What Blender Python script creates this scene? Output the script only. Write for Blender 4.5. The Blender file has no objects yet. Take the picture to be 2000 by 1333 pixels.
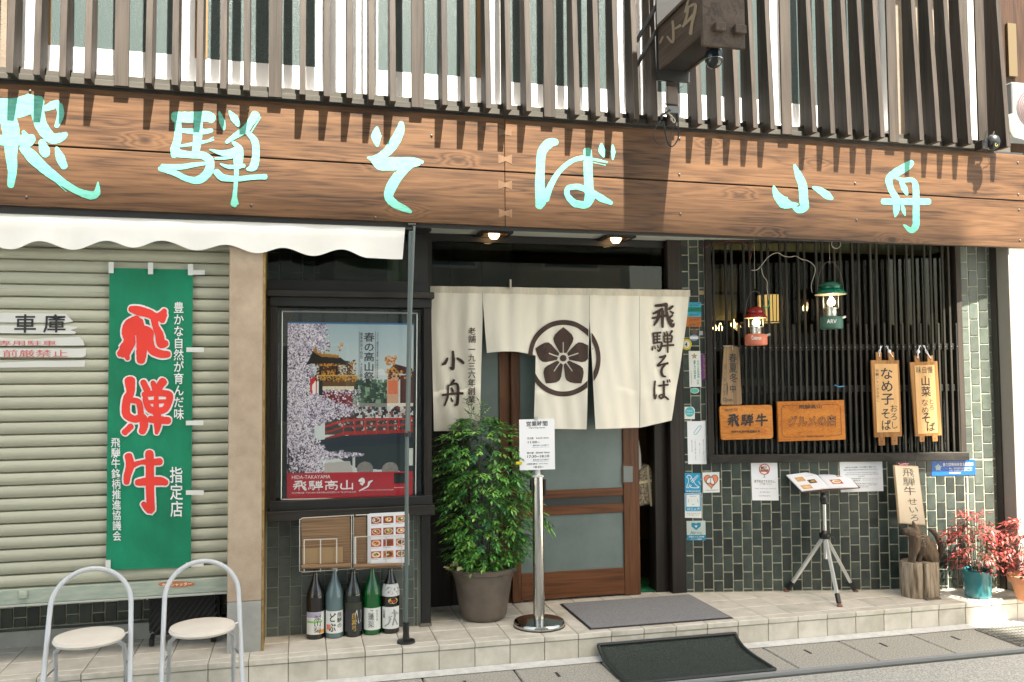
import bpy, bmesh, math, random
import numpy as np
from mathutils import Vector, Matrix
random.seed(7); rng = np.random.RandomState(7)
S = bpy.context.scene
COL = S.collection
# ------------------------------------------------------------------ camera
F_PX, YAW, PITCH, ROLL, CAMZ = 1702.5, .2407, .04615, -.00783, 1.61
def cam_axes():
    cy, sy = math.cos(YAW), math.sin(YAW); cp, sp = math.cos(PITCH), math.sin(PITCH)
    f = np.array([sy*cp, cy*cp, sp]); r = np.array([cy, -sy, 0.]); u = np.cross(r, f)
    return r*math.cos(ROLL)+u*math.sin(ROLL), -r*math.sin(ROLL)+u*math.cos(ROLL), f
CR, CU, CF = cam_axes()
cam = bpy.data.cameras.new('camera'); cam.lens = 36*F_PX/2000; cam.sensor_width = 36
cam.clip_end = 500; cam.clip_start = .05
camo = bpy.data.objects.new('camera', cam); COL.objects.link(camo)
M = Matrix((CR, CU, -CF)).transposed().to_4x4(); M.translation = (0, 0, CAMZ)
camo.matrix_world = M; S.camera = camo
# ------------------------------------------------------------------ light
SUN = Vector((.22, -1, 1.75)).normalized()
el = math.asin(SUN.z); az = math.atan2(SUN.x, SUN.y)
W = bpy.data.worlds.new("World"); S.world = W; W.use_nodes = True
nt = W.node_tree; sky = nt.nodes.new('ShaderNodeTexSky'); sky.sky_type = 'NISHITA'; sky.sun_disc = False
sky.sun_elevation = el; sky.sun_rotation = az; sky.air_density = 1.0; sky.dust_density = 2.5; sky.ozone_density = 1.0
bg = nt.nodes['Background']; wb = nt.nodes.new('ShaderNodeVectorMath'); wb.operation = 'MULTIPLY'; wb.inputs[1].default_value = (1.06, .97, .79)   # the photograph's warm white balance
nt.links.new(sky.outputs[0], wb.inputs[0]); nt.links.new(wb.outputs[0], bg.inputs[0]); bg.inputs[1].default_value = .085
sl = bpy.data.lights.new('sun', 'SUN'); sl.energy = 5.0; sl.angle = math.radians(.5); sl.color = (1, .93, .82)
so = bpy.data.objects.new('sun', sl); COL.objects.link(so); so.rotation_euler = SUN.to_track_quat('Z', 'Y').to_euler()
S.view_settings.view_transform = 'Standard'; S.view_settings.look = 'None'
S.view_settings.exposure = 2.55; S.view_settings.gamma = 1
S.cycles.max_bounces = 6; S.cycles.transparent_max_bounces = 12
# ------------------------------------------------------------------ planes
class Plane:
    def __init__(s, p, n): s.p = np.array(p, float); s.n = np.array(n, float)/np.linalg.norm(n)
    def pt(s, x, y, lift=0.):
        d = CR*((x-1000)/F_PX) - CU*((y-666.5)/F_PX) + CF
        o = np.array([0, 0, CAMZ]); q = s.p + s.n*lift
        return o + d*((s.n@(q-o))/(s.n@d))
def PY(Y): return Plane((0, Y, 0), (0, -1, 0))
def PZ(z): return Plane((0, 0, z), (0, 0, 1))
A12 = math.radians(12)
RD = np.array([math.cos(A12), -math.sin(A12), 0]); RN = np.array([-math.sin(A12), -math.cos(A12), 0]); RP = np.array([2.61, 5.601, 0])
def PR(off=0.): return Plane(RP+RN*off, RN)
def rw(s, z, off=0.): return RP + RD*s + RN*off + np.array([0, 0, z])
# ------------------------------------------------------------------ materials
def srgb(c):
    if isinstance(c, str): c = [int(c[i:i+2], 16)/255 for i in (0, 2, 4)]
    return tuple((v/12.92 if v <= .04045 else ((v+.055)/1.055)**2.4) for v in c)
MATS = {}
def mat(name, c, rough=.6, metal=0., c2=None, scale=12., bump=0., bscale=None, stretch=(1, 1, 1), rand=0., emit=None, estr=0., spec=None, detail=6., coat=0., contrast=(.35, .65)):
    if name in MATS: return MATS[name]
    m = bpy.data.materials.new(name); m.use_nodes = True; t = m.node_tree; N = t.nodes; L = t.links
    b = N['Principled BSDF']; b.inputs['Base Color'].default_value = (*c, 1); b.inputs['Roughness'].default_value = rough
    b.inputs['Metallic'].default_value = metal
    if spec is not None: b.inputs['Specular IOR Level'].default_value = spec
    if coat: b.inputs['Coat Weight'].default_value = coat; b.inputs['Coat Roughness'].default_value = .12
    tc = N.new('ShaderNodeTexCoord'); mp = N.new('ShaderNodeMapping'); mp.inputs['Scale'].default_value = stretch
    if rand:
        oi0 = N.new('ShaderNodeObjectInfo'); so0 = N.new('ShaderNodeVectorMath'); so0.operation = 'SCALE'; so0.inputs[0].default_value = (17.3, 9.1, 5.7); L.new(oi0.outputs['Random'], so0.inputs['Scale'])
        ao0 = N.new('ShaderNodeVectorMath'); ao0.operation = 'ADD'; L.new(tc.outputs['Object'], ao0.inputs[0]); L.new(so0.outputs[0], ao0.inputs[1]); L.new(ao0.outputs[0], mp.inputs['Vector'])
    else: L.new(tc.outputs['Object'], mp.inputs['Vector'])
    col = None
    if c2 is not None:
        n = N.new('ShaderNodeTexNoise'); n.inputs['Scale'].default_value = scale; n.inputs['Detail'].default_value = detail; n.inputs['Roughness'].default_value = .62
        L.new(mp.outputs[0], n.inputs['Vector'])
        r = N.new('ShaderNodeValToRGB'); r.color_ramp.elements[0].position = contrast[0]; r.color_ramp.elements[1].position = contrast[1]
        r.color_ramp.elements[0].color = (*c, 1); r.color_ramp.elements[1].color = (*c2, 1)
        L.new(n.outputs[0], r.inputs[0]); col = r.outputs[0]
    if rand:
        oi = N.new('ShaderNodeObjectInfo'); mr = N.new('ShaderNodeMapRange'); mr.inputs['To Min'].default_value = 1-rand; mr.inputs['To Max'].default_value = 1+rand
        L.new(oi.outputs['Random'], mr.inputs['Value'])
        mx = N.new('ShaderNodeVectorMath'); mx.operation = 'SCALE'
        if col is None:
            mx.inputs[0].default_value = c
        else: L.new(col, mx.inputs[0])
        L.new(mr.outputs[0], mx.inputs['Scale']); col = mx.outputs[0]
    if col is not None: L.new(col, b.inputs['Base Color'])
    if bump:
        n2 = N.new('ShaderNodeTexNoise'); n2.inputs['Scale'].default_value = bscale or scale*4; n2.inputs['Detail'].default_value = 4
        L.new(mp.outputs[0], n2.inputs['Vector'])
        bp = N.new('ShaderNodeBump'); bp.inputs['Strength'].default_value = bump; bp.inputs['Distance'].default_value = .004
        L.new(n2.outputs[0], bp.inputs['Height']); L.new(bp.outputs[0], b.inputs['Normal'])
    if emit is not None: b.inputs['Emission Color'].default_value = (*emit, 1); b.inputs['Emission Strength'].default_value = estr
    MATS[name] = m; return m
def wood(name, dark, mid, light, axis='x', scale=1., rough=.55, knots=False, rand=.0, ring=6., bump=.25):
    if name in MATS: return MATS[name]
    m = bpy.data.materials.new(name); m.use_nodes = True; t = m.node_tree; N = t.nodes; L = t.links; b = N['Principled BSDF']; b.inputs['Roughness'].default_value = rough
    b.inputs['Specular IOR Level'].default_value = .3
    tc = N.new('ShaderNodeTexCoord'); oi = N.new('ShaderNodeObjectInfo'); ad = N.new('ShaderNodeVectorMath'); ad.operation = 'ADD'
    sc = N.new('ShaderNodeVectorMath'); sc.operation = 'SCALE'; sc.inputs[0].default_value = (13.1, 7.7, 5.3); L.new(oi.outputs['Random'], sc.inputs['Scale'])
    L.new(tc.outputs['Object'], ad.inputs[0]); L.new(sc.outputs[0], ad.inputs[1])
    vec = ad.outputs[0]
    kn = None
    if knots:
        vm = N.new('ShaderNodeMapping'); vm.inputs['Scale'].default_value = (1.9, .01, 4.2); L.new(vec, vm.inputs[0])
        vo = N.new('ShaderNodeTexVoronoi'); vo.inputs['Scale'].default_value = 1.; L.new(vm.outputs[0], vo.inputs['Vector'])
        kr = N.new('ShaderNodeValToRGB'); kr.color_ramp.elements[0].position = .0; kr.color_ramp.elements[0].color = (1, 1, 1, 1)
        kr.color_ramp.elements[1].position = .30; kr.color_ramp.elements[1].color = (0, 0, 0, 1); kr.color_ramp.interpolation = 'EASE'
        L.new(vo.outputs['Distance'], kr.inputs[0]); kn = kr.outputs[0]
        k2 = N.new('ShaderNodeValToRGB'); k2.color_ramp.elements[0].position = .045; k2.color_ramp.elements[0].color = (1, 1, 1, 1)
        k2.color_ramp.elements[1].position = .10; k2.color_ramp.elements[1].color = (0, 0, 0, 1); L.new(vo.outputs['Distance'], k2.inputs[0])
    mp = N.new('ShaderNodeMapping'); s = {'x': (.55, 9, 9), 'z': (9, 9, .55), 'y': (9, .55, 9)}[axis]
    mp.inputs['Scale'].default_value = tuple(v*scale for v in s); L.new(vec, mp.inputs[0])
    nz = N.new('ShaderNodeTexNoise'); nz.inputs['Scale'].default_value = 1.3; nz.inputs['Detail'].default_value = 3; L.new(mp.outputs[0], nz.inputs['Vector'])
    h = N.new('ShaderNodeMath'); h.operation = 'MULTIPLY'; h.inputs[1].default_value = ring; L.new(nz.outputs[0], h.inputs[0]); hh = h.outputs[0]
    if kn is not None:
        ka = N.new('ShaderNodeMath'); ka.operation = 'MULTIPLY_ADD'; ka.inputs[1].default_value = 2.6; L.new(kn, ka.inputs[0]); L.new(hh, ka.inputs[2]); hh = ka.outputs[0]
    fr = N.new('ShaderNodeMath'); fr.operation = 'PINGPONG'; fr.inputs[1].default_value = .5; L.new(hh, fr.inputs[0])
    mp2 = N.new('ShaderNodeMapping'); s2 = {'x': (3, 160, 160), 'z': (160, 160, 3), 'y': (160, 3, 160)}[axis]; mp2.inputs['Scale'].default_value = tuple(v*scale for v in s2); L.new(vec, mp2.inputs[0])
    nf = N.new('ShaderNodeTexNoise'); nf.inputs['Scale'].default_value = 1; nf.inputs['Detail'].default_value = 5; L.new(mp2.outputs[0], nf.inputs['Vector'])
    mp3 = N.new('ShaderNodeMapping'); s3 = {'x': (1.2, 7, 7), 'z': (7, 7, 1.2), 'y': (7, 1.2, 7)}[axis]; mp3.inputs['Scale'].default_value = tuple(v*scale for v in s3); L.new(vec, mp3.inputs[0])
    nb = N.new('ShaderNodeTexNoise'); nb.inputs['Scale'].default_value = 1; nb.inputs['Detail'].default_value = 5; L.new(mp3.outputs[0], nb.inputs['Vector'])
    m1 = N.new('ShaderNodeMath'); m1.operation = 'MULTIPLY_ADD'; m1.inputs[1].default_value = .55; L.new(fr.outputs[0], m1.inputs[0]); 
    m2 = N.new('ShaderNodeMath'); m2.operation = 'MULTIPLY'; m2.inputs[1].default_value = .55; L.new(nf.outputs[0], m2.inputs[0])
    L.new(m2.outputs[0], m1.inputs[2])
    m3 = N.new('ShaderNodeMath'); m3.operation = 'MULTIPLY_ADD'; m3.inputs[1].default_value = .8; L.new(nb.outputs[0], m3.inputs[0]); L.new(m1.outputs[0], m3.inputs[2])
    m4 = N.new('ShaderNodeMath'); m4.operation = 'SUBTRACT'; m4.inputs[1].default_value = .32; L.new(m3.outputs[0], m4.inputs[0])
    r = N.new('ShaderNodeValToRGB'); e = r.color_ramp.elements; e[0].position = .15 if not knots else .22; e[0].color = (*dark, 1); e[1].position = .75; e[1].color = (*light, 1)
    q = e.new(.4); q.color = (*mid, 1); L.new(m4.outputs[0], r.inputs[0]); col = r.outputs[0]
    if knots:
        mx = N.new('ShaderNodeMix'); mx.data_type = 'RGBA'; L.new(k2.outputs[0], mx.inputs[0]); L.new(col, mx.inputs[6]); mx.inputs[7].default_value = tuple(.4*v for v in mid)+(1,); col = mx.outputs[2]
    if rand:
        mr = N.new('ShaderNodeMapRange'); mr.inputs['To Min'].default_value = 1-rand; mr.inputs['To Max'].default_value = 1+rand; L.new(oi.outputs['Random'], mr.inputs['Value'])
        mv = N.new('ShaderNodeVectorMath'); mv.operation = 'SCALE'; L.new(col, mv.inputs[0]); L.new(mr.outputs[0], mv.inputs['Scale']); col = mv.outputs[0]
    L.new(col, b.inputs['Base Color'])
    bp = N.new('ShaderNodeBump'); bp.inputs['Strength'].default_value = bump; bp.inputs['Distance'].default_value = .002
    L.new(m1.outputs[0], bp.inputs['Height']); L.new(bp.outputs[0], b.inputs['Normal'])
    MATS[name] = m; return m
def thin_glass(name='clear glass', tint=(.9, .95, .93), refl=.9):
    if name in MATS: return MATS[name]
    m = bpy.data.materials.new(name); m.use_nodes = True; t = m.node_tree; N = t.nodes; L = t.links
    for n in list(N):
        if n.type == 'BSDF_PRINCIPLED': N.remove(n)
    tr = N.new('ShaderNodeBsdfTransparent'); tr.inputs[0].default_value = (*tint, 1); g = N.new('ShaderNodeBsdfGlossy'); g.inputs['Roughness'].default_value = .01
    g.inputs[0].default_value = (refl, refl, refl, 1)
    lw = N.new('ShaderNodeLayerWeight'); pw = N.new('ShaderNodeMath'); pw.operation = 'POWER'; pw.inputs[1].default_value = 4.; L.new(lw.outputs['Facing'], pw.inputs[0])
    fr = N.new('ShaderNodeMath'); fr.operation = 'MULTIPLY_ADD'; fr.inputs[1].default_value = .6; fr.inputs[2].default_value = .035; L.new(pw.outputs[0], fr.inputs[0])
    mx = N.new('ShaderNodeMixShader'); L.new(fr.outputs[0], mx.inputs[0]); L.new(tr.outputs[0], mx.inputs[1]); L.new(g.outputs[0], mx.inputs[2])
    L.new(mx.outputs[0], N['Material Output'].inputs[0]); MATS[name] = m; return m
def attr_mat(name='printed paper', rough=.5, bump=0.):
    if name in MATS: return MATS[name]
    m = bpy.data.materials.new(name); m.use_nodes = True; t = m.node_tree; b = t.nodes['Principled BSDF']; b.inputs['Roughness'].default_value = rough
    a = t.nodes.new('ShaderNodeAttribute'); a.attribute_name = 'Col'; t.links.new(a.outputs['Color'], b.inputs['Base Color']); MATS[name] = m; return m
# ------------------------------------------------------------------ objects
class MB:
    def __init__(s): s.v = []; s.f = []
    def add(s, vs, fs):
        k = len(s.v); s.v += [tuple(map(float, v)) for v in vs]; s.f += [tuple(i+k for i in f) for f in fs]; return s
    def box(s, x0, x1, y0, y1, z0, z1):
        return s.add([(x0, y0, z0), (x1, y0, z0), (x1, y1, z0), (x0, y1, z0), (x0, y0, z1), (x1, y0, z1), (x1, y1, z1), (x0, y1, z1)],
                     [(0, 3, 2, 1), (4, 5, 6, 7), (0, 1, 5, 4), (1, 2, 6, 5), (2, 3, 7, 6), (3, 0, 4, 7)])
    def hexa(s, a, b):   # a: 4 front pts (bl, br, tr, tl), b: 4 back pts
        return s.add(list(a)+list(b), [(0, 1, 2, 3), (7, 6, 5, 4), (0, 4, 5, 1), (1, 5, 6, 2), (2, 6, 7, 3), (3, 7, 4, 0)])
    def rbox(s, s0, s1, z0, z1, o0, o1):   # on the angled wall; o1 > o0 is nearer the street
        return s.hexa([rw(s0, z0, o1), rw(s1, z0, o1), rw(s1, z1, o1), rw(s0, z1, o1)], [rw(s0, z0, o0), rw(s1, z0, o0), rw(s1, z1, o0), rw(s0, z1, o0)])
    def slab(s, pts, n, th):   # prism: outline pts, extruded backwards along -n
        n = np.array(n, float); k = len(pts); a = [np.array(p, float) for p in pts]; b = [p-n*th for p in a]
        return s.add(a+b, [tuple(range(k)), tuple(range(2*k-1, k-1, -1))]+[(i, i+k, (i+1) % k+k, (i+1) % k) for i in range(k)])
    def tube(s, pts, r, seg=8, cap=True, closed=False):
        P = [Vector(p) for p in pts]; n = len(P); rs = r if hasattr(r, '__len__') else [r]*n
        k = len(s.v); up = None
        for i, p in enumerate(P):
            if closed: d = (P[(i+1) % n]-P[i-1])
            else: d = (P[min(i+1, n-1)]-P[max(i-1, 0)])
            d.normalize()
            if up is None: up = Vector((0, 0, 1)) if abs(d.z) < .9 else Vector((1, 0, 0))
            a = d.cross(up).normalized(); b = a.cross(d).normalized(); up = b
            for j in range(seg):
                t = 2*math.pi*j/seg; q = p+(a*math.cos(t)+b*math.sin(t))*rs[i]; s.v.append(tuple(q))
        for i in range(n if closed else n-1):
            for j in range(seg):
                i2 = (i+1) % n; s.f.append((k+i*seg+j, k+i*seg+(j+1) % seg, k+i2*seg+(j+1) % seg, k+i2*seg+j))
        if cap and not closed: s.f.append(tuple(k+j for j in range(seg-1, -1, -1))); s.f.append(tuple(k+(n-1)*seg+j for j in range(seg)))
        return s
    def lathe(s, prof, c=(0, 0, 0), seg=32, sx=1., sy=1.):   # prof: (r, z) from bottom to top
        k = len(s.v); n = len(prof)
        for r, z in prof:
            for j in range(seg):
                t = 2*math.pi*j/seg; s.v.append((c[0]+sx*r*math.cos(t), c[1]+sy*r*math.sin(t), c[2]+z))
        for i in range(n-1):
            for j in range(seg): s.f.append((k+i*seg+j, k+i*seg+(j+1) % seg, k+(i+1)*seg+(j+1) % seg, k+(i+1)*seg+j))
        if prof[0][0] > 1e-4: s.f.append(tuple(k+j for j in range(seg-1, -1, -1)))
        if prof[-1][0] > 1e-4: s.f.append(tuple(k+(n-1)*seg+j for j in range(seg)))
        return s
    def ball(s, c, r, seg=16, rings=10, sz=1.):
        return s.lathe([(max(1e-5, r*math.sin(math.pi*i/rings)), -r*sz*math.cos(math.pi*i/rings)) for i in range(rings+1)], c, seg)
def mk(name, mb, m, parent=None, origin=None, bevel=0., smooth=False, seg=1, cols=None):
    me = bpy.data.meshes.new(name); o0 = origin if origin is not None else (parent['_o'] if parent is not None and '_o' in parent else (0, 0, 0))
    o0 = tuple(o0); v = [(a-o0[0], b-o0[1], c-o0[2]) for a, b, c in mb.v]
    me.from_pydata(v, [], mb.f); me.update()
    if bevel:
        bm = bmesh.new(); bm.from_mesh(me); bmesh.ops.remove_doubles(bm, verts=bm.verts, dist=1e-6)
        es = [e for e in bm.edges if len(e.link_faces) == 2 and e.calc_face_angle(0) > .5]
        bmesh.ops.bevel(bm, geom=es, offset=bevel, segments=seg, affect='EDGES', clamp_overlap=True); bm.to_mesh(me); bm.free()
    if smooth:
        me.polygons.foreach_set('use_smooth', [True]*len(me.polygons)); me.update()
        try: me.set_sharp_from_angle(angle=math.radians(40))
        except Exception: pass
    if cols is not None:
        a = me.color_attributes.new('Col', 'FLOAT_COLOR', 'CORNER'); a.data.foreach_set('color', np.asarray(cols, np.float32).ravel())
    me.materials.append(m)
    o = bpy.data.objects.new(name, me); COL.objects.link(o)
    if parent is not None: o.parent = parent; o['_o'] = list(o0)
    else: o.location = o0; o['_o'] = list(o0)
    if parent is not None and origin is not None:
        po = parent['_o']; o.location = (o0[0]-po[0], o0[1]-po[1], o0[2]-po[2])
    return o
def tag(o, label, cat, group=None, kind=None):
    o['label'] = label; o['category'] = cat
    if group: o['group'] = group
    if kind: o['kind'] = kind
    return o
def thing(name, label, cat, loc, group=None):
    o = bpy.data.objects.new(name, None); COL.objects.link(o); o.location = loc; o['_o'] = [float(v) for v in loc]; o.empty_display_size = .1
    return tag(o, label, cat, group)
def struct(name, mb, m, **k):
    o = mk(name, mb, m, **k); o['kind'] = 'structure'; return o
def inst(src, parent, loc, rotz=None, name=None):   # a piece sharing its mesh
    o = bpy.data.objects.new(name or src.name.split('.')[0], src.data); COL.objects.link(o); o.parent = parent
    po = parent['_o']; o.location = (loc[0]-po[0], loc[1]-po[1], loc[2]-po[2])
    if rotz is not None: o.rotation_euler = (0, 0, rotz)
    o['_o'] = list(map(float, loc)); return o
def quadmap(q):
    q = [np.array(p, float) for p in q]
    return lambda u, v: (q[0]*(1-u)+q[1]*u)*(1-v)+(q[3]*(1-u)+q[2]*u)*v
TXT = {}
def text_mesh(s, bold):
    bold = bold-.03 if bold >= .04 else min(bold, .013); k = (s, bold)
    if k in TXT: return TXT[k]
    c = bpy.data.curves.new('txt', 'FONT'); c.body = s; c.size = 1; c.resolution_u = 2; c.offset = bold; c.align_x = 'CENTER'; c.space_line = 1.0
    o = bpy.data.objects.new('txt', c); COL.objects.link(o); dg = bpy.context.evaluated_depsgraph_get(); me = bpy.data.meshes.new_from_object(o.evaluated_get(dg))
    v = np.zeros(len(me.vertices)*3); me.vertices.foreach_get('co', v); v = v.reshape(-1, 3)[:, :2]; f = [tuple(p.vertices) for p in me.polygons]
    COL.objects.unlink(o); bpy.data.objects.remove(o); bpy.data.curves.remove(c); bpy.data.meshes.remove(me)
    TXT[k] = (v, f); return TXT[k]
def text_px(mb, s, plane, quad, rect=(0, 0, 1, 1), bold=.01, lift=.002, vert=False, disp=None):
    if vert: s = '\n'.join(s)
    v, f = text_mesh(s, bold)
    if len(v) == 0: return
    lo = v.min(0); hi = v.max(0); q = quadmap(quad); u0, v0, u1, v1 = rect; out = []
    for x, y in v:
        u = u0+(u1-u0)*(x-lo[0])/(hi[0]-lo[0]+1e-9); w = v1+(v0-v1)*(y-lo[1])/(hi[1]-lo[1]+1e-9)
        p = q(u, w); r = plane.pt(p[0], p[1], lift)
        if disp: r = disp(r)
        out.append(r)
    mb.add(out, f)
def rq(x0, y0, x1, y1): return [(x0, y0), (x1, y0), (x1, y1), (x0, y1)]
def ribbon(stroke, wscale=1., n=6, jag=0.):
    P = np.array([(a, b) for a, b, w in stroke], float); Wd = np.array([w for a, b, w in stroke], float)*wscale
    out = []; W2 = []; m = len(P)
    for i in range(m-1):
        p0 = P[max(i-1, 0)]; p1 = P[i]; p2 = P[i+1]; p3 = P[min(i+2, m-1)]
        for k in range(n):
            t = k/n; out.append(.5*((2*p1)+(-p0+p2)*t+(2*p0-5*p1+4*p2-p3)*t*t+(-p0+3*p1-3*p2+p3)*t**3)); W2.append(Wd[i]*(1-t)+Wd[i+1]*t)
    out.append(P[-1]); W2.append(Wd[-1]); out = np.array(out); W2 = np.array(W2)
    d = np.gradient(out, axis=0); d /= (np.linalg.norm(d, axis=1)[:, None]+1e-9); nrm = np.stack([-d[:, 1], d[:, 0]], 1)
    jl = 1+jag*(rng.rand(len(out))-.5); jr = 1+jag*(rng.rand(len(out))-.5)
    L = out+nrm*(W2*jl)[:, None]/2; R = out-nrm*(W2*jr)[:, None]/2
    vs = list(L)+list(R); k = len(L); fs = [(i, i+1, k+i+1, k+i) for i in range(k-1)]
    for end, idx, sg in ((0, 0, -1), (1, k-1, 1)):   # rounded ends
        c = out[idx]; w = W2[idx]/2; dd = d[idx]*sg; nn = nrm[idx]; b = len(vs); arc = []
        for j in range(1, 6):
            a = math.pi*j/6; vs.append(c+nn*w*math.cos(a)+dd*w*.75*math.sin(a)*(1+jag*(rng.rand()-.5))); arc.append(b+j-1)
        fs.append(tuple([idx]+arc+[k+idx]))
    return vs, fs
def strokes_px(mb, strokes, plane, tr, wscale=1., lift=.002, jag=0., disp=None, step=.00025):
    for i, st in enumerate(strokes):
        vs, fs = ribbon(st, wscale, jag=jag); out = []
        for p in vs:
            x, y = tr(p[0], p[1]); r = plane.pt(x, y, lift+i*step)
            if disp: r = disp(r)
            out.append(r)
        mb.add(out, fs)
G = {   # brush glyphs in a 100 box, y down
'飛': [[(18, 10, 9), (45, 8, 11), (62, 6, 12), (62, 22, 10), (66, 45, 11), (76, 72, 13), (90, 92, 12), (97, 80, 4)], [(92, 12, 7), (78, 22, 10), (70, 25, 5)], [(80, 32, 5), (92, 40, 9)], [(90, 48, 6), (78, 58, 9)], [(76, 62, 4), (90, 72, 9)], [(45, 22, 8), (28, 32, 9), (8, 42, 7)], [(30, 35, 9), (28, 60, 10), (12, 88, 6)], [(5, 60, 7), (30, 55, 8), (58, 50, 9)], [(46, 32, 10), (45, 60, 10), (46, 96, 8)]],
'騨': [[(8, 12, 7), (12, 40, 8), (10, 57, 7)], [(8, 12, 7), (40, 9, 8)], [(26, 12, 6), (26, 55, 6)], [(12, 27, 5), (38, 24, 6)], [(12, 41, 5), (38, 38, 6)], [(10, 57, 8), (42, 53, 8), (42, 75, 9), (34, 92, 9), (27, 86, 4)], [(7, 70, 5), (3, 88, 8)], [(16, 68, 4), (18, 82, 6)], [(27, 66, 4), (31, 77, 6)], [(54, 8, 5), (58, 18, 8)], [(68, 4, 5), (71, 15, 8)], [(92, 2, 9), (82, 18, 5)], [(54, 25, 7), (56, 51, 7)], [(54, 25, 7), (90, 23, 8), (88, 51, 8)], [(56, 38, 4), (88, 37, 5)], [(56, 52, 6), (88, 51, 6)], [(72, 23, 6), (73, 98, 8)], [(46, 70, 8), (72, 67, 8), (99, 65, 9)]],
'牛': [[(28, 12, 10), (24, 30, 9), (12, 44, 5)], [(24, 30, 8), (82, 26, 10)], [(4, 60, 9), (96, 55, 11)], [(52, 4, 10), (52, 98, 9)]],
'小': [[(52, 4, 8), (54, 45, 11), (52, 86, 12), (40, 80, 4)], [(30, 36, 6), (20, 58, 12), (8, 66, 7)], [(70, 36, 6), (86, 48, 11), (96, 60, 8)]],
'舟': [[(58, 2, 10), (42, 18, 7)], [(30, 22, 7), (28, 60, 9), (12, 94, 6)], [(30, 22, 7), (74, 18, 9), (74, 85, 11), (62, 92, 5)], [(46, 30, 5), (54, 42, 9)], [(44, 66, 4), (52, 78, 8)], [(3, 56, 8), (50, 51, 9), (98, 50, 10)]],
'そ': [[(28, 10, 7), (48, 9, 9), (72, 4, 8), (42, 28, 7), (14, 48, 8), (45, 43, 8), (90, 37, 10)], [(72, 40, 9), (50, 56, 9), (42, 74, 10), (52, 92, 10), (74, 96, 6)]],
'ば': [[(12, 8, 8), (7, 45, 9), (11, 92, 9), (20, 72, 4)], [(34, 30, 8), (85, 25, 9)], [(62, 8, 8), (63, 50, 9), (62, 80, 10), (45, 91, 9)], [(48, 91, 9), (35, 81, 7), (50, 72, 7), (70, 82, 8), (88, 95, 8)], [(80, 2, 5), (84, 13, 7)], [(92, 0, 5), (97, 11, 7)]],
'高': [[(50, 2, 8), (52, 14, 8)], [(8, 18, 7), (92, 16, 9)], [(32, 28, 6), (33, 42, 6)], [(32, 28, 6), (68, 27, 6), (67, 42, 6)], [(33, 42, 5), (67, 42, 5)], [(14, 54, 8), (14, 96, 8)], [(14, 54, 7), (86, 52, 9), (86, 90, 9), (76, 94, 5)], [(36, 66, 6), (37, 84, 6)], [(36, 66, 6), (64, 65, 6), (63, 84, 6)], [(37, 84, 5), (63, 84, 5)]],
'山': [[(50, 5, 11), (50, 85, 9)], [(12, 38, 9), (14, 88, 10), (88, 84, 8)], [(88, 34, 8), (88, 94, 10)]],
}
def glyph_px(mb, ch, plane, box, wscale=1., lift=.002, disp=None, jag=0.):
    x0, y0, x1, y1 = box
    g = G[ch]; sx = (x1-x0)/100; sy = (y1-y0)/100; s = math.sqrt(abs(sx*sy))
    st = [[(x0+a*sx, y0+b*sy, w*s) for a, b, w in k] for k in g]
    strokes_px(mb, st, plane, lambda x, y: (x, y), wscale, lift, jag, disp)
class Canvas:
    def __init__(s, w, h, c): s.w = w; s.h = h; s.a = np.zeros((h, w, 3)); s.a[:] = srgb(c); s.yy, s.xx = np.mgrid[0:h, 0:w]; s.xx = (s.xx+.5)/w; s.yy = (s.yy+.5)/h
    def rect(s, x0, y0, x1, y1, c, n=0.):
        m = (s.xx >= x0) & (s.xx < x1) & (s.yy >= y0) & (s.yy < y1); s.put(m, c, n)
    def put(s, m, c, n=0.):
        s.a[m] = np.array(srgb(c))*(1+n*(rng.rand(m.sum(), 1)-.5))
    def ell(s, cx, cy, rx, ry, c, n=0.): s.put(((s.xx-cx)/rx)**2+((s.yy-cy)/ry)**2 < 1, c, n)
    def poly(s, pts, c, n=0.):
        m = np.zeros(s.xx.shape, bool); k = len(pts)
        for i in range(k):
            x0, y0 = pts[i]; x1, y1 = pts[(i+1) % k]
            if y0 == y1: continue
            cnd = ((s.yy >= min(y0, y1)) & (s.yy < max(y0, y1))) & (s.xx < x0+(s.yy-y0)*(x1-x0)/(y1-y0)); m ^= cnd
        s.put(m, c, n)
    def dots(s, n, fx, r, cs, seed=1):
        g = np.random.RandomState(seed)
        for _ in range(n):
            x, y = fx(g); rr = r*(.5+g.rand()); x0 = int((x-rr)*s.w); x1 = int((x+rr)*s.w)+1; q = rr*s.w/s.h; y0 = int((y-q)*s.h); y1 = int((y+q)*s.h)+1
            x0, y0 = max(x0, 0), max(y0, 0)
            if x1 <= x0 or y1 <= y0: continue
            s.a[y0:y1, x0:x1] = np.array(srgb(cs[g.randint(len(cs))]))
    def mesh(s, name, plane, quad, parent, lift=0., m=None):
        q = quadmap(quad); w, h = s.w, s.h; v = [plane.pt(*q(i/w, j/h), lift) for j in range(h+1) for i in range(w+1)]
        mb = MB(); mb.v = [tuple(p) for p in v]; mb.f = [(j*(w+1)+i, (j+1)*(w+1)+i, (j+1)*(w+1)+i+1, j*(w+1)+i+1) for j in range(h) for i in range(w)]
        c = np.ones((h, w, 4, 4), np.float32); c[..., :3] = s.a[:, :, None, :]
        return mk(name, mb, m or attr_mat(), parent, cols=c)
def panel(name, plane, quad, m, parent, th=.004, lift=0., bevel=0.):
    mb = MB(); pts = [plane.pt(x, y, lift) for x, y in quad]; mb.slab(pts[::-1], plane.n, th); return mk(name, mb, m, parent, bevel=bevel)
def mid(plane, quad): return tuple(np.mean([plane.pt(*q) for q in quad], 0))
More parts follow.
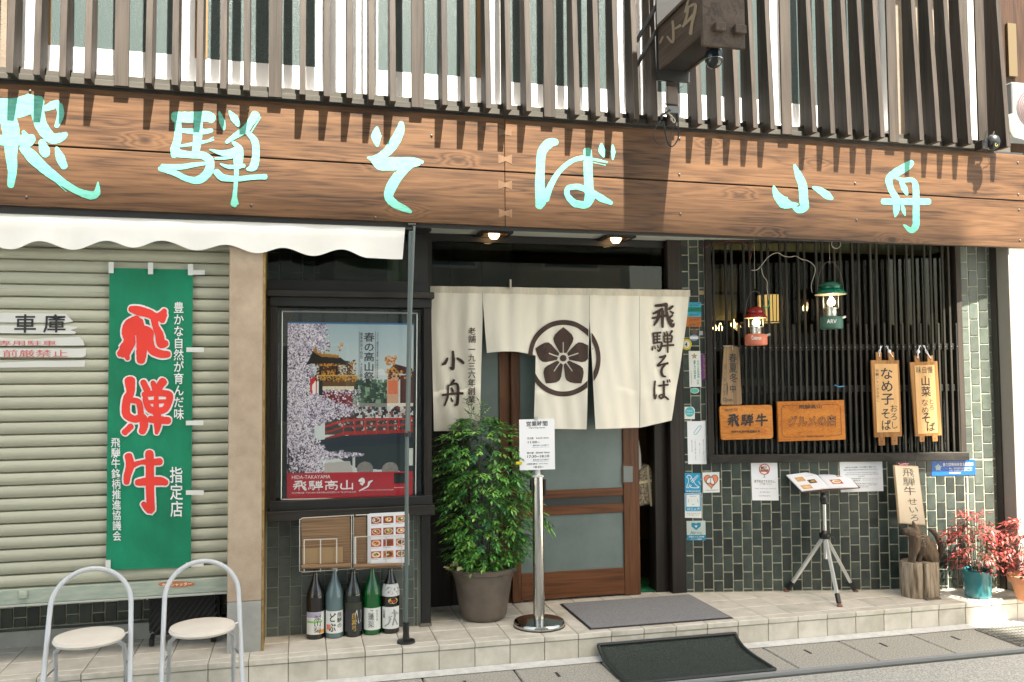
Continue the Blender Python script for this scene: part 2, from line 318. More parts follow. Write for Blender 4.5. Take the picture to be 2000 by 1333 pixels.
# ------------------------------------------------------------------ palette
M_fin = wood('weathered brown slat wood', (.016, .012, .009), (.032, .025, .019), (.052, .041, .032), 'z', 1., .6, rand=.12, bump=.3)
M_rail = wood('weathered grey rail wood', (.025, .023, .019), (.045, .042, .034), (.065, .06, .05), 'x', 1., .7)
M_sign = wood('oiled cedar board', (.020, .010, .005), (.066, .032, .014), (.122, .062, .028), 'x', 1.45, .5, knots=True, rand=.08, ring=6)
M_key = wood('pale butterfly key wood', (.09, .05, .026), (.12, .068, .035), (.15, .085, .045), 'z', 1.)
M_aqua = mat('aqua sign paint', (.055, .25, .19), .5, bump=.5, bscale=40, c2=(.10, .38, .295), scale=5, stretch=(3, 3, 14), detail=8, contrast=(.3, .55))
M_black = mat('black painted timber', (.007, .007, .0065), .5, bump=.15, bscale=40)
M_dkwood = wood('black stained lattice wood', (.005, .004, .0035), (.012, .010, .008), (.025, .020, .017), 'z', 1., .5, rand=.2)
M_dkrail = wood('black stained rail wood', (.008, .007, .006), (.018, .016, .013), (.032, .028, .024), 'x', 1., .5)
M_jamb = wood('dark brown door post', (.006, .0045, .0035), (.014, .010, .0075), (.026, .019, .014), 'z', 1., .5)
M_door = wood('red brown door wood', (.035, .014, .006), (.095, .037, .015), (.15, .062, .025), 'z', 1., .35)
M_doorx = wood('red brown door rail wood', (.035, .014, .006), (.10, .038, .015), (.16, .064, .026), 'x', 1., .35)
M_frost = mat('frosted door glass', (.12, .16, .15), .22, c2=(.16, .2, .19), scale=3, bump=.1, bscale=300)
M_frostup = mat('frosted window glass', (.032, .05, .048), .3, c2=(.085, .115, .112), scale=220, bump=.5, bscale=220, contrast=(.4, .6))
M_alu = mat('white window frame', (.8, .8, .8), .35)
M_tile = mat('dark green glazed wall tile', (.018, .027, .023), .3, c2=(.04, .052, .043), scale=14, rand=.5, bump=.12, bscale=30)
M_tile_sunlit = mat('sunlit copy of green glazed tile', (.045, .06, .046), .45, c2=(.078, .095, .075), scale=14, rand=.35, bump=.12, bscale=30, spec=.8)  # green wall tile with the pier's sunlit sheen put into a lighter colour
M_tile2 = mat('grey green glazed wall tile', (.065, .08, .072), .4, c2=(.10, .118, .108), scale=14, rand=.2, bump=.15, bscale=30)
M_grout = mat('pale tile grout', (.46, .45, .35), .9, c2=(.25, .25, .18), scale=30, bump=.3)
M_grout2 = mat('dark tile grout', (.30, .32, .25), .9, bump=.3, bscale=80)
M_ftile = mat('cream floor tile', (.47, .44, .36), .45, c2=(.66, .62, .54), scale=7, rand=.07, bump=.1, bscale=60, detail=8, contrast=(.3, .6))
M_fgrout = mat('brown floor grout', (.2, .18, .14), .9, bump=.3, bscale=90)
M_stucco = mat('pink beige stucco', (.38, .29, .21), .9, c2=(.49, .39, .29), scale=6, bump=1., bscale=160)
M_conc = mat('grey cement base', (.3, .3, .28), .85, c2=(.38, .38, .35), scale=8, bump=.3, bscale=60)
M_shut = mat('sage grey shutter paint', (.22, .22, .155), .5, c2=(.42, .42, .325), scale=2.2, stretch=(1.6, 6, 34), bump=.1, bscale=30, rand=.05, contrast=(.22, .42), detail=8)
M_brass = mat('worn brass edging', (.28, .17, .06), .45, metal=.6, c2=(.5, .33, .13), scale=25, bump=.2)
M_white = mat('white painted wall', (.8, .79, .75), .85, bump=.15, bscale=50)
M_canvas = mat('off white awning canvas', (.76, .75, .71), .85, c2=(.82, .81, .78), scale=2.5, stretch=(1, 1, .5), bump=.8, bscale=9, detail=8)
M_pole = mat('grey green awning pole paint', (.1, .13, .125), .4)
M_paper = mat('white notice paper', (.76, .77, .8), .6)
M_ink = mat('black ink', (.02, .02, .02), .6)
M_steel = mat('polished stainless steel', (.62, .61, .57), .12, metal=1., c2=(.5, .49, .46), scale=30)
M_chrome2 = mat('satin aluminium', (.6, .6, .58), .3, metal=.9)
M_blk = mat('black plastic', (.012, .012, .012), .35)
M_wire = mat('pale cord', (.45, .42, .34), .7)

# ================================================================== SETTING
# ground ---------------------------------------------------------------
mb = MB(); mb.add([(-60, -60, -.02), (60, -60, -.02), (60, 60, -.02), (-60, 60, -.02)], [(0, 1, 2, 3)])
M_asph = mat('grey asphalt', (.28, .275, .25), .95, c2=(.58, .57, .52), scale=130, bump=1., bscale=260, detail=3, contrast=(.4, .62))
struct('road', mb, M_asph)
M_slab = mat('exposed aggregate gutter slab', (.24, .235, .20), .9, c2=(.50, .48, .42), scale=110, bump=.8, bscale=200, detail=3, contrast=(.38, .64))
M_kerbc = mat('pale cement strip', (.5, .5, .47), .9, c2=(.62, .62, .59), scale=20, bump=.5, bscale=80)
gut = struct('gutter', MB().box(-8, 9, 4.36, 4.87, -.12, -.012), mat('dark joint mortar', (.09, .09, .08), .95, bump=.5, bscale=80)); gut['_o'] = [0, 0, 0]
src = None
for k in range(-14, 16):     # gutter cover slabs, half a metre apart
    x = .665+k*.5136+.002
    if src is None:
        src = mk('gutter_slab', MB().box(0, .505, 4.408, 4.815, -.05, .0), M_slab, gut, origin=(x, 0, 0), bevel=.006)
        src.data.transform(Matrix.Translation((x, 0, 0)))
    else: inst(src, gut, (x, 0, 0))
    if -2 < k < 9:
        mk('slab_slot', MB().box(x+.2, x+.215, 4.63, 4.70, .0005, .0025), M_ink, gut)
mk('cement_strip', MB().add([(-8, 4.80, .004), (9, 4.80, .004), (9, 4.868, .016), (-8, 4.868, .016)], [(0, 1, 2, 3)]), M_kerbc, gut)
mk('kerb_line', MB().box(-8, 9, 4.37, 4.403, -.02, .004), mat('grey kerb concrete', (.27, .28, .28), .8, bump=.4, bscale=60), gut)
gr = thing('drain_grate', 'steel mesh drain grate in the gutter below the potted plants', 'drain', (4.45, 4.6, 0))
g0 = MB()
for i in range(26): g0.box(4.20+i*.025, 4.207+i*.025, 4.41, 4.78, .002, .007)
mk('bar', g0, mat('galvanised steel', (.25, .25, .23), .5, metal=.5), gr)['kind'] = 'stuff'
g0 = MB()
for i in range(8): g0.box(4.2, 4.86, 4.42+i*.05, 4.426+i*.05, .0025, .0085)
mk('cross_bar', g0, MATS['galvanised steel'], gr)
# platform ---------------------------------------------------------------
PF = 4.87
base = struct('entrance_platform', MB().box(-4, 7, PF+.008, 6.2, -.1, .1455), M_fgrout); base['_o'] = [0, 0, 0]
PT = .2028; X0 = 1.576
rows = [(PF+.004, PF+.075), (PF+.079, PF+.275), (PF+.279, PF+.475), (PF+.479, PF+.675), (PF+.679, PF+.86)]
protos = {}
def wallline(x):   # front of the building at floor level
    return 5.42 if x < -.36 else 5.26 if x < .74 else 5.64 if x < 2.6 else 5.6-(x-2.6)*.2126 if x < 4.83 else 4.99
for r, (y0, y1) in enumerate(rows):
    for k in range(-19, 20):
        x = X0+k*PT
        if min(wallline(x), wallline(x+PT)) < y0-.02 and max(wallline(x), wallline(x+PT)) < y0: continue
        key = r
        if key not in protos:
            protos[key] = mk('floor_tile', MB().box(.002, PT-.002, y0, y1, .13, .15), M_ftile, base, origin=(x, 0, 0), bevel=.0025)
            protos[key].data.transform(Matrix.Translation((x, 0, 0)))
        else: inst(protos[key], base, (x, 0, 0))
for k in range(-19, 20):
    x = X0+k*PT
    if 'n' not in protos:
        protos['n'] = mk('edge_tile', MB().box(.002, PT-.002, PF-.004, PF+.0035, .121, .1502), M_ftile, base, origin=(x, 0, 0), bevel=.002)
        protos['n'].data.transform(Matrix.Translation((x, 0, 0)))
        protos['r'] = mk('riser_tile', MB().box(.002, PT-.002, PF+.001, PF+.009, -.01, .117), M_ftile, base, origin=(x, 0, 0), bevel=.002)
        protos['r'].data.transform(Matrix.Translation((x, 0, 0)))
    else: inst(protos['n'], base, (x, 0, 0)); inst(protos['r'], base, (x, 0, 0))
# ---------------------------------------------------------------- angled tiled wall (right)
def tile_proto(name, w, h, m, parent, at):
    o = mk(name, MB().box(-w/2, w/2, -.006, .004, -h/2, h/2), m, None, bevel=.0022)
    o.parent = parent; o.location = tuple(np.array(at)-np.array(parent['_o'])); o.rotation_euler = (0, 0, 0); return o
TW, TH, GAP = .0683, .1155, .0072
TCACHE = {}
def tile_piece(parent, m, w, h, c, rot):
    key = (parent.name, m.name, round(w, 4), round(h, 4))
    if key not in TCACHE:
        o = mk('tile', MB().box(-w/2, w/2, -.005, .004, -h/2, h/2), m, None, bevel=.0022); TCACHE[key] = o
        o.parent = parent
    else:
        o = bpy.data.objects.new('tile', TCACHE[key].data); COL.objects.link(o); o.parent = parent
    po = parent['_o']; o.location = (c[0]-po[0], c[1]-po[1], c[2]-po[2]); o.rotation_euler = (random.uniform(-.012, .012), 0, rot+random.uniform(-.014, .014))
    return o
def tile_field(parent, m, fn, rot, s0, s1, z0, z1, sref, zref, tw, th, hole=None):
    k0 = int(math.floor((s0-sref)/tw)); k1 = int(math.ceil((s1-sref)/tw))
    for k in range(k0, k1):
        a, b = max(sref+k*tw, s0), min(sref+(k+1)*tw, s1)
        if b-a < .012: continue
        zo = zref+(th/2 if k % 2 == 0 else 0)
        j0 = int(math.floor((z0-zo)/th)); j1 = int(math.ceil((z1-zo)/th))
        for j in range(j0, j1):
            c, d = max(zo+j*th, z0), min(zo+(j+1)*th, z1)
            if d-c < .014: continue
            dz = 0
            tile_piece(parent, m, b-a-GAP, d-c-GAP, fn((a+b)/2, (c+d)/2), rot)
fnR = lambda s, z: rw(s, z, .0)
wall = thing('tiled_wall', 'dark green tiled wall below the lattice window, pale grout lines', 'wall', tuple(rw(1., 0)))
mk('grout', MB().rbox(-.03, 1.985, .10, 1.06, -.12, .0006).rbox(-.03, .148, 1.0602, 2.7, -.12, .0006), M_grout, wall)
tile_field(wall, M_tile, fnR, -A12, -.02, 1.97, .152, 1.04, .38, .229, TW, TH)
tile_field(wall, M_tile, fnR, -A12, -.02, .146, 1.045, 2.62, .38, .229, TW, TH)
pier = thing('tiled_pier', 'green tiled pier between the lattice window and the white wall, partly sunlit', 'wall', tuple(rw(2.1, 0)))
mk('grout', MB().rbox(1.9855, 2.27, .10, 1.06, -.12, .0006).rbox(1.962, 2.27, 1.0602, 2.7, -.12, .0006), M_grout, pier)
tile_field(pier, M_tile_sunlit, fnR, -A12, 1.975, 2.25, .152, 1.04, .38, .229, TW, TH)
tile_field(pier, M_tile_sunlit, fnR, -A12, 1.965, 2.25, 1.045, 2.62, .38, .229, TW, TH)
# lattice window
lat = thing('lattice_window', 'black wooden lattice window with many thin vertical bars', 'window', tuple(rw(1.05, 1.04)))
fr = MB().rbox(.148, .19, 1.04, 2.66, -.05, .03); mk('frame', fr, M_dkwood, lat, bevel=.002)
mk('frame', MB().rbox(1.92, 1.958, 1.04, 2.66, -.05, .03), M_fin, lat, bevel=.002)
mk('sill', MB().rbox(.146, 1.965, 1.036, 1.094, -.05, .05), M_rail if False else M_dkrail, lat, bevel=.003)
mk('top_rail', MB().rbox(.19, 1.92, 2.57, 2.66, -.05, .02), M_dkrail, lat, bevel=.002)
mk('rail', MB().rbox(.19, 1.92, 1.808, 1.85, -.012, .006), M_dkrail, lat, bevel=.002)
mk('rail', MB().rbox(.19, 1.92, 1.517, 1.563, -.012, .006), M_dkrail, lat, bevel=.002)
M_bar = wood('brown black lattice bar wood', (.007, .0065, .005), (.020, .018, .014), (.042, .038, .03), 'z', 1., .6, rand=.25)
bp = {}
for i in range(41):
    s = 1.916-i*.0427; short = (i % 3 == 0)
    key = short
    if key not in bp:
        o = mk('bar', MB().box(-.0068, .0068, -.026, -.008, 1.094, 1.992 if short else 2.57), M_bar, None, bevel=.0012); bp[key] = o; o.parent = lat
    else: o = bpy.data.objects.new('bar', bp[key].data); COL.objects.link(o); o.parent = lat
    c = rw(s, 0); o.location = (c[0]-lat['_o'][0], c[1]-lat['_o'][1], -lat['_o'][2]); o.rotation_euler = (0, 0, -A12)
    if i % 1 == 0:
        n = rw(s, 1.829, .028)
nl = MB()
for i in range(41):
    nl.ball(tuple(rw(1.916-i*.0427, 1.829, .0275)), .0028, 6, 4)
mk('nail', nl, mat('steel nail head', (.5, .48, .44), .35, metal=.8), lat)['kind'] = 'stuff'
mk('pane', MB().rbox(.19, 1.92, 1.094, 2.57, -.055, -.051), thin_glass('dark window glass', (.55, .6, .56), .6), lat)
mk('inner_frame', MB().rbox(.19, 1.92, 1.094, 1.15, -.09, -.06), M_dkrail, lat)
# interior ----------------------------------------------------------------
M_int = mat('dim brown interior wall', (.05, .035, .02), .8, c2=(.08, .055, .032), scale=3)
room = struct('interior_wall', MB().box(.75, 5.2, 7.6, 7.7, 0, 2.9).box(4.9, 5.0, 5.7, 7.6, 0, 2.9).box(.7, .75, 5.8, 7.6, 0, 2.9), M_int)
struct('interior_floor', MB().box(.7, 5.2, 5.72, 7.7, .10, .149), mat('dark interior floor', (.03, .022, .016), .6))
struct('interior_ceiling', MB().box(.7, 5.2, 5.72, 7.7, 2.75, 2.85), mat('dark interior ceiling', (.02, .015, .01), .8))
pap = mat('yellowed interior poster paper', (.16, .14, .10), .8)
for i, (px0, py0, px1, py1) in enumerate(((1389, 576, 1438, 626), (1389, 525, 1440, 570), (1395, 740, 1500, 770))):
    pl = PR(-.6); o = panel('wall_poster', pl, rq(px0, py0, px1, py1), pap, None, .004)
    tag(o, ['faded paper poster inside behind the upper left lattice bars', 'dim brown paper sheet inside above the faded poster', 'low dim paper strip inside behind the paddle sign'][i], 'poster')
M_lampg = mat('glowing bulb', (1, .7, .35), .5, emit=(1, .62, .22), estr=8)
M_lampp = mat('glowing paper lamp shade', (.9, .6, .3), .7, emit=(1, .55, .18), estr=.42, c2=(.5, .28, .1), scale=3, stretch=(8, 8, .6))
c = PR(-.35).pt(1504, 604); pn = thing('pendant_lamp', 'glowing paper drum lamp hanging inside behind the red lantern', 'lamp', tuple(c))
mk('lamp_shade', MB().lathe([(.085, -.1), (.09, .1)], c, 24), M_lampp, pn, smooth=True)
rr_ = MB()
for k in range(20): a = 2*math.pi*k/20+.03*math.sin(k*5); rr_.tube([(c[0]+.087*math.cos(a), c[1]+.087*math.sin(a), c[2]-.1), (c[0]+.092*math.cos(a+.04*math.sin(k*3)), c[1]+.092*math.sin(a+.04*math.sin(k*3)), c[2]+.1)], .0035, 4)
mk('shade_rib', rr_.tube([(c[0]+.088*math.cos(t), c[1]+.088*math.sin(t), c[2]-.1) for t in np.linspace(0, 6.28, 25)[:-1]], .004, 4, closed=True), mat('brown lamp rib', (.08, .03, .01), .7), pn)
mk('cord', MB().tube([c+np.array([0, 0, .1]), c+np.array([0, 0, .9])], .003, 5), M_blk, pn)
for i, (x, y, r) in enumerate(((1432, 634, .02), (1396, 641, .016), (1407, 641, .018), (1572, 602, .018))):
    c = PR(-.5).pt(x, y)
    o = mk('interior_bulb', MB().lathe([(.004, -r*1.6), (r*.7, -r), (r, 0), (r*.55, r), (.006, r*2)], c, 10), M_lampg, None, smooth=True)
    tag(o, ['single glowing bulb inside right of the faded poster', 'leftmost of two small glowing lamps inside at the lattice edge', 'small glowing lamp inside just right of the leftmost one', 'tiny glowing bulb inside left of the green lantern'][i], 'lamp')
# ---------------------------------------------------------------- poster bay (left)
bay = thing('tiled_bay', 'grey green tiled wall under the poster window beside the stucco pillar', 'wall', (.3, 5.28, 0))
mk('grout', MB().box(-.2, .705, 5.2795, 5.6, .10, 2.62), M_grout2, bay)
GAP = .004
tile_field(bay, M_tile2, lambda s, z: (s, 5.281, z), 0, -.18, .70, .152, .875, -.172, .202+.0573, .0655, .1145)
tile_field(bay, M_tile, lambda s, z: (s, 5.281, z), 0, -.18, .40, 2.14, 2.5, -.172, .202+.0573, .0655, .1145)
mk('end_trim', MB().box(.7055, .718, 5.27, 5.6, .14, .88), mat('grey end trim', (.16, .18, .16), .6), bay)
pb = thing('corner_post', 'black timber post on a metal foot right of the menu rack', 'post', (.74, 5.28, .15))
mk('shaft', MB().box(.7185, .775, 5.255, 5.33, .17, .9), M_black, pb, bevel=.002); mk('foot', MB().box(.712, .78, 5.25, 5.335, .15, .17), mat('rusty steel foot', (.2, .18, .15), .5, metal=.5), pb)
# poster window
P52 = PY(5.16)
pw = thing('poster_window', 'black framed display window holding the festival poster', 'window', (.3, 5.2, .88))
def fbox(x0, y0, x1, y1, yf, yb):   # px rectangle on plane yf, depth to yb
    p = PY(yf); a = p.pt(x0, y0); b = p.pt(x1, y1); return (min(a[0], b[0]), max(a[0], b[0]), yf, yb, min(a[2], b[2]), max(a[2], b[2]))
zt = P52.pt(690, 571)[2]; zs = P52.pt(690, 992)[2]; xl = P52.pt(527, 800)[0]; xr = P52.pt(843, 800)[0]
mk('sill', MB().box(xl-.01, xr+.01, 5.11, 5.30, zs-.055, zs+.002), M_dkrail, pw, bevel=.003)
mk('sill_rail', MB().box(xl, xr, 5.14, 5.30, zs+.0025, zs+.055), M_black, pw, bevel=.002)
mk('top_beam', MB().box(xl-.015, xr+.012, 5.11, 5.30, zt-.035, zt+.002), M_dkrail, pw, bevel=.003)
mk('top_rail', MB().box(xl, xr, 5.14, 5.30, zt-.088, zt-.0355), M_black, pw, bevel=.002)
mk('frame', MB().box(xl, xl+.035, 5.15, 5.30, zs+.0555, zt-.0885), M_dkwood, pw, bevel=.002)
mk('frame', MB().box(xr-.045, xr, 5.15, 5.30, zs+.0555, zt-.0885), M_dkwood, pw, bevel=.002)
mk('backing', MB().box(xl, xr, 5.27, 5.279, zs, zt), mat('dark display backing', (.02, .022, .02), .4), pw)
mk('side_board', MB().box(xl+.036, xl+.12, 5.24, 5.268, zs+.06, zt-.09), mat('dark orange brown board', (.06, .03, .01), .5), pw)
mk('pane', MB().box(xl+.0355, xr-.0455, 5.226, 5.23, zs+.0555, zt-.0885), thin_glass(), pw)
for i in range(5):
    mk('mullion', MB().box(.0+i*.13, .022+i*.13, 5.243, 5.26, zs+.06, zt-.089), M_dkwood, pw)
P51 = PY(5.19)
hd = thing('poster_holder', 'clear acrylic holder with thin metal rails around the festival poster', 'poster holder', (.3, 5.19, 1.))
pq = [(551, 608), (815, 612), (812, 972), (549, 976)]
pts = [P51.pt(*q) for q in pq]
mk('rail', MB().tube([pts[0], pts[1]], .006, 6), M_chrome2, hd); mk('rail', MB().tube([pts[1], pts[2]], .0035, 6), M_chrome2, hd)
mk('rail', MB().tube([pts[2], pts[3]], .0035, 6), M_chrome2, hd); mk('rail', MB().tube([pts[3], pts[0]], .0035, 6), M_chrome2, hd)
panel('sheet', PY(5.183), pq, thin_glass('acrylic sheet', (.97, .98, .98), .6), hd, .002)
# poster art
quad = [(562, 629), (808, 632), (806, 970), (560, 975)]
cv = Canvas(240, 330, 'b9cbd2')
cv.a[:] = np.array(srgb('a9c2cc'))[None, None]*(1-(cv.yy*1.6)[..., None].clip(0, 1)*.0)+0
for j in range(cv.h):
    t = min(1, j/cv.h/.45); cv.a[j] = np.array(srgb('a3b5bb'))*(1-t)+np.array(srgb('cfd5d3'))*t
cv.a *= (1+.06*(rng.rand(cv.h, cv.w, 1)-.5))
cv.poly([(.56, .33), (.70, .27), (.90, .30), (.95, .42), (.50, .42)], 'c8cfcd', .1)
cv.poly([(.66, .265), (.76, .265), (.78, .30), (.65, .30)], 'd6dad8')
def pine(g): return .52+.27*g.rand(), .33+.16*g.rand()
cv.dots(260, pine, .013, ['2f4a3a', '46624a', '5c7a5c', '1f3329', '8aa38a'], 3)
cv.rect(.45, .46, 1, .50, '8d8c84', .3)
# float on the left
cv.poly([(.15, .22), (.22, .14), (.24, .185), (.42, .20), (.49, .235), (.47, .245), (.19, .235)], '3a2416', .2)
cv.poly([(.22, .14), (.235, .13), (.27, .175), (.41, .185), (.41, .20), (.24, .19)], 'b88a3a', .3)
cv.rect(.25, .235, .41, .30, 'c08a34', .5); cv.rect(.27, .25, .39, .275, '5a2c18', .3)
cv.dots(30, lambda g: ([.225, .30, .405][g.randint(3)]+.03*g.rand(), .115+.05*g.rand()), .005, ['c8924a', 'd8b070', '8a5a22'], 4)
cv.rect(.24, .30, .56, .33, 'b98d3c', .5); cv.rect(.27, .33, .54, .365, '6c4a22', .5); cv.rect(.28, .365, .53, .385, 'd8d0b8', .4)
cv.rect(.28, .385, .52, .475, '7e1c1c', .15); cv.rect(.25, .33, .28, .48, '1f2b2a', .2)
cv.rect(.17, .30, .245, .46, 'e9e3dc', .05); cv.rect(.18, .305, .235, .445, 'c93434', .1); cv.poly([(.195, .36), (.225, .33), (.225, .42), (.2, .41)], 'f1e6e0')
cv.rect(.47, .245, .50, .31, '222020', .4)
cv.poly([(.30, .475), (.52, .475), (.56, .56), (.34, .56)], '4a3b2c', .5)
# float on the right
cv.poly([(.78, .285), (.85, .235), (.99, .26), (1, .29)], '4c1f24', .3); cv.poly([(.77, .285), (.84, .25), (.90, .285)], 'c98f3c', .3)
cv.dots(40, lambda g: (.78+.08*g.rand(), .19+.05*g.rand()), .005, ['c88a3a', 'd8a860', 'a3662a'], 5)
cv.rect(.79, .305, .885, .46, 'c9a184', .2); cv.rect(.80, .33, .875, .41, 'd0744e', .3); cv.rect(.895, .30, 1, .47, '5a2a22', .5)
cv.rect(.79, .46, 1, .50, 'd9d4c4', .4)
cv.dots(150, lambda g: (.55+.45*g.rand(), .485+.055*g.rand()), .008, ['1b2226', '2f4250', '8c3a3a', 'b8b0a6', '1a1a1a', 'c8c8c8'], 6)
# bridge
cv.rect(.30, .545, 1, .64, '4a4744', .7); cv.dots(200, lambda g: (.4+.6*g.rand(), .55+.07*g.rand()), .005, ['1e2226', 'b8b0a6', '5c5048', '2f4250'], 21)
def rail_(ya, yb, th, c): cv.poly([(.30, ya+.035), (.46, ya), (1, yb), (1, yb+th), (.46, ya+th), (.30, ya+.035+th)], c, .12)
rail_(.552, .543, .012, 'b5382f'); rail_(.588, .578, .010, 'a9332c'); rail_(.622, .612, .022, 'a02c26')
for k in range(7): cv.rect(.44+k*.088, .545, .452+k*.088, .64, 'b5382f')
cv.rect(.955, .53, .985, .65, 'c2402f')
cv.poly([(.18, .68), (.45, .645), (1, .63), (1, .69), (.5, .715), (.3, .72)], '20303c', .15)
cv.poly([(.28, .72), (.5, .715), (1, .69), (1, .86), (.55, .83)], '2b3a3a', .25)
cv.poly([(.30, .80), (.5, .79), (.53, .86), (.25, .86)], 'b9b4ae', .2); cv.rect(.52, .77, .54, .85, 'c9cac6')
cv.ell(.62, .84, .065, .045, '8c8782', .6); cv.ell(.82, .845, .065, .045, '8c8782', .6); cv.rect(.96, .72, 1, .82, 'cfd0ca', .1)
# blossom
bl = ['d9d2da', 'bfb4c4', 'a396ab', 'ece6ea', 'cbbfcc', '8a7f92', '5c5560', 'e3dce4']
def blossom(g):
    while True:
        x, y = g.rand()*.62, g.rand()*.85
        e = (.28 if y < .12 else .30-.14*math.sin((y-.12)*6) if y < .4 else .15+.35*math.exp(-((y-.5)/.07)**2) if y < .6 else .25+.12*math.sin(y*9) if y < .72 else .20+.4*math.exp(-((y-.755)/.02)**2))
        if x < e*(.6+.6*g.rand()): return x, y
cv.dots(700, blossom, .010, ['8f8795', '7a7380', 'a79dac'], 7); cv.dots(9000, blossom, .0028, bl, 8); cv.dots(120, lambda g: (.02+.25*g.rand()*g.rand(), .72+.13*g.rand()), .014, ['2c2f33', '3c4044', '24282a'], 9)
cv.dots(900, lambda g: (.02+.28*g.rand(), .70+.15*g.rand()), .0026, bl, 10); cv.dots(260, lambda g: (.28+.3*g.rand(), .385+.12*g.rand()**2), .0026, bl, 12)
cv.dots(420, lambda g: (.22+.32*g.rand(), .215+.12*g.rand()), .003, ['3a2414', 'b88a3a', '8a5a22', '5a2c18', 'c8a058', '2a1a10', '2a1a10'], 13); cv.poly([(.14, .245), (.17, .215), (.20, .165), (.225, .14), (.235, .175), (.27, .195), (.42, .205), (.50, .24), (.49, .25), (.41, .232), (.20, .235)], '2a1c14', .4); cv.poly([(.20, .165), (.225, .135), (.24, .17), (.28, .185), (.41, .193), (.41, .203), (.27, .196), (.23, .18)], 'a87c34', .4); cv.rect(.255, .25, .27, .30, '1f1410'); cv.rect(.385, .25, .40, .30, '1f1410'); cv.rect(.24, .30, .57, .307, 'd0a858', .3); cv.dots(90, lambda g: (.79+.21*g.rand(), .27+.06*g.rand()), .005, ['3a2414', 'c8924a', '6a2422', '5a2c18'], 14)
cv.rect(0, .855, 1, 1, 'b5303a', .03); cv.rect(0, 0, 1, .008, '2f6f9c'); cv.rect(.85, .865, .965, .925, '24292a', .5); cv.rect(0, .855, .004, 1, 'b5303a')
for k in range(6): cv.rect(.85, .945+k*.006, .93, .947+k*.006, 'e0c0c0')
cv.a[:] = cv.a**1.12*.95
pc = mid(PY(5.186), quad)
po = thing('festival_poster', 'colour festival poster with blossom, red bridge and ornate floats, red title band', 'poster', pc)
cv.mesh('print', PY(5.188), quad, po, m=attr_mat('glossy printed poster', .3))
tb = MB(); T = lambda s, r, **k: text_px(tb, s, PY(5.188), quad, r, **k)
T('春の高山祭', (.605, .055, .69, .335), vert=True, bold=.02, lift=.001); T('毎年四月十四日、十五日開催', (.575, .055, .597, .335), vert=True, lift=.001, bold=.01); T('ユネスコ無形文化遺産「高山祭の屋台行事」', (.705, .055, .722, .335), vert=True, lift=.001, bold=.005)
tb.add([P for x in (.567, .695) for P in [PY(5.188).pt(*quadmap(quad)(x+a, b), .001) for a, b in ((0, .05), (0, .34), (.003, .34), (.003, .05))]], [(0, 1, 2, 3), (4, 5, 6, 7)])
mk('black_lettering', tb, M_ink, po)
tb = MB(); M_wink = mat('white ink', (.78, .76, .75), .6)
T('HIDA-TAKAYAMA', (.04, .868, .345, .888), bold=.0, lift=.001); T('高山市観光課  〒506-8555 岐阜県高山市花岡町2-18  TEL.0577-32-3333', (.04, .962, .55, .972), bold=.0, lift=.001); T('http://kankou.city.takayama.lg.jp/', (.6, .955, .85, .963), bold=0, lift=.001)
Q = quadmap(quad)
for i, ch in enumerate('飛騨高山'):
    a = Q(.045+i*.125, .898); b = Q(.16+i*.125, .955); glyph_px(tb, ch, PY(5.188), (a[0], a[1], b[0], b[1]), 1.25, .001)
strokes_px(tb, [[(*Q(u, v), w) for u, v, w in k] for k in ([(.575, .905, 4), (.60, .90, 9), (.61, .915, 5)], [(.585, .918, 3), (.60, .925, 5)], [(.68, .905, 2), (.655, .915, 5), (.645, .935, 3), (.61, .95, 3), (.575, .962, 2)])], PY(5.188), lambda x, y: (x, y), 1., .001)
for st in []: pass
mk('white_lettering', MB().add(tb.v, tb.f), M_wink, po)
# transom above the poster window and dark soffit wall
SOFZ = PY(5.62).pt(985, 459)[2]
tr = thing('bay_transom', 'dark transom above the poster window with a grey panel', 'window', (.3, 5.25, 2.2))
mk('frame', MB().box(xl-.02, .76, 5.235, 5.27, zt+.004, zt+.075), M_black, tr); mk('frame', MB().box(.64, .76, 5.235, 5.27, zt+.076, SOFZ-.002), M_black, tr)
mk('frame', MB().box(.12, .2, 5.235, 5.262, zt+.076, SOFZ-.002), M_black, tr)
mk('panel', MB().box(*fbox(655, 478, 757, 553, 5.24, 5.255)), mat('grey green wall panel', (.055, .065, .05), .4), tr)
mk('panel_line', MB().box(*fbox(656, 537, 756, 538.5, 5.236, 5.239)).box(*fbox(656, 503, 756, 504, 5.236, 5.239)), M_ink, tr)
mk('pane', MB().box(xl-.02, .64, 5.228, 5.232, zt+.076, SOFZ-.002), thin_glass('dark window glass'), tr)
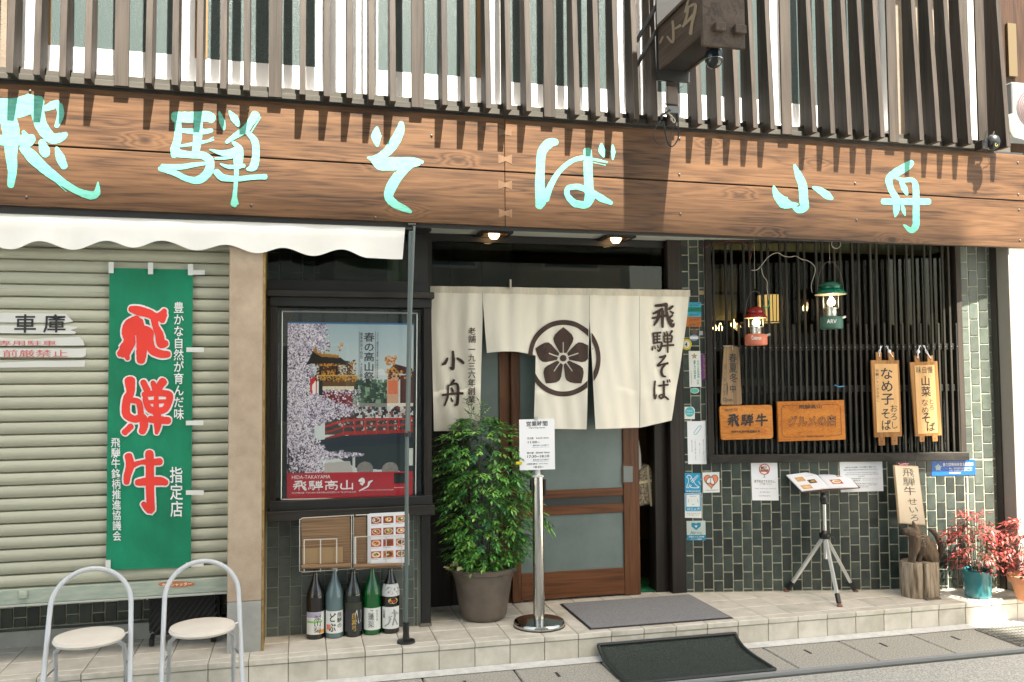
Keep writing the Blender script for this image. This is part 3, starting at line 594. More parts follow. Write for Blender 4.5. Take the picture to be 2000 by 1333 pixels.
# soffit
sof = struct('soffit', MB().box(-2.6, 4.86, 4.985, 5.95, SOFZ, SOFZ+.04), mat('pale grey green soffit board', (.5, .52, .45), .7)); sof['_o'] = [0, 0, 0]
M_lbox = mat('black lamp trim', (.012, .01, .008), .5)
M_refl = mat('brass lamp reflector', (.5, .26, .08), .35, metal=.5)
M_bulb = mat('lit warm bulb', (1, .85, .6), .5, emit=(1, .62, .28), estr=2.0)
for i, (x, y) in enumerate(((965, 455), (1203, 463.5))):
    pz = PZ(SOFZ); c = pz.pt(x, y)
    d = thing('downlight', ['square black downlight glowing in the soffit above the left of the entrance curtain', 'square black downlight glowing in the soffit above the right of the entrance curtain'][i], 'lamp', tuple(c), 'downlights in the entrance soffit')
    x_, y_ = c[0], c[1]; h = .105; z = SOFZ
    mk('trim', MB().box(x_-h, x_+h, y_-h, y_-h+.03, z-.018, z-.0015).box(x_-h, x_+h, y_+h-.03, y_+h, z-.018, z-.0015).box(x_-h, x_-h+.03, y_-h+.0305, y_+h-.0305, z-.018, z-.0015).box(x_+h-.03, x_+h, y_-h+.0305, y_+h-.0305, z-.018, z-.0015), M_lbox, d)
    mk('reflector', MB().box(x_-h+.031, x_+h-.031, y_-h+.031, y_+h-.031, z-.003, z-.0015), M_refl, d)
    mk('bulb', MB().lathe([(1e-4, -.03), (.022, -.036), (.036, -.016), (.038, 0)], (x_, y_, z-.004), 16), M_bulb, d, smooth=True)
# ---------------------------------------------------------------- pillar, shutter bay
pil = thing('stucco_pillar', 'beige pink stucco pillar with grey cement base between shutter and poster window', 'pillar', (-.27, 5.1, 0))
mk('shaft', MB().box(-.370, -.191, 5.012, 5.6, .425, 2.55), M_stucco, pil, bevel=.004, origin=None)
mk('base', MB().box(-.369, -.192, 5.014, 5.6, .146, .424), M_conc, pil)
mk('edge_strip', MB().box(-.190, -.179, 5.015, 5.3, .15, 2.55), M_brass, pil)
struct('lintel', MB().box(-2.6, .76, 5.06, 5.6, 2.50, SOFZ-.002), M_black)
SY = 5.12; zb = PY(SY).pt(220, 1171)[2]
sh = thing('roller_shutter', 'sage green corrugated garage shutter partly rolled down', 'shutter', (-1.2, SY, zb))
prof = [(.002, .0), (.034, .001), (.040, .004), (.036, .0088), (.003, .0095), (.000, .011), (.006, .0125), (.002, .015), (-.004, .028), (-.007, .038), (-.005, .05), (-.001, .060), (.002, .0665)]
sm = MB(); xs = (-2.6, -.3695)
for yo, z in prof:
    sm.v += [(xs[0], SY+yo, z), (xs[1], SY+yo, z)]
for i in range(len(prof)-1): sm.f.append((2*i, 2*i+1, 2*i+3, 2*i+2))
sp = None
for i in range(31):
    z = zb+.087+i*.0667
    if sp is None:
        sp = mk('slat', sm, M_shut, None); sp.parent = sh; sp.location = (-sh['_o'][0], -sh['_o'][1], z-sh['_o'][2]); sp.data.polygons.foreach_set('use_smooth', [True]*len(sp.data.polygons))
    else: inst(sp, sh, (0, 0, z))
bbm = mat('worn shutter bottom bar paint', (.27, .33, .29), .55, c2=(.4, .44, .35), scale=8, stretch=(1, 1, 6), bump=.2)
mk('bottom_bar', MB().box(-2.6, -.37, SY-.012, SY+.03, zb+.006, zb+.086), bbm, sh, bevel=.004); mk('bottom_seal', MB().box(-2.6, -.37, SY-.016, SY+.03, zb-.006, zb+.0055), mat('pale shutter lip', (.4, .42, .38), .5), sh, bevel=.002)
pS = PY(SY-.013)
c = pS.pt(45, 1162); mk('lock', MB().box(c[0]-.022, c[0]+.022, SY-.026, SY-.0125, c[2]-.022, c[2]+.022), bbm, sh, bevel=.008)
ov = MB(); ov.add([pS.pt(345+36*math.cos(a), 1141.5+6*math.sin(a)-.01*(36*math.cos(a)), .0015) for a in np.linspace(0, 2*math.pi, 25)[:-1]], [tuple(range(24))])
mk('maker_badge', ov, mat('orange maker badge', (.45, .15, .05), .6), sh)
tb = MB(); text_px(tb, '文化シャッター', pS, [(316, 1140), (374, 1137), (374, 1144), (316, 1147)], lift=.0025, bold=.02); mk('badge_lettering', tb, M_wink, sh)
# inside the garage
struct('garage_wall', MB().box(-2.6, -.36, 5.58, 5.7, .1, 2.5), M_black)
gt = thing('garage_tile_wall', 'low dark green tiled wall seen under the raised shutter', 'wall', (-1.2, 5.5, .15))
mk('grout', MB().box(-2.4, -.37, 5.502, 5.57, .24, .66), M_grout, gt); GAP = .007
mk('plinth', MB().box(-2.4, -.37, 5.44, 5.57, .148, .2395), M_conc, gt)
tile_field(gt, M_tile, lambda s, z: (s, 5.5, z), 0, -2.2, -.38, .245, .6, -1.62, .3, .068, .116)
# torn label on shutter
P0 = PY(SY-.008)
def torn(name, poly, m, parent, lift=.0): 
    b = MB(); b.add([P0.pt(x, y, lift) for x, y in poly], [tuple(range(len(poly)))]); return mk(name, b, m, parent)
crop = lambda x, y: (x/3.633, 400+y/3.633)
lab = thing('torn_label', 'torn white paper label with black lettering pasted on the shutter', 'label', tuple(P0.pt(70, 640)))
pa = mat('old white label paper', (.6, .6, .57), .7)
torn('paper', [crop(*p) for p in ((-60, 770), (100, 768), (470, 775), (490, 800), (522, 830), (470, 838), (-60, 836))], pa, lab)
torn('paper', [crop(*p) for p in ((-60, 858), (500, 862), (552, 868), (545, 878), (500, 890), (545, 905), (530, 918), (-60, 912))], pa, lab)
torn('paper', [crop(*p) for p in ((-60, 940), (200, 955), (400, 945), (560, 938), (590, 965), (600, 1000), (-60, 1002))], pa, lab)
torn('paper', [crop(*p) for p in ((-60, 1022), (612, 1022), (610, 1065), (590, 1085), (-60, 1080))], pa, lab)
torn('paper', [crop(*p) for p in ((-60, 1125), (200, 1112), (430, 1110), (604, 1105), (600, 1150), (-60, 1158))], pa, lab)
tb = MB(); text_px(tb, '車', P0, [crop(105, 778), crop(255, 778), crop(255, 910), crop(100, 910)], bold=.03, lift=.002); text_px(tb, '庫', P0, [crop(310, 778), crop(465, 778), crop(465, 910), crop(305, 910)], bold=.03, lift=.002); mk('lettering', tb, M_ink, lab)
tb = MB()
for (x0, y0, x1, y1, s) in ((-20, 965, 400, 1000, '専用駐車'), (20, 1030, 480, 1082, '前厳禁止')): text_px(tb, s, P0, [crop(x0, y0), crop(x1, y0), crop(x1, y1), crop(x0, y1)], bold=.0, lift=.002)
mk('red_lettering', tb, mat('faded red ink', (.55, .12, .12), .6), lab)
# banner
PB = PY(SY-.026)
bq = [(214, 524), (377, 527), (373, 1109), (207, 1113)]
def bdisp(r):
    x, y, z = r; return np.array([x, y+.005*math.sin(z*8+x*6)+.004*math.sin(x*19+z*4)+.0022*math.sin(z*27+x*21), z])
bn = thing('banner', 'green cloth banner with big red characters taped to the shutter', 'banner', mid(PB, bq))
g = MB(); q = quadmap(bq); nx, nz = 24, 80
for j in range(nz+1):
    for i in range(nx+1): g.v.append(tuple(bdisp(PB.pt(*q(i/nx, j/nz)))))
g.f = [(j*(nx+1)+i, (j+1)*(nx+1)+i, (j+1)*(nx+1)+i+1, j*(nx+1)+i+1) for j in range(nz) for i in range(nx)]
M_green = mat('green banner cloth', (.0, .15, .07), .8, c2=(.0, .22, .11), scale=3, bump=.9, bscale=14, stretch=(1, 1, .6))
mk('cloth', g, M_green, bn, smooth=True)
C1 = lambda x, y: (x/3.633, 400+y/3.633); C2 = lambda x, y: (x/3.637, 767+y/3.637)
ban = [(C1, [[(930, 742, 45), (990, 755, 70), (1060, 775, 60), (1110, 800, 60), (1150, 780, 55), (1168, 750, 35)], [(1095, 790, 60), (1105, 860, 45), (1130, 920, 60), (1145, 985, 70), (1180, 985, 45)], [(1165, 780, 45), (1150, 825, 45)], [(975, 820, 70), (920, 860, 90), (905, 910, 85), (920, 970, 85), (880, 1040, 95), (845, 1060, 45)], [(895, 1060, 50), (905, 1095, 30)], [(990, 830, 60), (1000, 900, 70), (1005, 960, 75), (1005, 1040, 75), (1000, 1108, 62)], [(960, 890, 80), (1055, 900, 60), (1060, 960, 60), (1080, 1030, 60), (1140, 1060, 60), (1195, 1062, 45)]]),
       (C2, [[(920, -85, 80), (925, 0, 60), (900, 50, 60), (895, 150, 60), (950, 190, 50), (1010, 180, 60), (1022, 235, 62), (1008, 280, 50)], [(930, 55, 40), (985, 70, 45), (1000, 150, 45)], [(930, 240, 45), (885, 285, 45)], [(1015, -75, 45), (1045, -15, 50)], [(1085, -72, 35), (1100, -25, 45)], [(1160, -80, 60), (1120, -25, 50)], [(1020, 15, 40), (1110, 5, 45), (1200, 15, 50), (1195, 75, 50), (1160, 125, 50), (1065, 120, 50), (1030, 40, 40)], [(1050, 68, 30), (1190, 62, 30)], [(1110, 20, 30), (1108, 150, 50)], [(1065, 190, 50), (1130, 195, 55), (1198, 200, 50)], [(1115, 150, 55), (1120, 230, 55), (1112, 290, 25)]]),
       (C2, [[(1062, 430, 60), (1065, 520, 60), (1065, 640, 60), (1068, 760, 60), (1065, 835, 62), (1015, 790, 35)], [(912, 450, 55), (925, 520, 60), (905, 590, 50), (900, 640, 42)], [(935, 520, 45), (1000, 497, 32), (1070, 495, 50), (1140, 490, 50)], [(975, 640, 45), (1060, 632, 65), (1140, 630, 60), (1180, 640, 45)]])]
wb, rb = MB(), MB()
for tr_, st in ban:
    sc_ = 3.635; st2 = [[(*tr_(a, b), w/sc_) for a, b, w in k] for k in st]
    strokes_px(wb, [[(a, b, w+6.5) for a, b, w in k] for k in st2], PB, lambda x, y: (x, y), 1., .006, .05, bdisp, .0001)
    strokes_px(rb, st2, PB, lambda x, y: (x, y), 1., .0085, .1, bdisp, .0001)
mk('white_outline', wb, mat('white banner print', (.72, .74, .74), .8), bn); mk('red_character', rb, mat('red banner print', (.72, .045, .03), .8), bn)
tb = MB()
for st_t, q_t, bd_t in (('豊かな自然が育んだ味', rq(339, 590, 359, 820), .012), ('指定店', [(332, 912), (357, 912), (358, 1010), (333, 1010)], .02), ('飛騨牛銘柄推進協議会', [(217, 856), (235, 856), (237, 1057), (220, 1057)], .02)):
    tb = MB(); text_px(tb, st_t, PB, q_t, vert=True, bold=bd_t, lift=.007, disp=bdisp); mk('white_lettering', tb, MATS['white banner print'], bn)
M_tape = mat('white masking tape', (.62, .63, .6), .6)
for (a, b, cc, d) in ((212, 512, 222, 534), (289, 513, 299, 536), (367, 516, 377, 538), (377, 528, 400, 537), (364, 679, 398, 688), (363, 822, 397, 831), (363, 958, 398, 967), (363, 1099, 398, 1107), (206, 1094, 216, 1112)):
    panel('tape', PB, rq(a, b, cc, d), M_tape, bn, .0006, .010)
# luggage under the shutter
lg = thing('suitcase', 'black ribbed hard shell suitcase standing in the garage under the shutter', 'suitcase', (-.62, 5.33, .15))
lx0, lx1 = PY(5.28).pt(290, 1200)[0], PY(5.28).pt(428, 1200)[0]
mk('shell', MB().box(lx0, lx1, 5.28, 5.44, .2, .62), mat('black suitcase plastic', (.014, .014, .014), .45, spec=.3), lg, bevel=.025, seg=3, smooth=True)
rb_ = MB()
for k in range(-6, 13):
    x0 = lx0+k*.032; a = (x0, 5.276, .21); L = .40
    t0 = max(0, (lx0+.01-x0)/.30); t1 = min(1, (lx1-.01-x0)/.30)
    if t1 > t0: rb_.tube([(x0+.30*t0, 5.277, .21+L*t0), (x0+.30*t1, 5.277, .21+L*t1)], .006, 6)
mk('rib', rb_, MATS['black suitcase plastic'], lg)
for x in (lx0+.02, lx1-.03):
    w = mk('wheel', MB().tube([(x-.012, 5.27, .175), (x+.012, 5.27, .175)], .025, 14), M_blk, lg, bevel=.003); mk('wheel_mount', MB().box(x-.01, x+.01, 5.272, 5.33, .18, .205), M_blk, lg)
mk('handle', MB().tube([(lx0-.01, 5.3, .4), (lx0-.014, 5.3, .42), (lx0-.014, 5.3, .5), (lx0-.01, 5.3, .52)], .005, 6), mat('cream tag', (.5, .42, .25), .5), lg)
# ---------------------------------------------------------------- door bay
DY = 5.65
rec = thing('recess_wall', 'dark brown boarded wall in the shade beside the sliding door', 'wall', (1.05, 5.68, 0))
mk('board', MB().box(.76, .98, 5.69, 5.75, .148, 2.6), M_jamb, rec); mk('board', MB().box(.983, 1.19, 5.69, 5.75, .148, 2.6), M_jamb, rec); mk('board', MB().box(1.193, 1.40, 5.69, 5.75, .148, 2.6), M_jamb, rec)
mk('side_board', MB().box(.776, .79, 5.34, 5.689, .148, SOFZ), M_black, rec)
def door_leaf(nm, label, x0, x1, y, handle):
    d = thing(nm, label, 'door', ((x0+x1)/2, y, .15))
    top = 2.06
    mk('stile', MB().box(x0, x0+.062, y-.018, y+.018, .155, top), M_door, d, bevel=.003); mk('stile', MB().box(x1-.115, x1, y-.018, y+.018, .155, top), M_door, d, bevel=.003)
    a, b = x0+.0625, x1-.1155
    zr = lambda py: PY(y-.018).pt(1110, py)[2]
    for (p0, p1) in ((1116, 1168), (988, 1006), (957, 973)): mk('rail', MB().box(a, b, y-.014, y+.014, max(.156, zr(p1)), zr(p0)), M_doorx, d, bevel=.002)
    mk('rail', MB().box(a, b, y-.014, y+.014, top-.1, top), M_doorx, d, bevel=.002)
    mk('pane', MB().box(a, b, y-.003, y+.003, zr(1116), zr(1006)), M_frost, d); mk('pane', MB().box(a, b, y-.003, y+.003, zr(957), top-.1), M_frost, d)
    mk('panel', MB().box(a, b, y-.004, y+.004, zr(988), zr(973)), mat('dark louvre strip', (.03, .035, .035), .3), d)
    if handle:
        p = PY(y-.0185); q = rq(1216, 909, 1237, 944); panel('handle_plate', p, q, M_door, d, .001, .0005)
        panel('handle', p, rq(1218, 911, 1236, 942), mat('dull steel pull', (.16, .18, .18), .35, metal=.7), d, .001, .002)
    return d
door_leaf('sliding_door', 'red brown sliding door with frosted panes standing ajar', 1.373, 2.273, DY, True)
fx = thing('fixed_door_panel', 'dark fixed glass panel behind the big green bush', 'door', (1.2, 5.67, .15))
mk('stile', MB().box(1.30, 1.372, 5.66, 5.688, .15, 2.06), M_door, fx); 
mk('pane', MB().box(1.10, 1.299, 5.672, 5.68, .5, 2.06), M_frost, fx)
jb = thing('door_post', 'dark brown worn door post beside the tiled wall', 'post', (2.52, 5.6, .15))
mk('shaft', MB().box(2.40, 2.49, 5.66, 5.80, .15, SOFZ), M_jamb, jb, bevel=.003); mk('shaft', MB().box(2.493, 2.603, 5.60, 5.80, .15, SOFZ), M_jamb, jb, bevel=.004)
tn = thing('entrance_transom', 'dark glass transom above the entrance curtain', 'window', (1.6, 5.66, 2.2))
mk('frame', MB().box(.79, 2.6, 5.645, 5.70, 2.065, 2.11), M_black, tn); mk('frame', MB().box(.79, 2.49, 5.645, 5.70, SOFZ-.05, SOFZ-.001), M_black, tn)
mk('frame', MB().box(.79, .85, 5.645, 5.70, 2.111, SOFZ-.051), M_black, tn)
mk('pane', MB().box(.85, 2.49, 5.655, 5.659, 2.111, SOFZ-.051), thin_glass('dark window glass'), tn)
mk('inner_board', MB().box(.86, 2.2, 5.75, 5.77, 2.1, 2.40), mat('brown board behind glass', (.10, .05, .018), .5, c2=(.15, .075, .028), scale=2), tn)
tb = MB().add([(1.35, 5.735, 2.1), (1.95, 5.735, 2.13), (2.15, 5.735, 2.1), (1.75, 5.735, 2.38)], [(0, 1, 2, 3)]); mk('leaning_board', tb, mat('brown leaning board', (.09, .05, .02), .3), tn)
# things in the door opening
bag = thing('bag', 'beige patterned cloth bag hanging just inside the open door', 'bag', (2.36, 5.72, .9))
pk = PY(5.72); bq_ = [(1246, 918), (1266, 905), (1276, 920), (1282, 955), (1276, 985), (1246, 990)]
mk('body', MB().slab([pk.pt(*p) for p in bq_][::-1], pk.n, .08), mat('brown patterned bag cloth', (.12, .09, .06), .8, c2=(.3, .25, .17), scale=60, contrast=(.45, .55)), bag, bevel=.012, seg=2)
tb = MB(); strokes_px(tb, [[(1246, 944, 5), (1279, 938, 5)], [(1265, 912, 4), (1272, 988, 4)]], pk, lambda x, y: (x, y), 1, .002); mk('trim', tb, mat('cream bag trim', (.5, .42, .26), .7), bag)
tb = MB(); strokes_px(tb, [[(1244, 860, 7), (1248, 890, 8), (1250, 925, 5)]], pk, lambda x, y: (x, y), 1, -.01); mk('strap', tb, mat('pale strap', (.4, .4, .38), .7), bag)
imat = thing('inner_mat', 'small green mat with white pattern inside the open door', 'mat', (2.42, 5.85, .15))
mk('pile', MB().add([PZ(.158).pt(x, y) for x, y in ((1248, 1156), (1302, 1154), (1262, 1128), (1246, 1127))], [(0, 1, 2, 3)]), mat('green inner mat', (.0, .16, .06), .9, c2=(.3, .45, .3), scale=14, contrast=(.55, .6)), imat)
# noren ------------------------------------------------------------------
NY = 5.50; PN = PY(NY)
def nd(r):
    x, y, z = r; t = max(0, min(1, (2.22-z)/.9))
    return np.array([x, y+(.005+.016*t)*math.sin(x*8.5+.6)+.008*t*math.sin(x*17+z*2)+.005*math.sin(x*37+1+z)*(1-.6*t)+.003*math.sin(x*61+3*math.sin(z*4)), z])
NP = [  # top-left, top-right, bottom-right, bottom-left
 [(843, 560), (942, 561), (936, 841), (848, 843)],
 [(942.6, 561), (1049, 563), (1050, 696), (950, 690)],
 [(1048.6, 563), (1150, 565), (1145, 839), (1044, 838)],
 [(1150.5, 565), (1249, 566), (1251, 836), (1161, 838)],
 [(1249.5, 566), (1345, 569), (1313, 822), (1252, 836)]]
nr = thing('noren_curtain', 'cream split entrance curtain with a brown flower crest and brush lettering', 'curtain', mid(PN, [(843, 560), (1345, 569), (1313, 822), (848, 843)]))
M_cloth = mat('cream linen', (.70, .65, .55), .9, c2=(.77, .72, .62), scale=4, bump=1., bscale=11, stretch=(1, 1, .3))
def edge(q, side, t):   # gaps open smoothly below the stitched part
    a, b = (q[0], q[3]) if side == 0 else (q[1], q[2])
    w = max(0, (t-.22)/.78) if side == 0 or q is not NP[4] else t
    w = w**1.0
    x = a[0]+(b[0]-a[0])*w; y = a[1]+(b[1]-a[1])*t; return x, y
for k, q in enumerate(NP):
    g = MB(); nx, nz = 22, 34
    for j in range(nz+1):
        t = j/nz; L = edge(q, 0, t); R = edge(q, 1, t)
        if k == 4: R = (1345+(1313-1345)*(t**1.25), R[1])
        for i in range(nx+1):
            u = i/nx; x = L[0]+(R[0]-L[0])*u; y = L[1]+(R[1]-L[1])*u
            if k == 1: y += 7*math.sin(u*3.1)*t*-.8
            r = nd(PN.pt(x, y))
            if k == 1: r[1] -= .03*math.sin(u*3.14)*t*t
            g.v.append(tuple(r))
    g.f = [(j*(nx+1)+i, (j+1)*(nx+1)+i, (j+1)*(nx+1)+i+1, j*(nx+1)+i+1) for j in range(nz) for i in range(nx)]
    mk('cloth_panel', g, M_cloth, nr, smooth=True)
hem = MB()
for (y0, y1, lf) in ((560, 574, .006),):
    g = []; 
    for i in range(61):
        x = 841+(1347-841)*i/60; yy = y0+8*i/60
        g.append(nd(PN.pt(x, yy-1, lf))); g.append(nd(PN.pt(x, yy+12, lf)))
    hem.add(g, [(2*i, 2*i+1, 2*i+3, 2*i+2) for i in range(60)])
mk('hem', hem, mat('curtain hem linen', (.5, .45, .36), .9, c2=(.6, .55, .45), scale=40, bump=.6, bscale=50, stretch=(1, 1, .2)), nr, smooth=True)
a, b = PN.pt(838, 563, -.032), PN.pt(1352, 570, -.032); mk('rod', MB().tube([a, b], .012, 10), M_jamb, nr)
M_print = mat('dark brown curtain print', (.055, .032, .024), .85)
def clip(poly, qd):
    out = [tuple(p) for p in poly]
    for i in range(4):
        a = qd[i]; b = qd[(i+1) % 4]; inp = out; out = []
        if not inp: return []
        for j in range(len(inp)):
            p, q = inp[j-1], inp[j]
            sp_ = (b[0]-a[0])*(p[1]-a[1])-(b[1]-a[1])*(p[0]-a[0]); sq = (b[0]-a[0])*(q[1]-a[1])-(b[1]-a[1])*(q[0]-a[0])
            if (sp_ >= 0) != (sq >= 0):
                t = sp_/(sp_-sq); out.append((p[0]+(q[0]-p[0])*t, p[1]+(q[1]-p[1])*t))
            if sq >= 0: out.append(q)
    return out
cx, cy, cr, cry = 1101, 700, 66, 70
cells = []
for i in range(96):
    a0, a1 = 2*math.pi*i/96, 2*math.pi*(i+1)/96
    cells.append([(cx+r*cr*math.cos(a), cy+r*cry*math.sin(a)) for r, a in ((.93, a0), (1.07, a0), (1.07, a1), (.93, a1))])
pet = [(0, -58), (9, -51), (16, -44), (19, -37), (17.5, -30), (12, -20), (6.5, -10)]
for k in range(5):
    th = 2*math.pi*k/5
    def rt(x, y): return (cx+(x*math.cos(th)-y*math.sin(th)), cy+(x*math.sin(th)+y*math.cos(th))*1.05)
    for sgn in (1, -1):
        for i in range(len(pet)-1):
            (x0, y0), (x1, y1) = pet[i], pet[i+1]
            for u0, u1 in ((0, .5), (.5, 1)):
                lo = 0.0
                if -34 < y0 and y1 < -9: lo = 1.1 if y0 > -31 else 0
                A = [(max(x0*u0, lo)*sgn, y0), (max(x0*u1, lo)*sgn, y0), (max(x1*u1, lo)*sgn, y1), (max(x1*u0, lo)*sgn, y1)]
                cells.append([rt(*p) for p in A])
for i in range(12):
    a0, a1 = 2*math.pi*i/12, 2*math.pi*(i+1)/12; cells.append([(cx, cy), (cx+6.5*math.cos(a0), cy+6.5*math.sin(a0)), (cx+6.5*math.cos(a1), cy+6.5*math.sin(a1))])
pm = MB()
for k, q in enumerate(NP):
    qq = [(q[0][0], q[0][1]), (q[1][0], q[1][1]), edge(q, 1, 1.), edge(q, 0, 1.)]
    qq = [q[0], q[1], q[2], q[3]]
    if k in (1, 2, 3):
        for c_ in cells:
            ar = sum(c_[i-1][0]*c_[i][1]-c_[i][0]*c_[i-1][1] for i in range(len(c_)))
            if ar < 0: c_ = c_[::-1]
            if abs(ar) < .01: continue
            o = clip(c_, qq)
            if len(o) >= 3 and abs(sum(o[i-1][0]*o[i][1]-o[i][0]*o[i-1][1] for i in range(len(o)))) > .02:
                vs = []
                for p in o:
                    r = nd(PN.pt(p[0], p[1], .004))
                    if k == 1:
                        t = (p[1]-562)/130; u = (p[0]-945)/105; r[1] -= .03*math.sin(min(1, max(0, u))*3.14)*t*t
                    vs.append(r)
                pm.add(vs, [tuple(range(len(o)))])
mk('crest', pm, M_print, nr)
tb = MB(); cc_ = lambda x, y: (800+x/3.417, 430+y/3.417)
for ch, (x0, y0, x1, y1), w in (('飛', (1620, 555, 1772, 722), 1.25), ('騨', (1620, 738, 1766, 886), 1.15), ('そ', (1650, 900, 1735, 1052), 1.5), ('ば', (1630, 1065, 1745, 1205), 1.25), ('小', (208, 872, 368, 1012), 1.3), ('舟', (218, 1066, 358, 1250), 1.15)):
    a, b = cc_(x0, y0), cc_(x1, y1); tb = MB(); glyph_px(tb, ch, PN, (*a, *b), w, .006, nd, .12); mk('character', tb, M_print, nr)
tb = MB()
text_px(tb, '老舗', PN, rq(914, 640, 929, 670), vert=True, bold=.006, lift=.006, disp=nd); mk('lettering', tb, M_print, nr); tb = MB()
text_px(tb, '一九三六年創業', PN, rq(914, 682, 928, 788), vert=True, bold=.008, lift=.006, disp=nd)
mk('lettering', tb, M_print, nr)
cl = mk('clothes_peg', MB().box(*fbox(996, 546, 999, 566, 5.47, 5.49)).box(*fbox(994, 563, 1002, 566, 5.468, 5.4695)), M_wire, None); tag(cl, 'small pale clothes peg clipped on top of the entrance curtain', 'peg')
# ================================================================== SIGN BOARD
SGY = 4.96; PSG = PY(SGY)
def zline(pts): # z as a function of X on the sign plane
    (x0, y0), (x1, y1) = pts; a, b = PSG.pt(x0, y0), PSG.pt(x1, y1); return lambda X: a[2]+(b[2]-a[2])*(X-a[0])/(b[0]-a[0])
zbot = zline(((0, 401), (2000, 485))); zseam = zline(((0, 280), (2000, 393)))
RB = lambda X: 3.191-.0052*(X+.9)      # bottom of balcony rail
ztop = lambda X: RB(X)-.012
sg = thing('shop_sign', 'long cedar shop sign board with aqua brush characters above the entrance', 'sign', (1.5, SGY, 2.8))
XL, XM, XR = -2.6, PSG.pt(986, 340)[0], 5.6
def board(x0, x1, lo, hi):
    a = [(x0, SGY, lo(x0)), (x1, SGY, lo(x1)), (x1, SGY, hi(x1)), (x0, SGY, hi(x0))]; b = [(x, SGY+.022, z) for x, y, z in a]; return MB().hexa(a, b)
mk('board', board(XL, XM-.0015, lambda x: zseam(x)+.0045, ztop), M_sign, sg, bevel=.002); mk('board', board(XM+.0015, XR, lambda x: zseam(x)+.0045, ztop), M_sign, sg, bevel=.002)
mk('board', board(XL, XM-.0015, zbot, lambda x: zseam(x)-.0045), M_sign, sg, bevel=.002); mk('board', board(XM+.0015, XR, zbot, lambda x: zseam(x)-.0045), M_sign, sg, bevel=.002)
mk('backing', MB().box(XL, 4.9, SGY+.022, SGY+.024, 2.50, 3.17), M_ink, sg)
for (x0, x1, y0, y1, m_) in ((974, 999, 251, 266, 259), (973, 1000, 301, 321, 311), (973, 1000, 352, 371, 361.5), (974, 1000, 408, 427, 417)):
    p = [(x0, y0), (987, m_-4), (x1, y0+1), (x1, y1), (987, m_+4), (x0, y1-1)]
    mk('butterfly_key', MB().slab([PSG.pt(*q_, .0015) for q_ in p][::-1], PSG.n, .003), M_key, sg)
M_bolt = mat('grey bolt head', (.12, .115, .105), .4, metal=.5)
for x, y in ((59, 178), (52, 385), (485, 214), (491, 401), (1327, 271), (1327, 341), (1329, 418), (1669, 293), (1670, 358), (1673, 430), (1988, 318), (1989, 380), (1990, 410), (1992, 470), (843, 265), (733, 425)):
    c = PSG.pt(x, y, .001); mk('bolt', MB().ball(tuple(c), .0075, 10, 6), M_bolt, sg, smooth=True)
CA = lambda x, y: (x/2.854, y/2.854); CB = lambda x, y: (650+x/2.854, y/2.854); CC = lambda x, y: (1300+x/2.854, y/2.854)
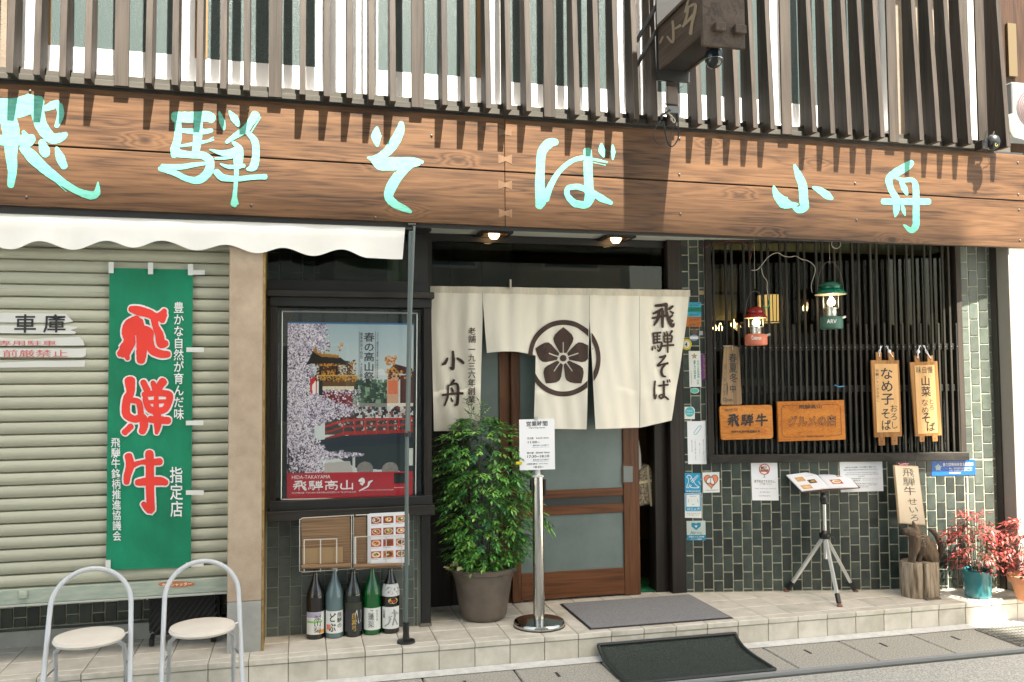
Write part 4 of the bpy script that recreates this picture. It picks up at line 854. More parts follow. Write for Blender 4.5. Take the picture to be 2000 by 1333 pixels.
CH = [
 (CA, [[(-110, 590, 60), (0, 602, 105), (100, 602, 112), (165, 580, 110), (205, 585, 70)], [(212, 560, 70), (212, 640, 75), (238, 715, 68), (290, 772, 60), (340, 765, 50), (368, 748, 25)], [(245, 610, 25), (290, 590, 48), (322, 572, 30)], [(330, 590, 40), (338, 640, 40), (315, 705, 25)], [(40, 640, 100), (62, 740, 95), (62, 850, 68), (68, 950, 52), (60, 1035, 38)], [(-90, 775, 55), (60, 785, 60), (180, 775, 50)], [(130, 735, 20), (165, 800, 50)], [(232, 790, 35), (248, 840, 62), (255, 862, 45)], [(315, 825, 18), (335, 880, 52), (358, 930, 40)], [(130, 825, 50), (185, 880, 68), (260, 950, 58), (360, 1025, 40), (440, 1070, 38), (505, 1090, 48), (540, 1075, 40), (546, 1015, 5)], [(190, 890, 5), (280, 985, 5), (370, 1070, 4)], [(200, 880, 4), (300, 985, 4)]]),
 (CA, [[(975, 652, 60), (1060, 655, 60), (1150, 650, 60), (1180, 662, 55)], [(990, 650, 35), (992, 760, 42), (975, 830, 50), (970, 870, 32)], [(1105, 655, 48), (1103, 750, 50), (1090, 850, 42)], [(1000, 728, 26), (1120, 735, 32), (1180, 728, 22)], [(1005, 815, 14), (1100, 800, 22), (1190, 780, 10)], [(1140, 795, 6), (1190, 765, 5)], [(975, 852, 48), (1060, 865, 38), (1130, 868, 42), (1170, 900, 48), (1160, 960, 50), (1110, 1003, 45), (1050, 1000, 33), (985, 970, 32), (940, 950, 40), (890, 942, 25)], [(905, 930, 30), (1000, 932, 32), (1080, 920, 26), (1145, 912, 18)], [(1222, 625, 10), (1238, 680, 36), (1248, 722, 15)], [(1278, 620, 10), (1305, 660, 45), (1330, 698, 25)], [(1425, 640, 50), (1392, 690, 42), (1365, 725, 45), (1310, 760, 32), (1262, 795, 18)], [(1452, 655, 7), (1400, 738, 7)], [(1385, 745, 25), (1420, 790, 40), (1426, 870, 42), (1412, 930, 50), (1378, 945, 15)], [(1300, 795, 18), (1335, 830, 36), (1338, 880, 36), (1330, 930, 36)], [(1168, 835, 6), (1250, 855, 34), (1330, 835, 38)], [(1200, 885, 12), (1270, 880, 18), (1350, 862, 20)], [(1228, 915, 8), (1280, 932, 24), (1360, 925, 22)], [(1312, 870, 25), (1318, 960, 26), (1312, 1050, 22), (1308, 1100, 28), (1308, 1138, 48), (1310, 1150, 20)], [(1205, 958, 35), (1240, 990, 40), (1320, 998, 30), (1400, 990, 28), (1480, 986, 30)]]),
 (CB, [[(246, 712, 15), (242, 760, 62), (248, 815, 15)], [(382, 685, 25), (375, 730, 50), (345, 790, 60), (300, 850, 50), (235, 882, 30), (195, 880, 12)], [(205, 882, 18), (260, 900, 50), (350, 900, 45), (440, 890, 25), (500, 905, 18)], [(220, 892, 20), (262, 925, 48), (340, 932, 38), (420, 920, 42), (480, 912, 25)], [(430, 920, 42), (372, 975, 50), (328, 1040, 60), (312, 1100, 50), (348, 1140, 45), (400, 1165, 35), (435, 1182, 18)], [(348, 962, 6), (318, 1005, 9), (298, 1045, 6)]]),
 (CB, [[(1245, 793, 35), (1205, 800, 55), (1165, 850, 50), (1157, 940, 48), (1155, 1050, 55), (1162, 1110, 68), (1150, 1150, 45)], [(1185, 1110, 45), (1212, 1040, 34), (1260, 960, 28), (1330, 900, 26), (1395, 880, 28)], [(1395, 885, 10), (1470, 895, 10), (1528, 905, 12)], [(1430, 880, 5), (1500, 892, 4)], [(1440, 905, 4), (1520, 922, 5)], [(1420, 842, 48), (1427, 950, 42), (1430, 1040, 46), (1432, 1100, 60), (1410, 1142, 42), (1350, 1135, 40)], [(1362, 1138, 40), (1345, 1133, 40), (1308, 1090, 30), (1312, 1050, 30), (1360, 1042, 32)], [(1350, 1042, 32), (1370, 1043, 32), (1430, 1066, 34), (1500, 1108, 40), (1553, 1133, 22)], [(1400, 900, 6), (1402, 990, 5), (1405, 1075, 6)], [(1497, 802, 12), (1500, 840, 42), (1510, 875, 12)], [(1560, 812, 12), (1563, 850, 26), (1560, 892, 8)]]),
 (CC, [[(718, 922, 14), (742, 980, 42), (765, 1040, 50), (770, 1110, 50), (772, 1155, 52), (738, 1172, 36), (705, 1145, 12)], [(603, 1040, 12), (620, 1090, 42), (660, 1130, 68), (700, 1142, 36), (738, 1140, 10)], [(820, 1045, 12), (860, 1062, 38), (900, 1090, 45), (928, 1108, 18)]]),
 (CC, [[(1372, 908, 32), (1335, 935, 50), (1275, 970, 46), (1245, 1000, 40), (1258, 1060, 35), (1286, 1110, 40), (1286, 1170, 38), (1280, 1208, 10)], [(1275, 985, 16), (1320, 1005, 24), (1375, 1005, 26), (1394, 1040, 36), (1396, 1110, 38), (1396, 1200, 38), (1395, 1258, 40), (1368, 1284, 34), (1328, 1255, 10)], [(1308, 1008, 16), (1330, 1050, 36), (1345, 1085, 16)], [(1318, 1132, 8), (1325, 1170, 25), (1335, 1202, 8)], [(1212, 1125, 34), (1280, 1125, 35), (1380, 1125, 38), (1468, 1125, 34)]])]
for tr_, st in CH:
    b = MB(); st2 = [[(*tr_(x, y), w/2.854) for x, y, w in k] for k in st]; strokes_px(b, st2, PSG, lambda x, y: (x, y), 1., .0012, .10, None, .00015); mk('character', b, M_aqua, sg)
# ================================================================== BALCONY SCREEN
bs = thing('balcony_screen', 'balcony screen of tapered brown vertical slats above the sign', 'screen', (1.5, 4.95, 3.2))
def rail(x0, x1, y0, y1, z0, z1): 
    f = lambda x, d: RB(x)+d
    a = [(x0, y0, f(x0, z0)), (x1, y0, f(x1, z0)), (x1, y0, f(x1, z1)), (x0, y0, f(x0, z1))]; b = [(x, y1, z) for x, y, z in a]; return MB().hexa(a, b)
XE = 4.63
mk('rail', rail(-2.6, XE+.02, 4.932, 4.957, 0, .032), M_rail, bs, bevel=.002); mk('back_rail', rail(-2.6, XE+.02, 4.96, 5.0, .012, .07), M_rail, bs, bevel=.002)
mk('top_rail', rail(-2.6, XE+.02, 4.932, 4.957, 1.9, 1.96), M_rail, bs); mk('bottom_lip', rail(-2.6, XE, 4.953, 4.99, -.014, -.001), M_black, bs)
PX0, PSTEP = -.9166, .7888
posts = [PX0+PSTEP*k for k in range(-2, 7)]+[PX0+PSTEP*6+.698]
pmx = [(rail(-.036, .036, 4.918, 4.931, 0, 1.42))]
pproto = fproto = None
for x in posts:
    if pproto is None: pproto = mk('post', MB().box(-.036, .036, 4.915, 4.931, 0, 2.0), M_fin, None, bevel=.0015); o = pproto; o.parent = bs
    else: o = bpy.data.objects.new('post', pproto.data); COL.objects.link(o); o.parent = bs
    o.location = (x-bs['_o'][0], -bs['_o'][1], RB(x)-bs['_o'][2])
offs = [.146, .2765, .400, .5205, .640]
for k in range(-2, 7):
    for i, of in enumerate(offs[:4] if k == 6 else offs):
        x = PX0+PSTEP*k+of+(0 if k < 6 else 0)
        if fproto is None:
            F = MB(); y1 = 4.931; w = .0165
            lv = [(0, 4.836), (.3, 4.849), (.64, 4.868), (1.0, 4.885), (2.0, 4.905)]
            for z, yf in lv: F.v += [(-w, yf, z), (w, yf, z), (w, y1, z), (-w, y1, z)]
            for j in range(len(lv)-1):
                for a in range(4): F.f.append((4*j+a, 4*j+(a+1) % 4, 4*j+4+(a+1) % 4, 4*j+4+a))
            F.f += [(3, 2, 1, 0), (16, 17, 18, 19)]
            F.box(-w, w, 4.9312, 4.978, .073, 2.0)
            fproto = mk('slat', F, M_fin, None, bevel=.0012); o = fproto; o.parent = bs
        else: o = bpy.data.objects.new('slat', fproto.data); COL.objects.link(o); o.parent = bs
        o.location = (x-bs['_o'][0], -bs['_o'][1], RB(x)-bs['_o'][2])
o = bpy.data.objects.new('slat', fproto.data); COL.objects.link(o); o.parent = bs; x = XE+.012; o.location = (x-bs['_o'][0], -bs['_o'][1], RB(x)-bs['_o'][2])
# upper windows
WY = 5.30
WZ = 3.515
upw = thing('upper_wall', 'cream stucco upper wall behind the slatted screen', 'wall', (1.5, 5.4, 3.2))
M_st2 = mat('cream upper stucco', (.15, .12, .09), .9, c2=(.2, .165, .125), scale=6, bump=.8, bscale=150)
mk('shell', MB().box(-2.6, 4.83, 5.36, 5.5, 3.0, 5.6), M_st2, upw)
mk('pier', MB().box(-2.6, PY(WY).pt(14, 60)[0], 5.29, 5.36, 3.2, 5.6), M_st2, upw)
mk('ledge', MB().box(-2.6, 4.83, 5.02, 5.36, 3.16, 3.22), mat('dark ledge', (.07, .06, .05), .8), upw)
mk('white_panel', MB().box(PY(WY).pt(634, 120)[0], PY(WY).pt(722, 120)[0], 5.3, 5.359, 3.3, 5.5).box(PY(WY).pt(1222, 120)[0], PY(WY).pt(1268, 120)[0], 5.3, 5.359, 3.3, 5.5), M_alu, upw)
def window(nm, label, x0, x1, split, brown=None):
    a, b = PY(WY).pt(x0, 120)[0], PY(WY).pt(x1, 120)[0]
    w = thing(nm, label, 'window', ((a+b)/2, WY, WZ)); z0 = 3.30; z1 = 5.3
    mk('sill', MB().box(a-.02, b+.02, 5.24, 5.36, z0-.02, z0+.02), M_alu, w, bevel=.002); mk('sill_track', MB().box(a-.01, b+.01, 5.26, 5.36, z0+.022, z0+.05), M_alu, w, bevel=.002)
    mk('frame', MB().box(a-.02, a+.02, 5.25, 5.36, z0+.052, z1), M_alu, w); mk('frame', MB().box(b-.02, b+.02, 5.25, 5.36, z0+.052, z1), M_alu, w)
    xs = [a+.02]+[PY(WY).pt(s_, 120)[0] for s_ in split]+[b-.02]
    for i in range(len(xs)-1):
        yy = 5.285+(i % 2)*.03
        s = mk('sash', MB().box(xs[i], xs[i+1], yy, yy+.02, z0+.052, WZ-.0).box(xs[i], xs[i]+.05, yy, yy+.02, WZ, z1).box(xs[i+1]-.05, xs[i+1], yy, yy+.02, WZ, z1), M_alu, w)
        mk('pane', MB().box(xs[i]+.05, xs[i+1]-.05, yy+.006, yy+.012, WZ, z1), M_frostup, s)
        if brown and i in brown:
            u = brown[i]; mk('wood_trim', MB().box(xs[i]+.05 if u < 0 else xs[i+1]-.13, xs[i]+.12 if u < 0 else xs[i+1]-.05, yy-.004, yy+.004, WZ, z1), mat('orange timber trim', (.22, .115, .035) , .5), s)
    return w
window('upper_window', 'left frosted upper window above the green banner', 46, 640, [362], {0: -1, 1: -1})
window('upper_window', 'middle frosted upper window above the two hiragana of the sign', 715, 1228, [970], {0: 1, 1: 1})
window('upper_window', 'right frosted upper window behind the hanging sign box', 1262, 1727, [1516], {})
dpx = PY(5.2).pt(1938, 100)[0]
dp = mk('downpipe', MB().tube([(dpx, 5.2, 3.2), (dpx, 5.2, 5.5)], .026, 12).box(4.72, 4.84, 5.25, 5.3, 3.1, 5.), mat('pale grey downpipe', (.6, .6, .58), .5), None); tag(dp, 'pale grey downpipe at the right end of the slatted screen', 'pipe')
tp = mk('roof_eave', MB().box(-2.8, 5.0, 5.0, 6.6, 5.6, 5.72), mat('dark eave boards', (.05, .04, .03), .8), None); tp['kind'] = 'structure'
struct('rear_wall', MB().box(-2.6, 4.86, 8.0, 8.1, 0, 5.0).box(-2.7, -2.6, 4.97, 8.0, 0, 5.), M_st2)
struct('upper_floor', MB().box(-2.6, 4.82, 5.0, 7.9, 3.0, 3.15), M_black)
# neighbour at right
nb = thing('neighbour_house', 'neighbouring brown timber wall with pale base beyond the right end', 'house', (6., 6.2, 3.))
p6 = PY(6.3)
x6 = p6.pt(1950, 60)[0]
mk('wall', MB().box(x6, x6+4, 6.3, 6.5, 3.55, 6.), wood('brown neighbour timber', (.015, .007, .003), (.035, .016, .007), (.06, .028, .012), 'z'), nb)
mk('base', MB().box(x6, x6+4, 6.25, 6.5, 2., 3.55), mat('pale grey neighbour render', (.2, .2, .19), .8), nb)
mk('board', MB().box(*fbox(1968, 45, 1988, 150, 6.27, 6.299)), mat('ochre neighbour panel', (.09, .062, .025), .7), nb)
mk('roof', MB().box(x6, x6+4, 6.0, 6.25, 2.85, 3.0), mat('pale blue roof sheet', (.4, .48, .55), .6), nb)
pac = PY(5.9); ac = thing('air_conditioner', 'white air conditioner unit with round fan grille beyond the slats', 'air conditioner', tuple(pac.pt(2010, 210)))
a, b = pac.pt(1976, 160), pac.pt(2120, 272)
mk('case', MB().box(a[0], b[0], 5.9, 6.15, b[2], a[2]), mat('white appliance metal', (.17, .17, .165), .5), ac, bevel=.008)
c = pac.pt(2018, 213, .004); gl = MB()
for r in np.linspace(.02, .16, 9): gl.tube([(c[0]+r*math.cos(t), c[1], c[2]+r*math.sin(t)) for t in np.linspace(0, 2*math.pi, 33)[:-1]], .003, 4, closed=True)
mk('fan_grille', gl, MATS['white appliance metal'], ac); mk('fan', MB().tube([(c[0], 5.897, c[2]), (c[0], 5.899, c[2])], .155, 28), mat('dull red grey fan', (.09, .05, .055), .6), ac)
pp = mk('insulated_pipe', MB().tube([pac.pt(*q, .12) for q in ((1972, 225), (1974, 245), (1985, 262), (2002, 266), (2040, 262))], .03, 12), mat('white pipe wrap', (.7, .7, .66), .6), None, smooth=True); tag(pp, 'white wrapped pipe curving under the air conditioner', 'pipe')
# white pier and brass post at right below
ww = thing('white_wall', 'bright white rendered wall at the right edge with grey side', 'wall', (5.2, 5.1, 0))
WX = PY(4.987).pt(1971, 500)[0]
mk('shell', MB().box(WX, 7., 4.987, 5.6, .0, 3.1), M_white, ww); mk('side', MB().box(WX-.006, WX-.0005, 4.99, 5.6, .15, 2.6), mat('grey render', (.26, .24, .2), .9, bump=.6, bscale=120), ww)
bp_ = thing('brass_edging', 'worn brass edging strip with a painted shade strip between green tiles and white wall', 'trim', (4.8, 5.1, .15))
e0 = PY(5.1).pt(1953, 500)[0]
mk('strip', MB().box(e0-.012, e0+.01, 5.07, 5.25, .15, 2.58), M_brass, bp_, bevel=.003); mk('shade_strip', MB().box(e0-.05, e0-.0125, 5.095, 5.25, .15, 2.58), mat('dark painted shade', (.03, .026, .02), .5), bp_)  # the dark box paints in the shade that the brass throws on the tiles
# ================================================================== AWNING
aw = thing('awning', 'off white canvas awning with scalloped valance over the shutter', 'awning', (-.8, 5.0, 2.5))
AY = 4.99; PA = PY(AY)
sc = [(-540, 488), (-470, 471), (-400, 488), (-330, 471), (-260, 488), (-190, 471), (-120, 487), (-50, 471), (22, 487), (77, 472), (143, 488), (209, 471), (261, 484), (316, 471), (385, 489), (440, 479), (504, 495), (552, 485), (612, 500), (666, 488), (720, 504.5), (786, 507)]
def scal(x):
    for (a, b), (c, d) in zip(sc, sc[1:]):
        if a <= x <= c: t = (x-a)/(c-a); t = (1-math.cos(math.pi*t))/2; return b+(d-b)*t
    return sc[-1][1]
g = MB(); nx, nz = 190, 12
for j in range(nz+1):
    for i in range(nx+1):
        x = -540+(792+540)*i/nx; yt = 417+(435-417)*x/792; yb = scal(min(x, 786)); y = yt+(yb-yt)*j/nz
        xx = x-(6*j/nz if i == nx else 0)
        r = PA.pt(xx, y); t = j/nz; r[1] += .008*t*math.cos((x-22)*2*math.pi/120)-.004*t+.004*math.sin(x*.031+t*2.)*t; g.v.append(tuple(r))
g.f = [(j*(nx+1)+i, (j+1)*(nx+1)+i, (j+1)*(nx+1)+i+1, j*(nx+1)+i+1) for j in range(nz) for i in range(nx)]
mk('valance', g, M_canvas, aw, smooth=True)
z1 = PA.pt(0, 410)[2]
mk('roller', MB().tube([(-2.6, 5.03, PA.pt(400, 426)[2]), (PA.pt(806, 440)[0], 5.03, PA.pt(800, 440)[2])], .018, 12), M_pole, aw)
ap = thing('awning_pole', 'grey green telescopic awning pole standing on the tiled step on a black rubber foot', 'pole', (.593, 4.97, .15))
PP = PY(4.97)
tp_ = PP.pt(803, 452); ft = PP.pt(793, 1252); jn = PP.pt(796, 848)
mk('lower_tube', MB().tube([(ft[0], 4.97, .2), (jn[0]-.003, 4.97, jn[2])], .0115, 12), M_pole, ap, smooth=True); mk('upper_tube', MB().tube([jn, tp_], .0135, 4), M_pole, ap)
mk('collar', MB().tube([jn-np.array([0, 0, .015]), jn+np.array([0, 0, .015])], .019, 12), M_blk, ap)
mk('stay', MB().tube([PP.pt(794, 846, .02), PP.pt(809, 442, .03)], [.006, .008], 6), M_pole, ap)
mk('bracket', MB().tube([PP.pt(797, 440), PP.pt(812, 440)], .014, 10), M_blk, ap)
mk('rubber_foot', MB().lathe([(.052, 0), (.05, .012), (.02, .018), (.017, .055), (.019, .11), (.014, .112)], (ft[0], 4.97, .15), 20), M_blk, ap, smooth=True)
# ================================================================== HANGING SIGN BOX
hb = thing('hanging_sign_box', 'dark wooden projecting sign box with carved characters hanging from the screen', 'sign', (2.25, 4.5, 3.6))
M_hb = wood('dark stained sign box wood', (.018, .012, .008), (.05, .036, .026), (.085, .062, .046), 'y', 1., .5)
zb_ = PY(4.8).pt(1286, 137)[2]; bx0 = PY(4.8).pt(1286, 137)[0]; bx1 = bx0+.2; by0 = 4.23
mk('side_panel', MB().box(bx0, bx0+.018, by0, 4.8, zb_, zb_+.25), M_hb, hb, bevel=.002)
mk('side_panel', MB().box(bx1-.018, bx1, by0, 4.8, zb_, zb_+.25), M_hb, hb, bevel=.002)
mk('bottom', MB().box(bx0+.0185, bx1-.0185, by0, 4.8, zb_+.006, zb_+.02), mat('black underside', (.01, .009, .008), .7), hb)
mk('top', MB().box(bx0-.01, bx1+.01, by0, 4.8, zb_+.2505, zb_+.27), M_hb, hb)
pf = PY(4.2); f0 = pf.pt(1373, 88); f1 = pf.pt(1456, 92)
mk('front_board', MB().box(f0[0], f1[0], 4.2, 4.228, f0[2], f0[2]+1.3), M_hb, hb, bevel=.003)
for (x0, x1, y0, y1) in ((1393, 1412, 49, 63), (1431, 1452, 54, 68)):
    a, b = pf.pt(x0, y1), pf.pt(x1, y0); mk('peg', MB().box(a[0], b[0], 4.165, 4.1995, a[2], b[2]), M_hb, hb, bevel=.003)
mk('wall_plate', MB().box(bx0-.005, bx1+.005, 4.801, 4.82, zb_-.06, zb_+.6), M_black, hb)
pl = Plane((bx0, 0, 0), (-1, 0, 0)); tb = MB(); c6 = lambda x, y: (1200+x/4.1667, y/4.1667)
k1 = MB()
strokes_px(k1, [[(*c6(475, 175), 5), (*c6(480, 300), 5), (*c6(470, 345), 5), (*c6(430, 300), 4)], [(*c6(395, 300), 3), (*c6(370, 350), 4)], [(*c6(495, 235), 4), (*c6(535, 210), 6)],
  [(*c6(600, 5), 5), (*c6(575, 100), 4)], [(*c6(600, 60), 5), (*c6(590, 130), 5), (*c6(560, 220), 4)], [(*c6(600, 60), 4), (*c6(660, 45), 6), (*c6(630, 200), 6), (*c6(620, 275), 7)], [(*c6(555, 215), 4), (*c6(610, 160), 6), (*c6(660, 100), 5)]], pl, lambda x, y: (x, y), 1., .002)
mk('carved_character', k1, mat('pale carved wood', (.22, .17, .11), .7), hb)
mk('strut', MB().tube([(bx0-.1, 4.9, zb_+.05), (bx0, 4.82, zb_+.25)], .012, 6), M_blk, hb); 
mk('strut', MB().tube([(bx0-.1, 4.9, zb_+.2), (bx0, 4.82, zb_+.4)], .012, 6), M_blk, hb)
# dome camera under it
def dome(nm, label, c, r, ant, yaw=0.):
    GM = mat('satin black camera plastic', (.012, .014, .015), .4) if ant else mat('glossy black camera plastic', (.015, .02, .022), .12, spec=.6)
    d = thing(nm, label, 'camera', tuple(c)); c = np.array(c)
    mk('housing', MB().lathe([(r*.98, -.1*r), (r, 0), (r*.97, .5*r), (r*.8, .95*r), (r*.4, 1.25*r), (1e-4, 1.3*r)], c, 24), GM, d, smooth=True)
    h = mk('head', MB().ball(c+np.array([0, 0, -.12*r]), r*.94, 20, 12), GM, d, smooth=True)
    lens = c+np.array([-.35*r, -.8*r, -.55*r]); dd = np.array([-.35, -.8, -.5]); dd = dd/np.linalg.norm(dd)
    mk('lens', MB().tube([lens-dd*.2*r, lens+dd*.12*r], r*.42, 16), M_blk, d)
    if not ant: mk('ring', MB().tube([(c[0]+r*1.01*math.cos(t), c[1]+r*1.01*math.sin(t), c[2]-.08*r) for t in np.linspace(0, 2*math.pi, 29)[:-1]], r*.03, 5, closed=True), M_chrome2, d)
    return d, c
c = PY(4.35).pt(1399, 112); d1, _ = dome('dome_camera', 'glossy black dome camera mounted under the hanging sign box', (c[0], 4.38, c[2]), .05, False)
mk('mount', MB().box(c[0]-.03, c[0]+.03, 4.35, 4.41, c[2]+.06, zb_+.006), M_blk, d1)
c = PY(4.83).pt(1942, 279); d2, _ = dome('dome_camera', 'black dome camera with two antennas at the right end of the sign', (c[0], 4.84, c[2]), .043, True)
mk('mount', MB().box(c[0]-.085, c[0]-.03, 4.84, 4.915, c[2]-.04, c[2]+.02), M_blk, d2, bevel=.004); mk('antenna', MB().tube([(c[0]-.075, 4.83, c[2]+.0), (c[0]-.055, 4.83, c[2]+.075)], .005, 6), M_blk, d2); mk('antenna', MB().tube([(c[0]+.01, 4.86, c[2]+.04), (c[0]+.03, 4.86, c[2]+.085)], .005, 6), M_blk, d2)
lb = MB()
for k in range(7):
    a = k*2*math.pi/7; lb.ball((c[0]-.0165+.009*math.cos(a), 4.84-.0435, c[2]-.025+.009*math.sin(a)), .0028, 6, 4)
mk('led', lb, mat('yellow led', (.6, .55, .2), .4), d2)
mk('cable', MB().tube([(c[0]+.03, 4.88, c[2]-.01), (c[0]+.07, 4.9, c[2]-.02), (c[0]+.09, 4.9, c[2]-.0), (c[0]+.07, 4.92, c[2]+.01)], .002, 5), M_blk, d2)
# cable bundle
cb = thing('cable_bundle', 'tangle of black and white cables and a junction box below the hanging sign box', 'cables', tuple(PY(4.86).pt(1315, 235)))
p86 = PY(4.86)
mk('junction_box', MB().box(*fbox(1304, 206, 1327, 222, 4.85, 4.9)), mat('grey junction box', (.14, .15, .15), .4), cb, bevel=.003)
mk('conduit', MB().box(*fbox(1303, 168, 1325, 205, 4.87, 4.9)), mat('brown flex duct', (.12, .09, .07), .4), cb, bevel=.004)
c4 = lambda x, y: (1180+x/6.667, 120+y/6.667)
def cable(pts, r, m):
    P = [np.array(p86.pt(*c4(x, y), .01)) for x, y in pts]; out = []
    for i in range(len(P)-1):
        p0, p1, p2, p3 = P[max(i-1, 0)], P[i], P[i+1], P[min(i+2, len(P)-1)]
        for k in range(5):
            t = k/5; out.append(.5*((2*p1)+(-p0+p2)*t+(2*p0-5*p1+4*p2-p3)*t*t+(-p0+3*p1-3*p2+p3)*t**3))
    out.append(P[-1]); mk('cable', MB().tube(out, r, 6), m, cb, smooth=True)
cable([(955, 690), (965, 850), (965, 1000), (900, 1105), (840, 1080), (800, 950), (770, 780)], .0045, M_blk)
cable([(770, 640), (740, 760), (650, 900), (650, 1010), (720, 1080), (800, 1070), (880, 930), (905, 800)], .0025, M_blk)
cable([(795, 540), (790, 620), (850, 690), (920, 760), (905, 800), (870, 740)], .004, M_wire)
cable([(860, 640), (800, 680), (750, 700), (745, 760)], .008, M_blk)
cable([(930, 310), (960, 360), (1030, 320)], .002, M_blk)
mk('plug', MB().tube([p86.pt(*c4(955, 680)), p86.pt(*c4(957, 790))], .009, 8), M_blk, cb)
mk('plug', MB().tube([p86.pt(*c4(870, 700)), p86.pt(*c4(880, 770))], .008, 8), mat('yellow plug', (.35, .3, .15), .5), cb)
# ================================================================== STICKERS AND NOTICES ON THE ANGLED WALL
PRW = PR(.0048)
def notice(nm, label, cat, plane, q, m, texts=(), group=None, th=.0015, bevel=0.):
    t = thing(nm, label, cat, mid(plane, q), group); panel('sheet', plane, q, m, t, th, .0015, bevel)
    by = {}
    for (s, r, mm, bd, vt) in texts:
        by.setdefault(mm.name, (MB(), mm)); text_px(by[mm.name][0], s, plane, q, r, bold=bd, lift=.0024, vert=vt)
    for nm2, (b, mm) in by.items(): mk('lettering', b, mm, t)
    return t
def disc(mb, plane, cx, cy, rx, ry, lift, n=28):
    mb.add([plane.pt(cx+rx*math.cos(a), cy+ry*math.sin(a), lift) for a in [2*math.pi*i/n for i in range(n)]], [tuple(range(n-1, -1, -1))])
def annul(mb, plane, cx, cy, rx, ry, k, lift, n=28):
    v = [plane.pt(cx+rx*s*math.cos(2*math.pi*i/n), cy+ry*s*math.sin(2*math.pi*i/n), lift) for s in (1, k) for i in range(n)]
    mb.add(v, [(i, (i+1) % n, n+(i+1) % n, n+i) for i in range(n)])
cyan = mat('cyan sticker', (.05, .42, .62), .5); grn = mat('green sticker', (.0, .25, .14), .5); org = mat('orange sticker', (.55, .16, .01), .5); blue = mat('blue sticker print', (.01, .28, .5), .4); teal = mat('teal sticker print', (.05, .4, .45), .4)
red = mat('red print', (.55, .05, .03), .6); grey = mat('grey ink', (.2, .2, .2), .7); wht = mat('white sticker', (.7, .71, .68), .5); nav = mat('dark sticker ink', (.02, .04, .1), .6); gdk = mat('green ink', (.0, .2, .14), .6)
LX = [(1342, 1369)]*5
for i, (y0, y1, m, s) in enumerate(((591, 600.5, cyan, 'JE1XRC'), (600.6, 609.5, grn, 'JE2YZY'), (609.6, 619, cyan, 'JO2XNV'), (619.1, 629, org, 'JA1BNV'), (629.1, 638.5, org, 'JP2MCZ'))):
    x0 = 1343-i*.6
    notice('sticker', 'strip sticker %s in the small stack right of the curtain' % ['cyan, topmost', 'green, second from the top', 'cyan, third from the top', 'orange, fourth from the top', 'orange, lowest'][i], 'sticker', PRW, [(x0, y0), (1369.5, y0), (1369.5, y1), (x0-.5, y1)], m,
           ((s, (.2, .45, .85, .88), nav, .02, False), ('アマチュア無線局', (.3, .1, .95, .35), nav, .0, False)), 'amateur radio strip stickers')
o = notice('sticker', 'beige remnant sticker high on the tiles above the stack of strips', 'sticker', PRW, rq(1365, 568, 1375, 576), mat('beige sticker', (.4, .3, .18), .6))
o = thing('sticker', 'round yellow and white sticker with the numeral 4', 'sticker', tuple(PRW.pt(1340, 673))); b = MB(); disc(b, PRW, 1341, 673, 10, 11, .0015); mk('rim', b, mat('yellow sticker', (.6, .5, .03), .5), o); b = MB(); disc(b, PRW, 1341, 673, 6, 7, .002); mk('centre', b, wht, o); b = MB(); text_px(b, '4', PRW, rq(1337.5, 669, 1342.5, 677.5), bold=.02, lift=.0025); mk('lettering', b, M_ink, o)
o = thing('sticker', 'small oval blue and white sticker above the long star sticker', 'sticker', tuple(PRW.pt(1355, 660))); b = MB(); disc(b, PRW, 1355.5, 660, 8.5, 6, .0015); mk('base', b, mat('pale blue sticker', (.15, .3, .5), .5), o); b = MB(); b.add([PRW.pt(*p, .002) for p in rq(1347, 657.5, 1364, 662.5)], [(3, 2, 1, 0)]); mk('band', b, wht, o)
o = thing('sticker', 'faded round brown sticker below the orange strips', 'sticker', tuple(PRW.pt(1356, 648))); b = MB(); disc(b, PRW, 1356, 648.5, 6.5, 5, .0015); mk('base', b, mat('faded brown sticker', (.13, .075, .04), .7), o)
notice('sticker', 'tiny grey square sticker right of the faded brown round one', 'sticker', PRW, rq(1366, 647, 1373, 655), mat('grey sticker', (.4, .42, .4), .6))
t = notice('sticker', 'tall white sticker with gold star and green vertical lettering', 'sticker', PRW, [(1345, 686), (1368, 686), (1370, 756), (1347, 756)], wht, (('みかじめ料排除', (.68, .26, .86, .76), gdk, .02, True), ('暴力追放', (.38, .26, .58, .78), gdk, .02, True), ('の店', (.62, .8, .8, .93), gdk, .01, True), ('高山警察署管内暴力', (.12, .55, .2, .95), grey, .0, True)))
def star(mb, plane, cx, cy, r, lift, n=5, k=.45):
    p = [plane.pt(cx+(r if i % 2 == 0 else r*k)*math.sin(math.pi*i/n), cy-(r if i % 2 == 0 else r*k)*math.cos(math.pi*i/n), lift) for i in range(2*n)]
    c = plane.pt(cx, cy, lift); mb.add([c]+p, [(0, 1+(i+1) % (2*n), 1+i) for i in range(2*n)])
b = MB(); star(b, PRW, 1356, 696, 6.5, .0025); mk('star', b, mat('gold star print', (.4, .28, .1), .5), t)
notice('sticker', 'narrow purple sticker with gold lettering beside the tall white one', 'sticker', PRW, [(1369.5, 692), (1382, 692), (1382.5, 742), (1370.5, 742)], mat('purple sticker', (.16, .03, .2), .5), (('飛騨高山観光協会会員', (.3, .06, .7, .94), mat('gold ink', (.4, .28, .12), .5), .02, True),))
o = thing('sticker', 'small mint green oval sticker below the tall white one', 'sticker', tuple(PRW.pt(1357, 763))); b = MB(); disc(b, PRW, 1357, 763.5, 8.5, 5.5, .0015); mk('base', b, wht, o); b = MB(); disc(b, PRW, 1357, 763.5, 7.5, 4.6, .002); mk('print', b, mat('mint print', (.08, .42, .3), .5), o)
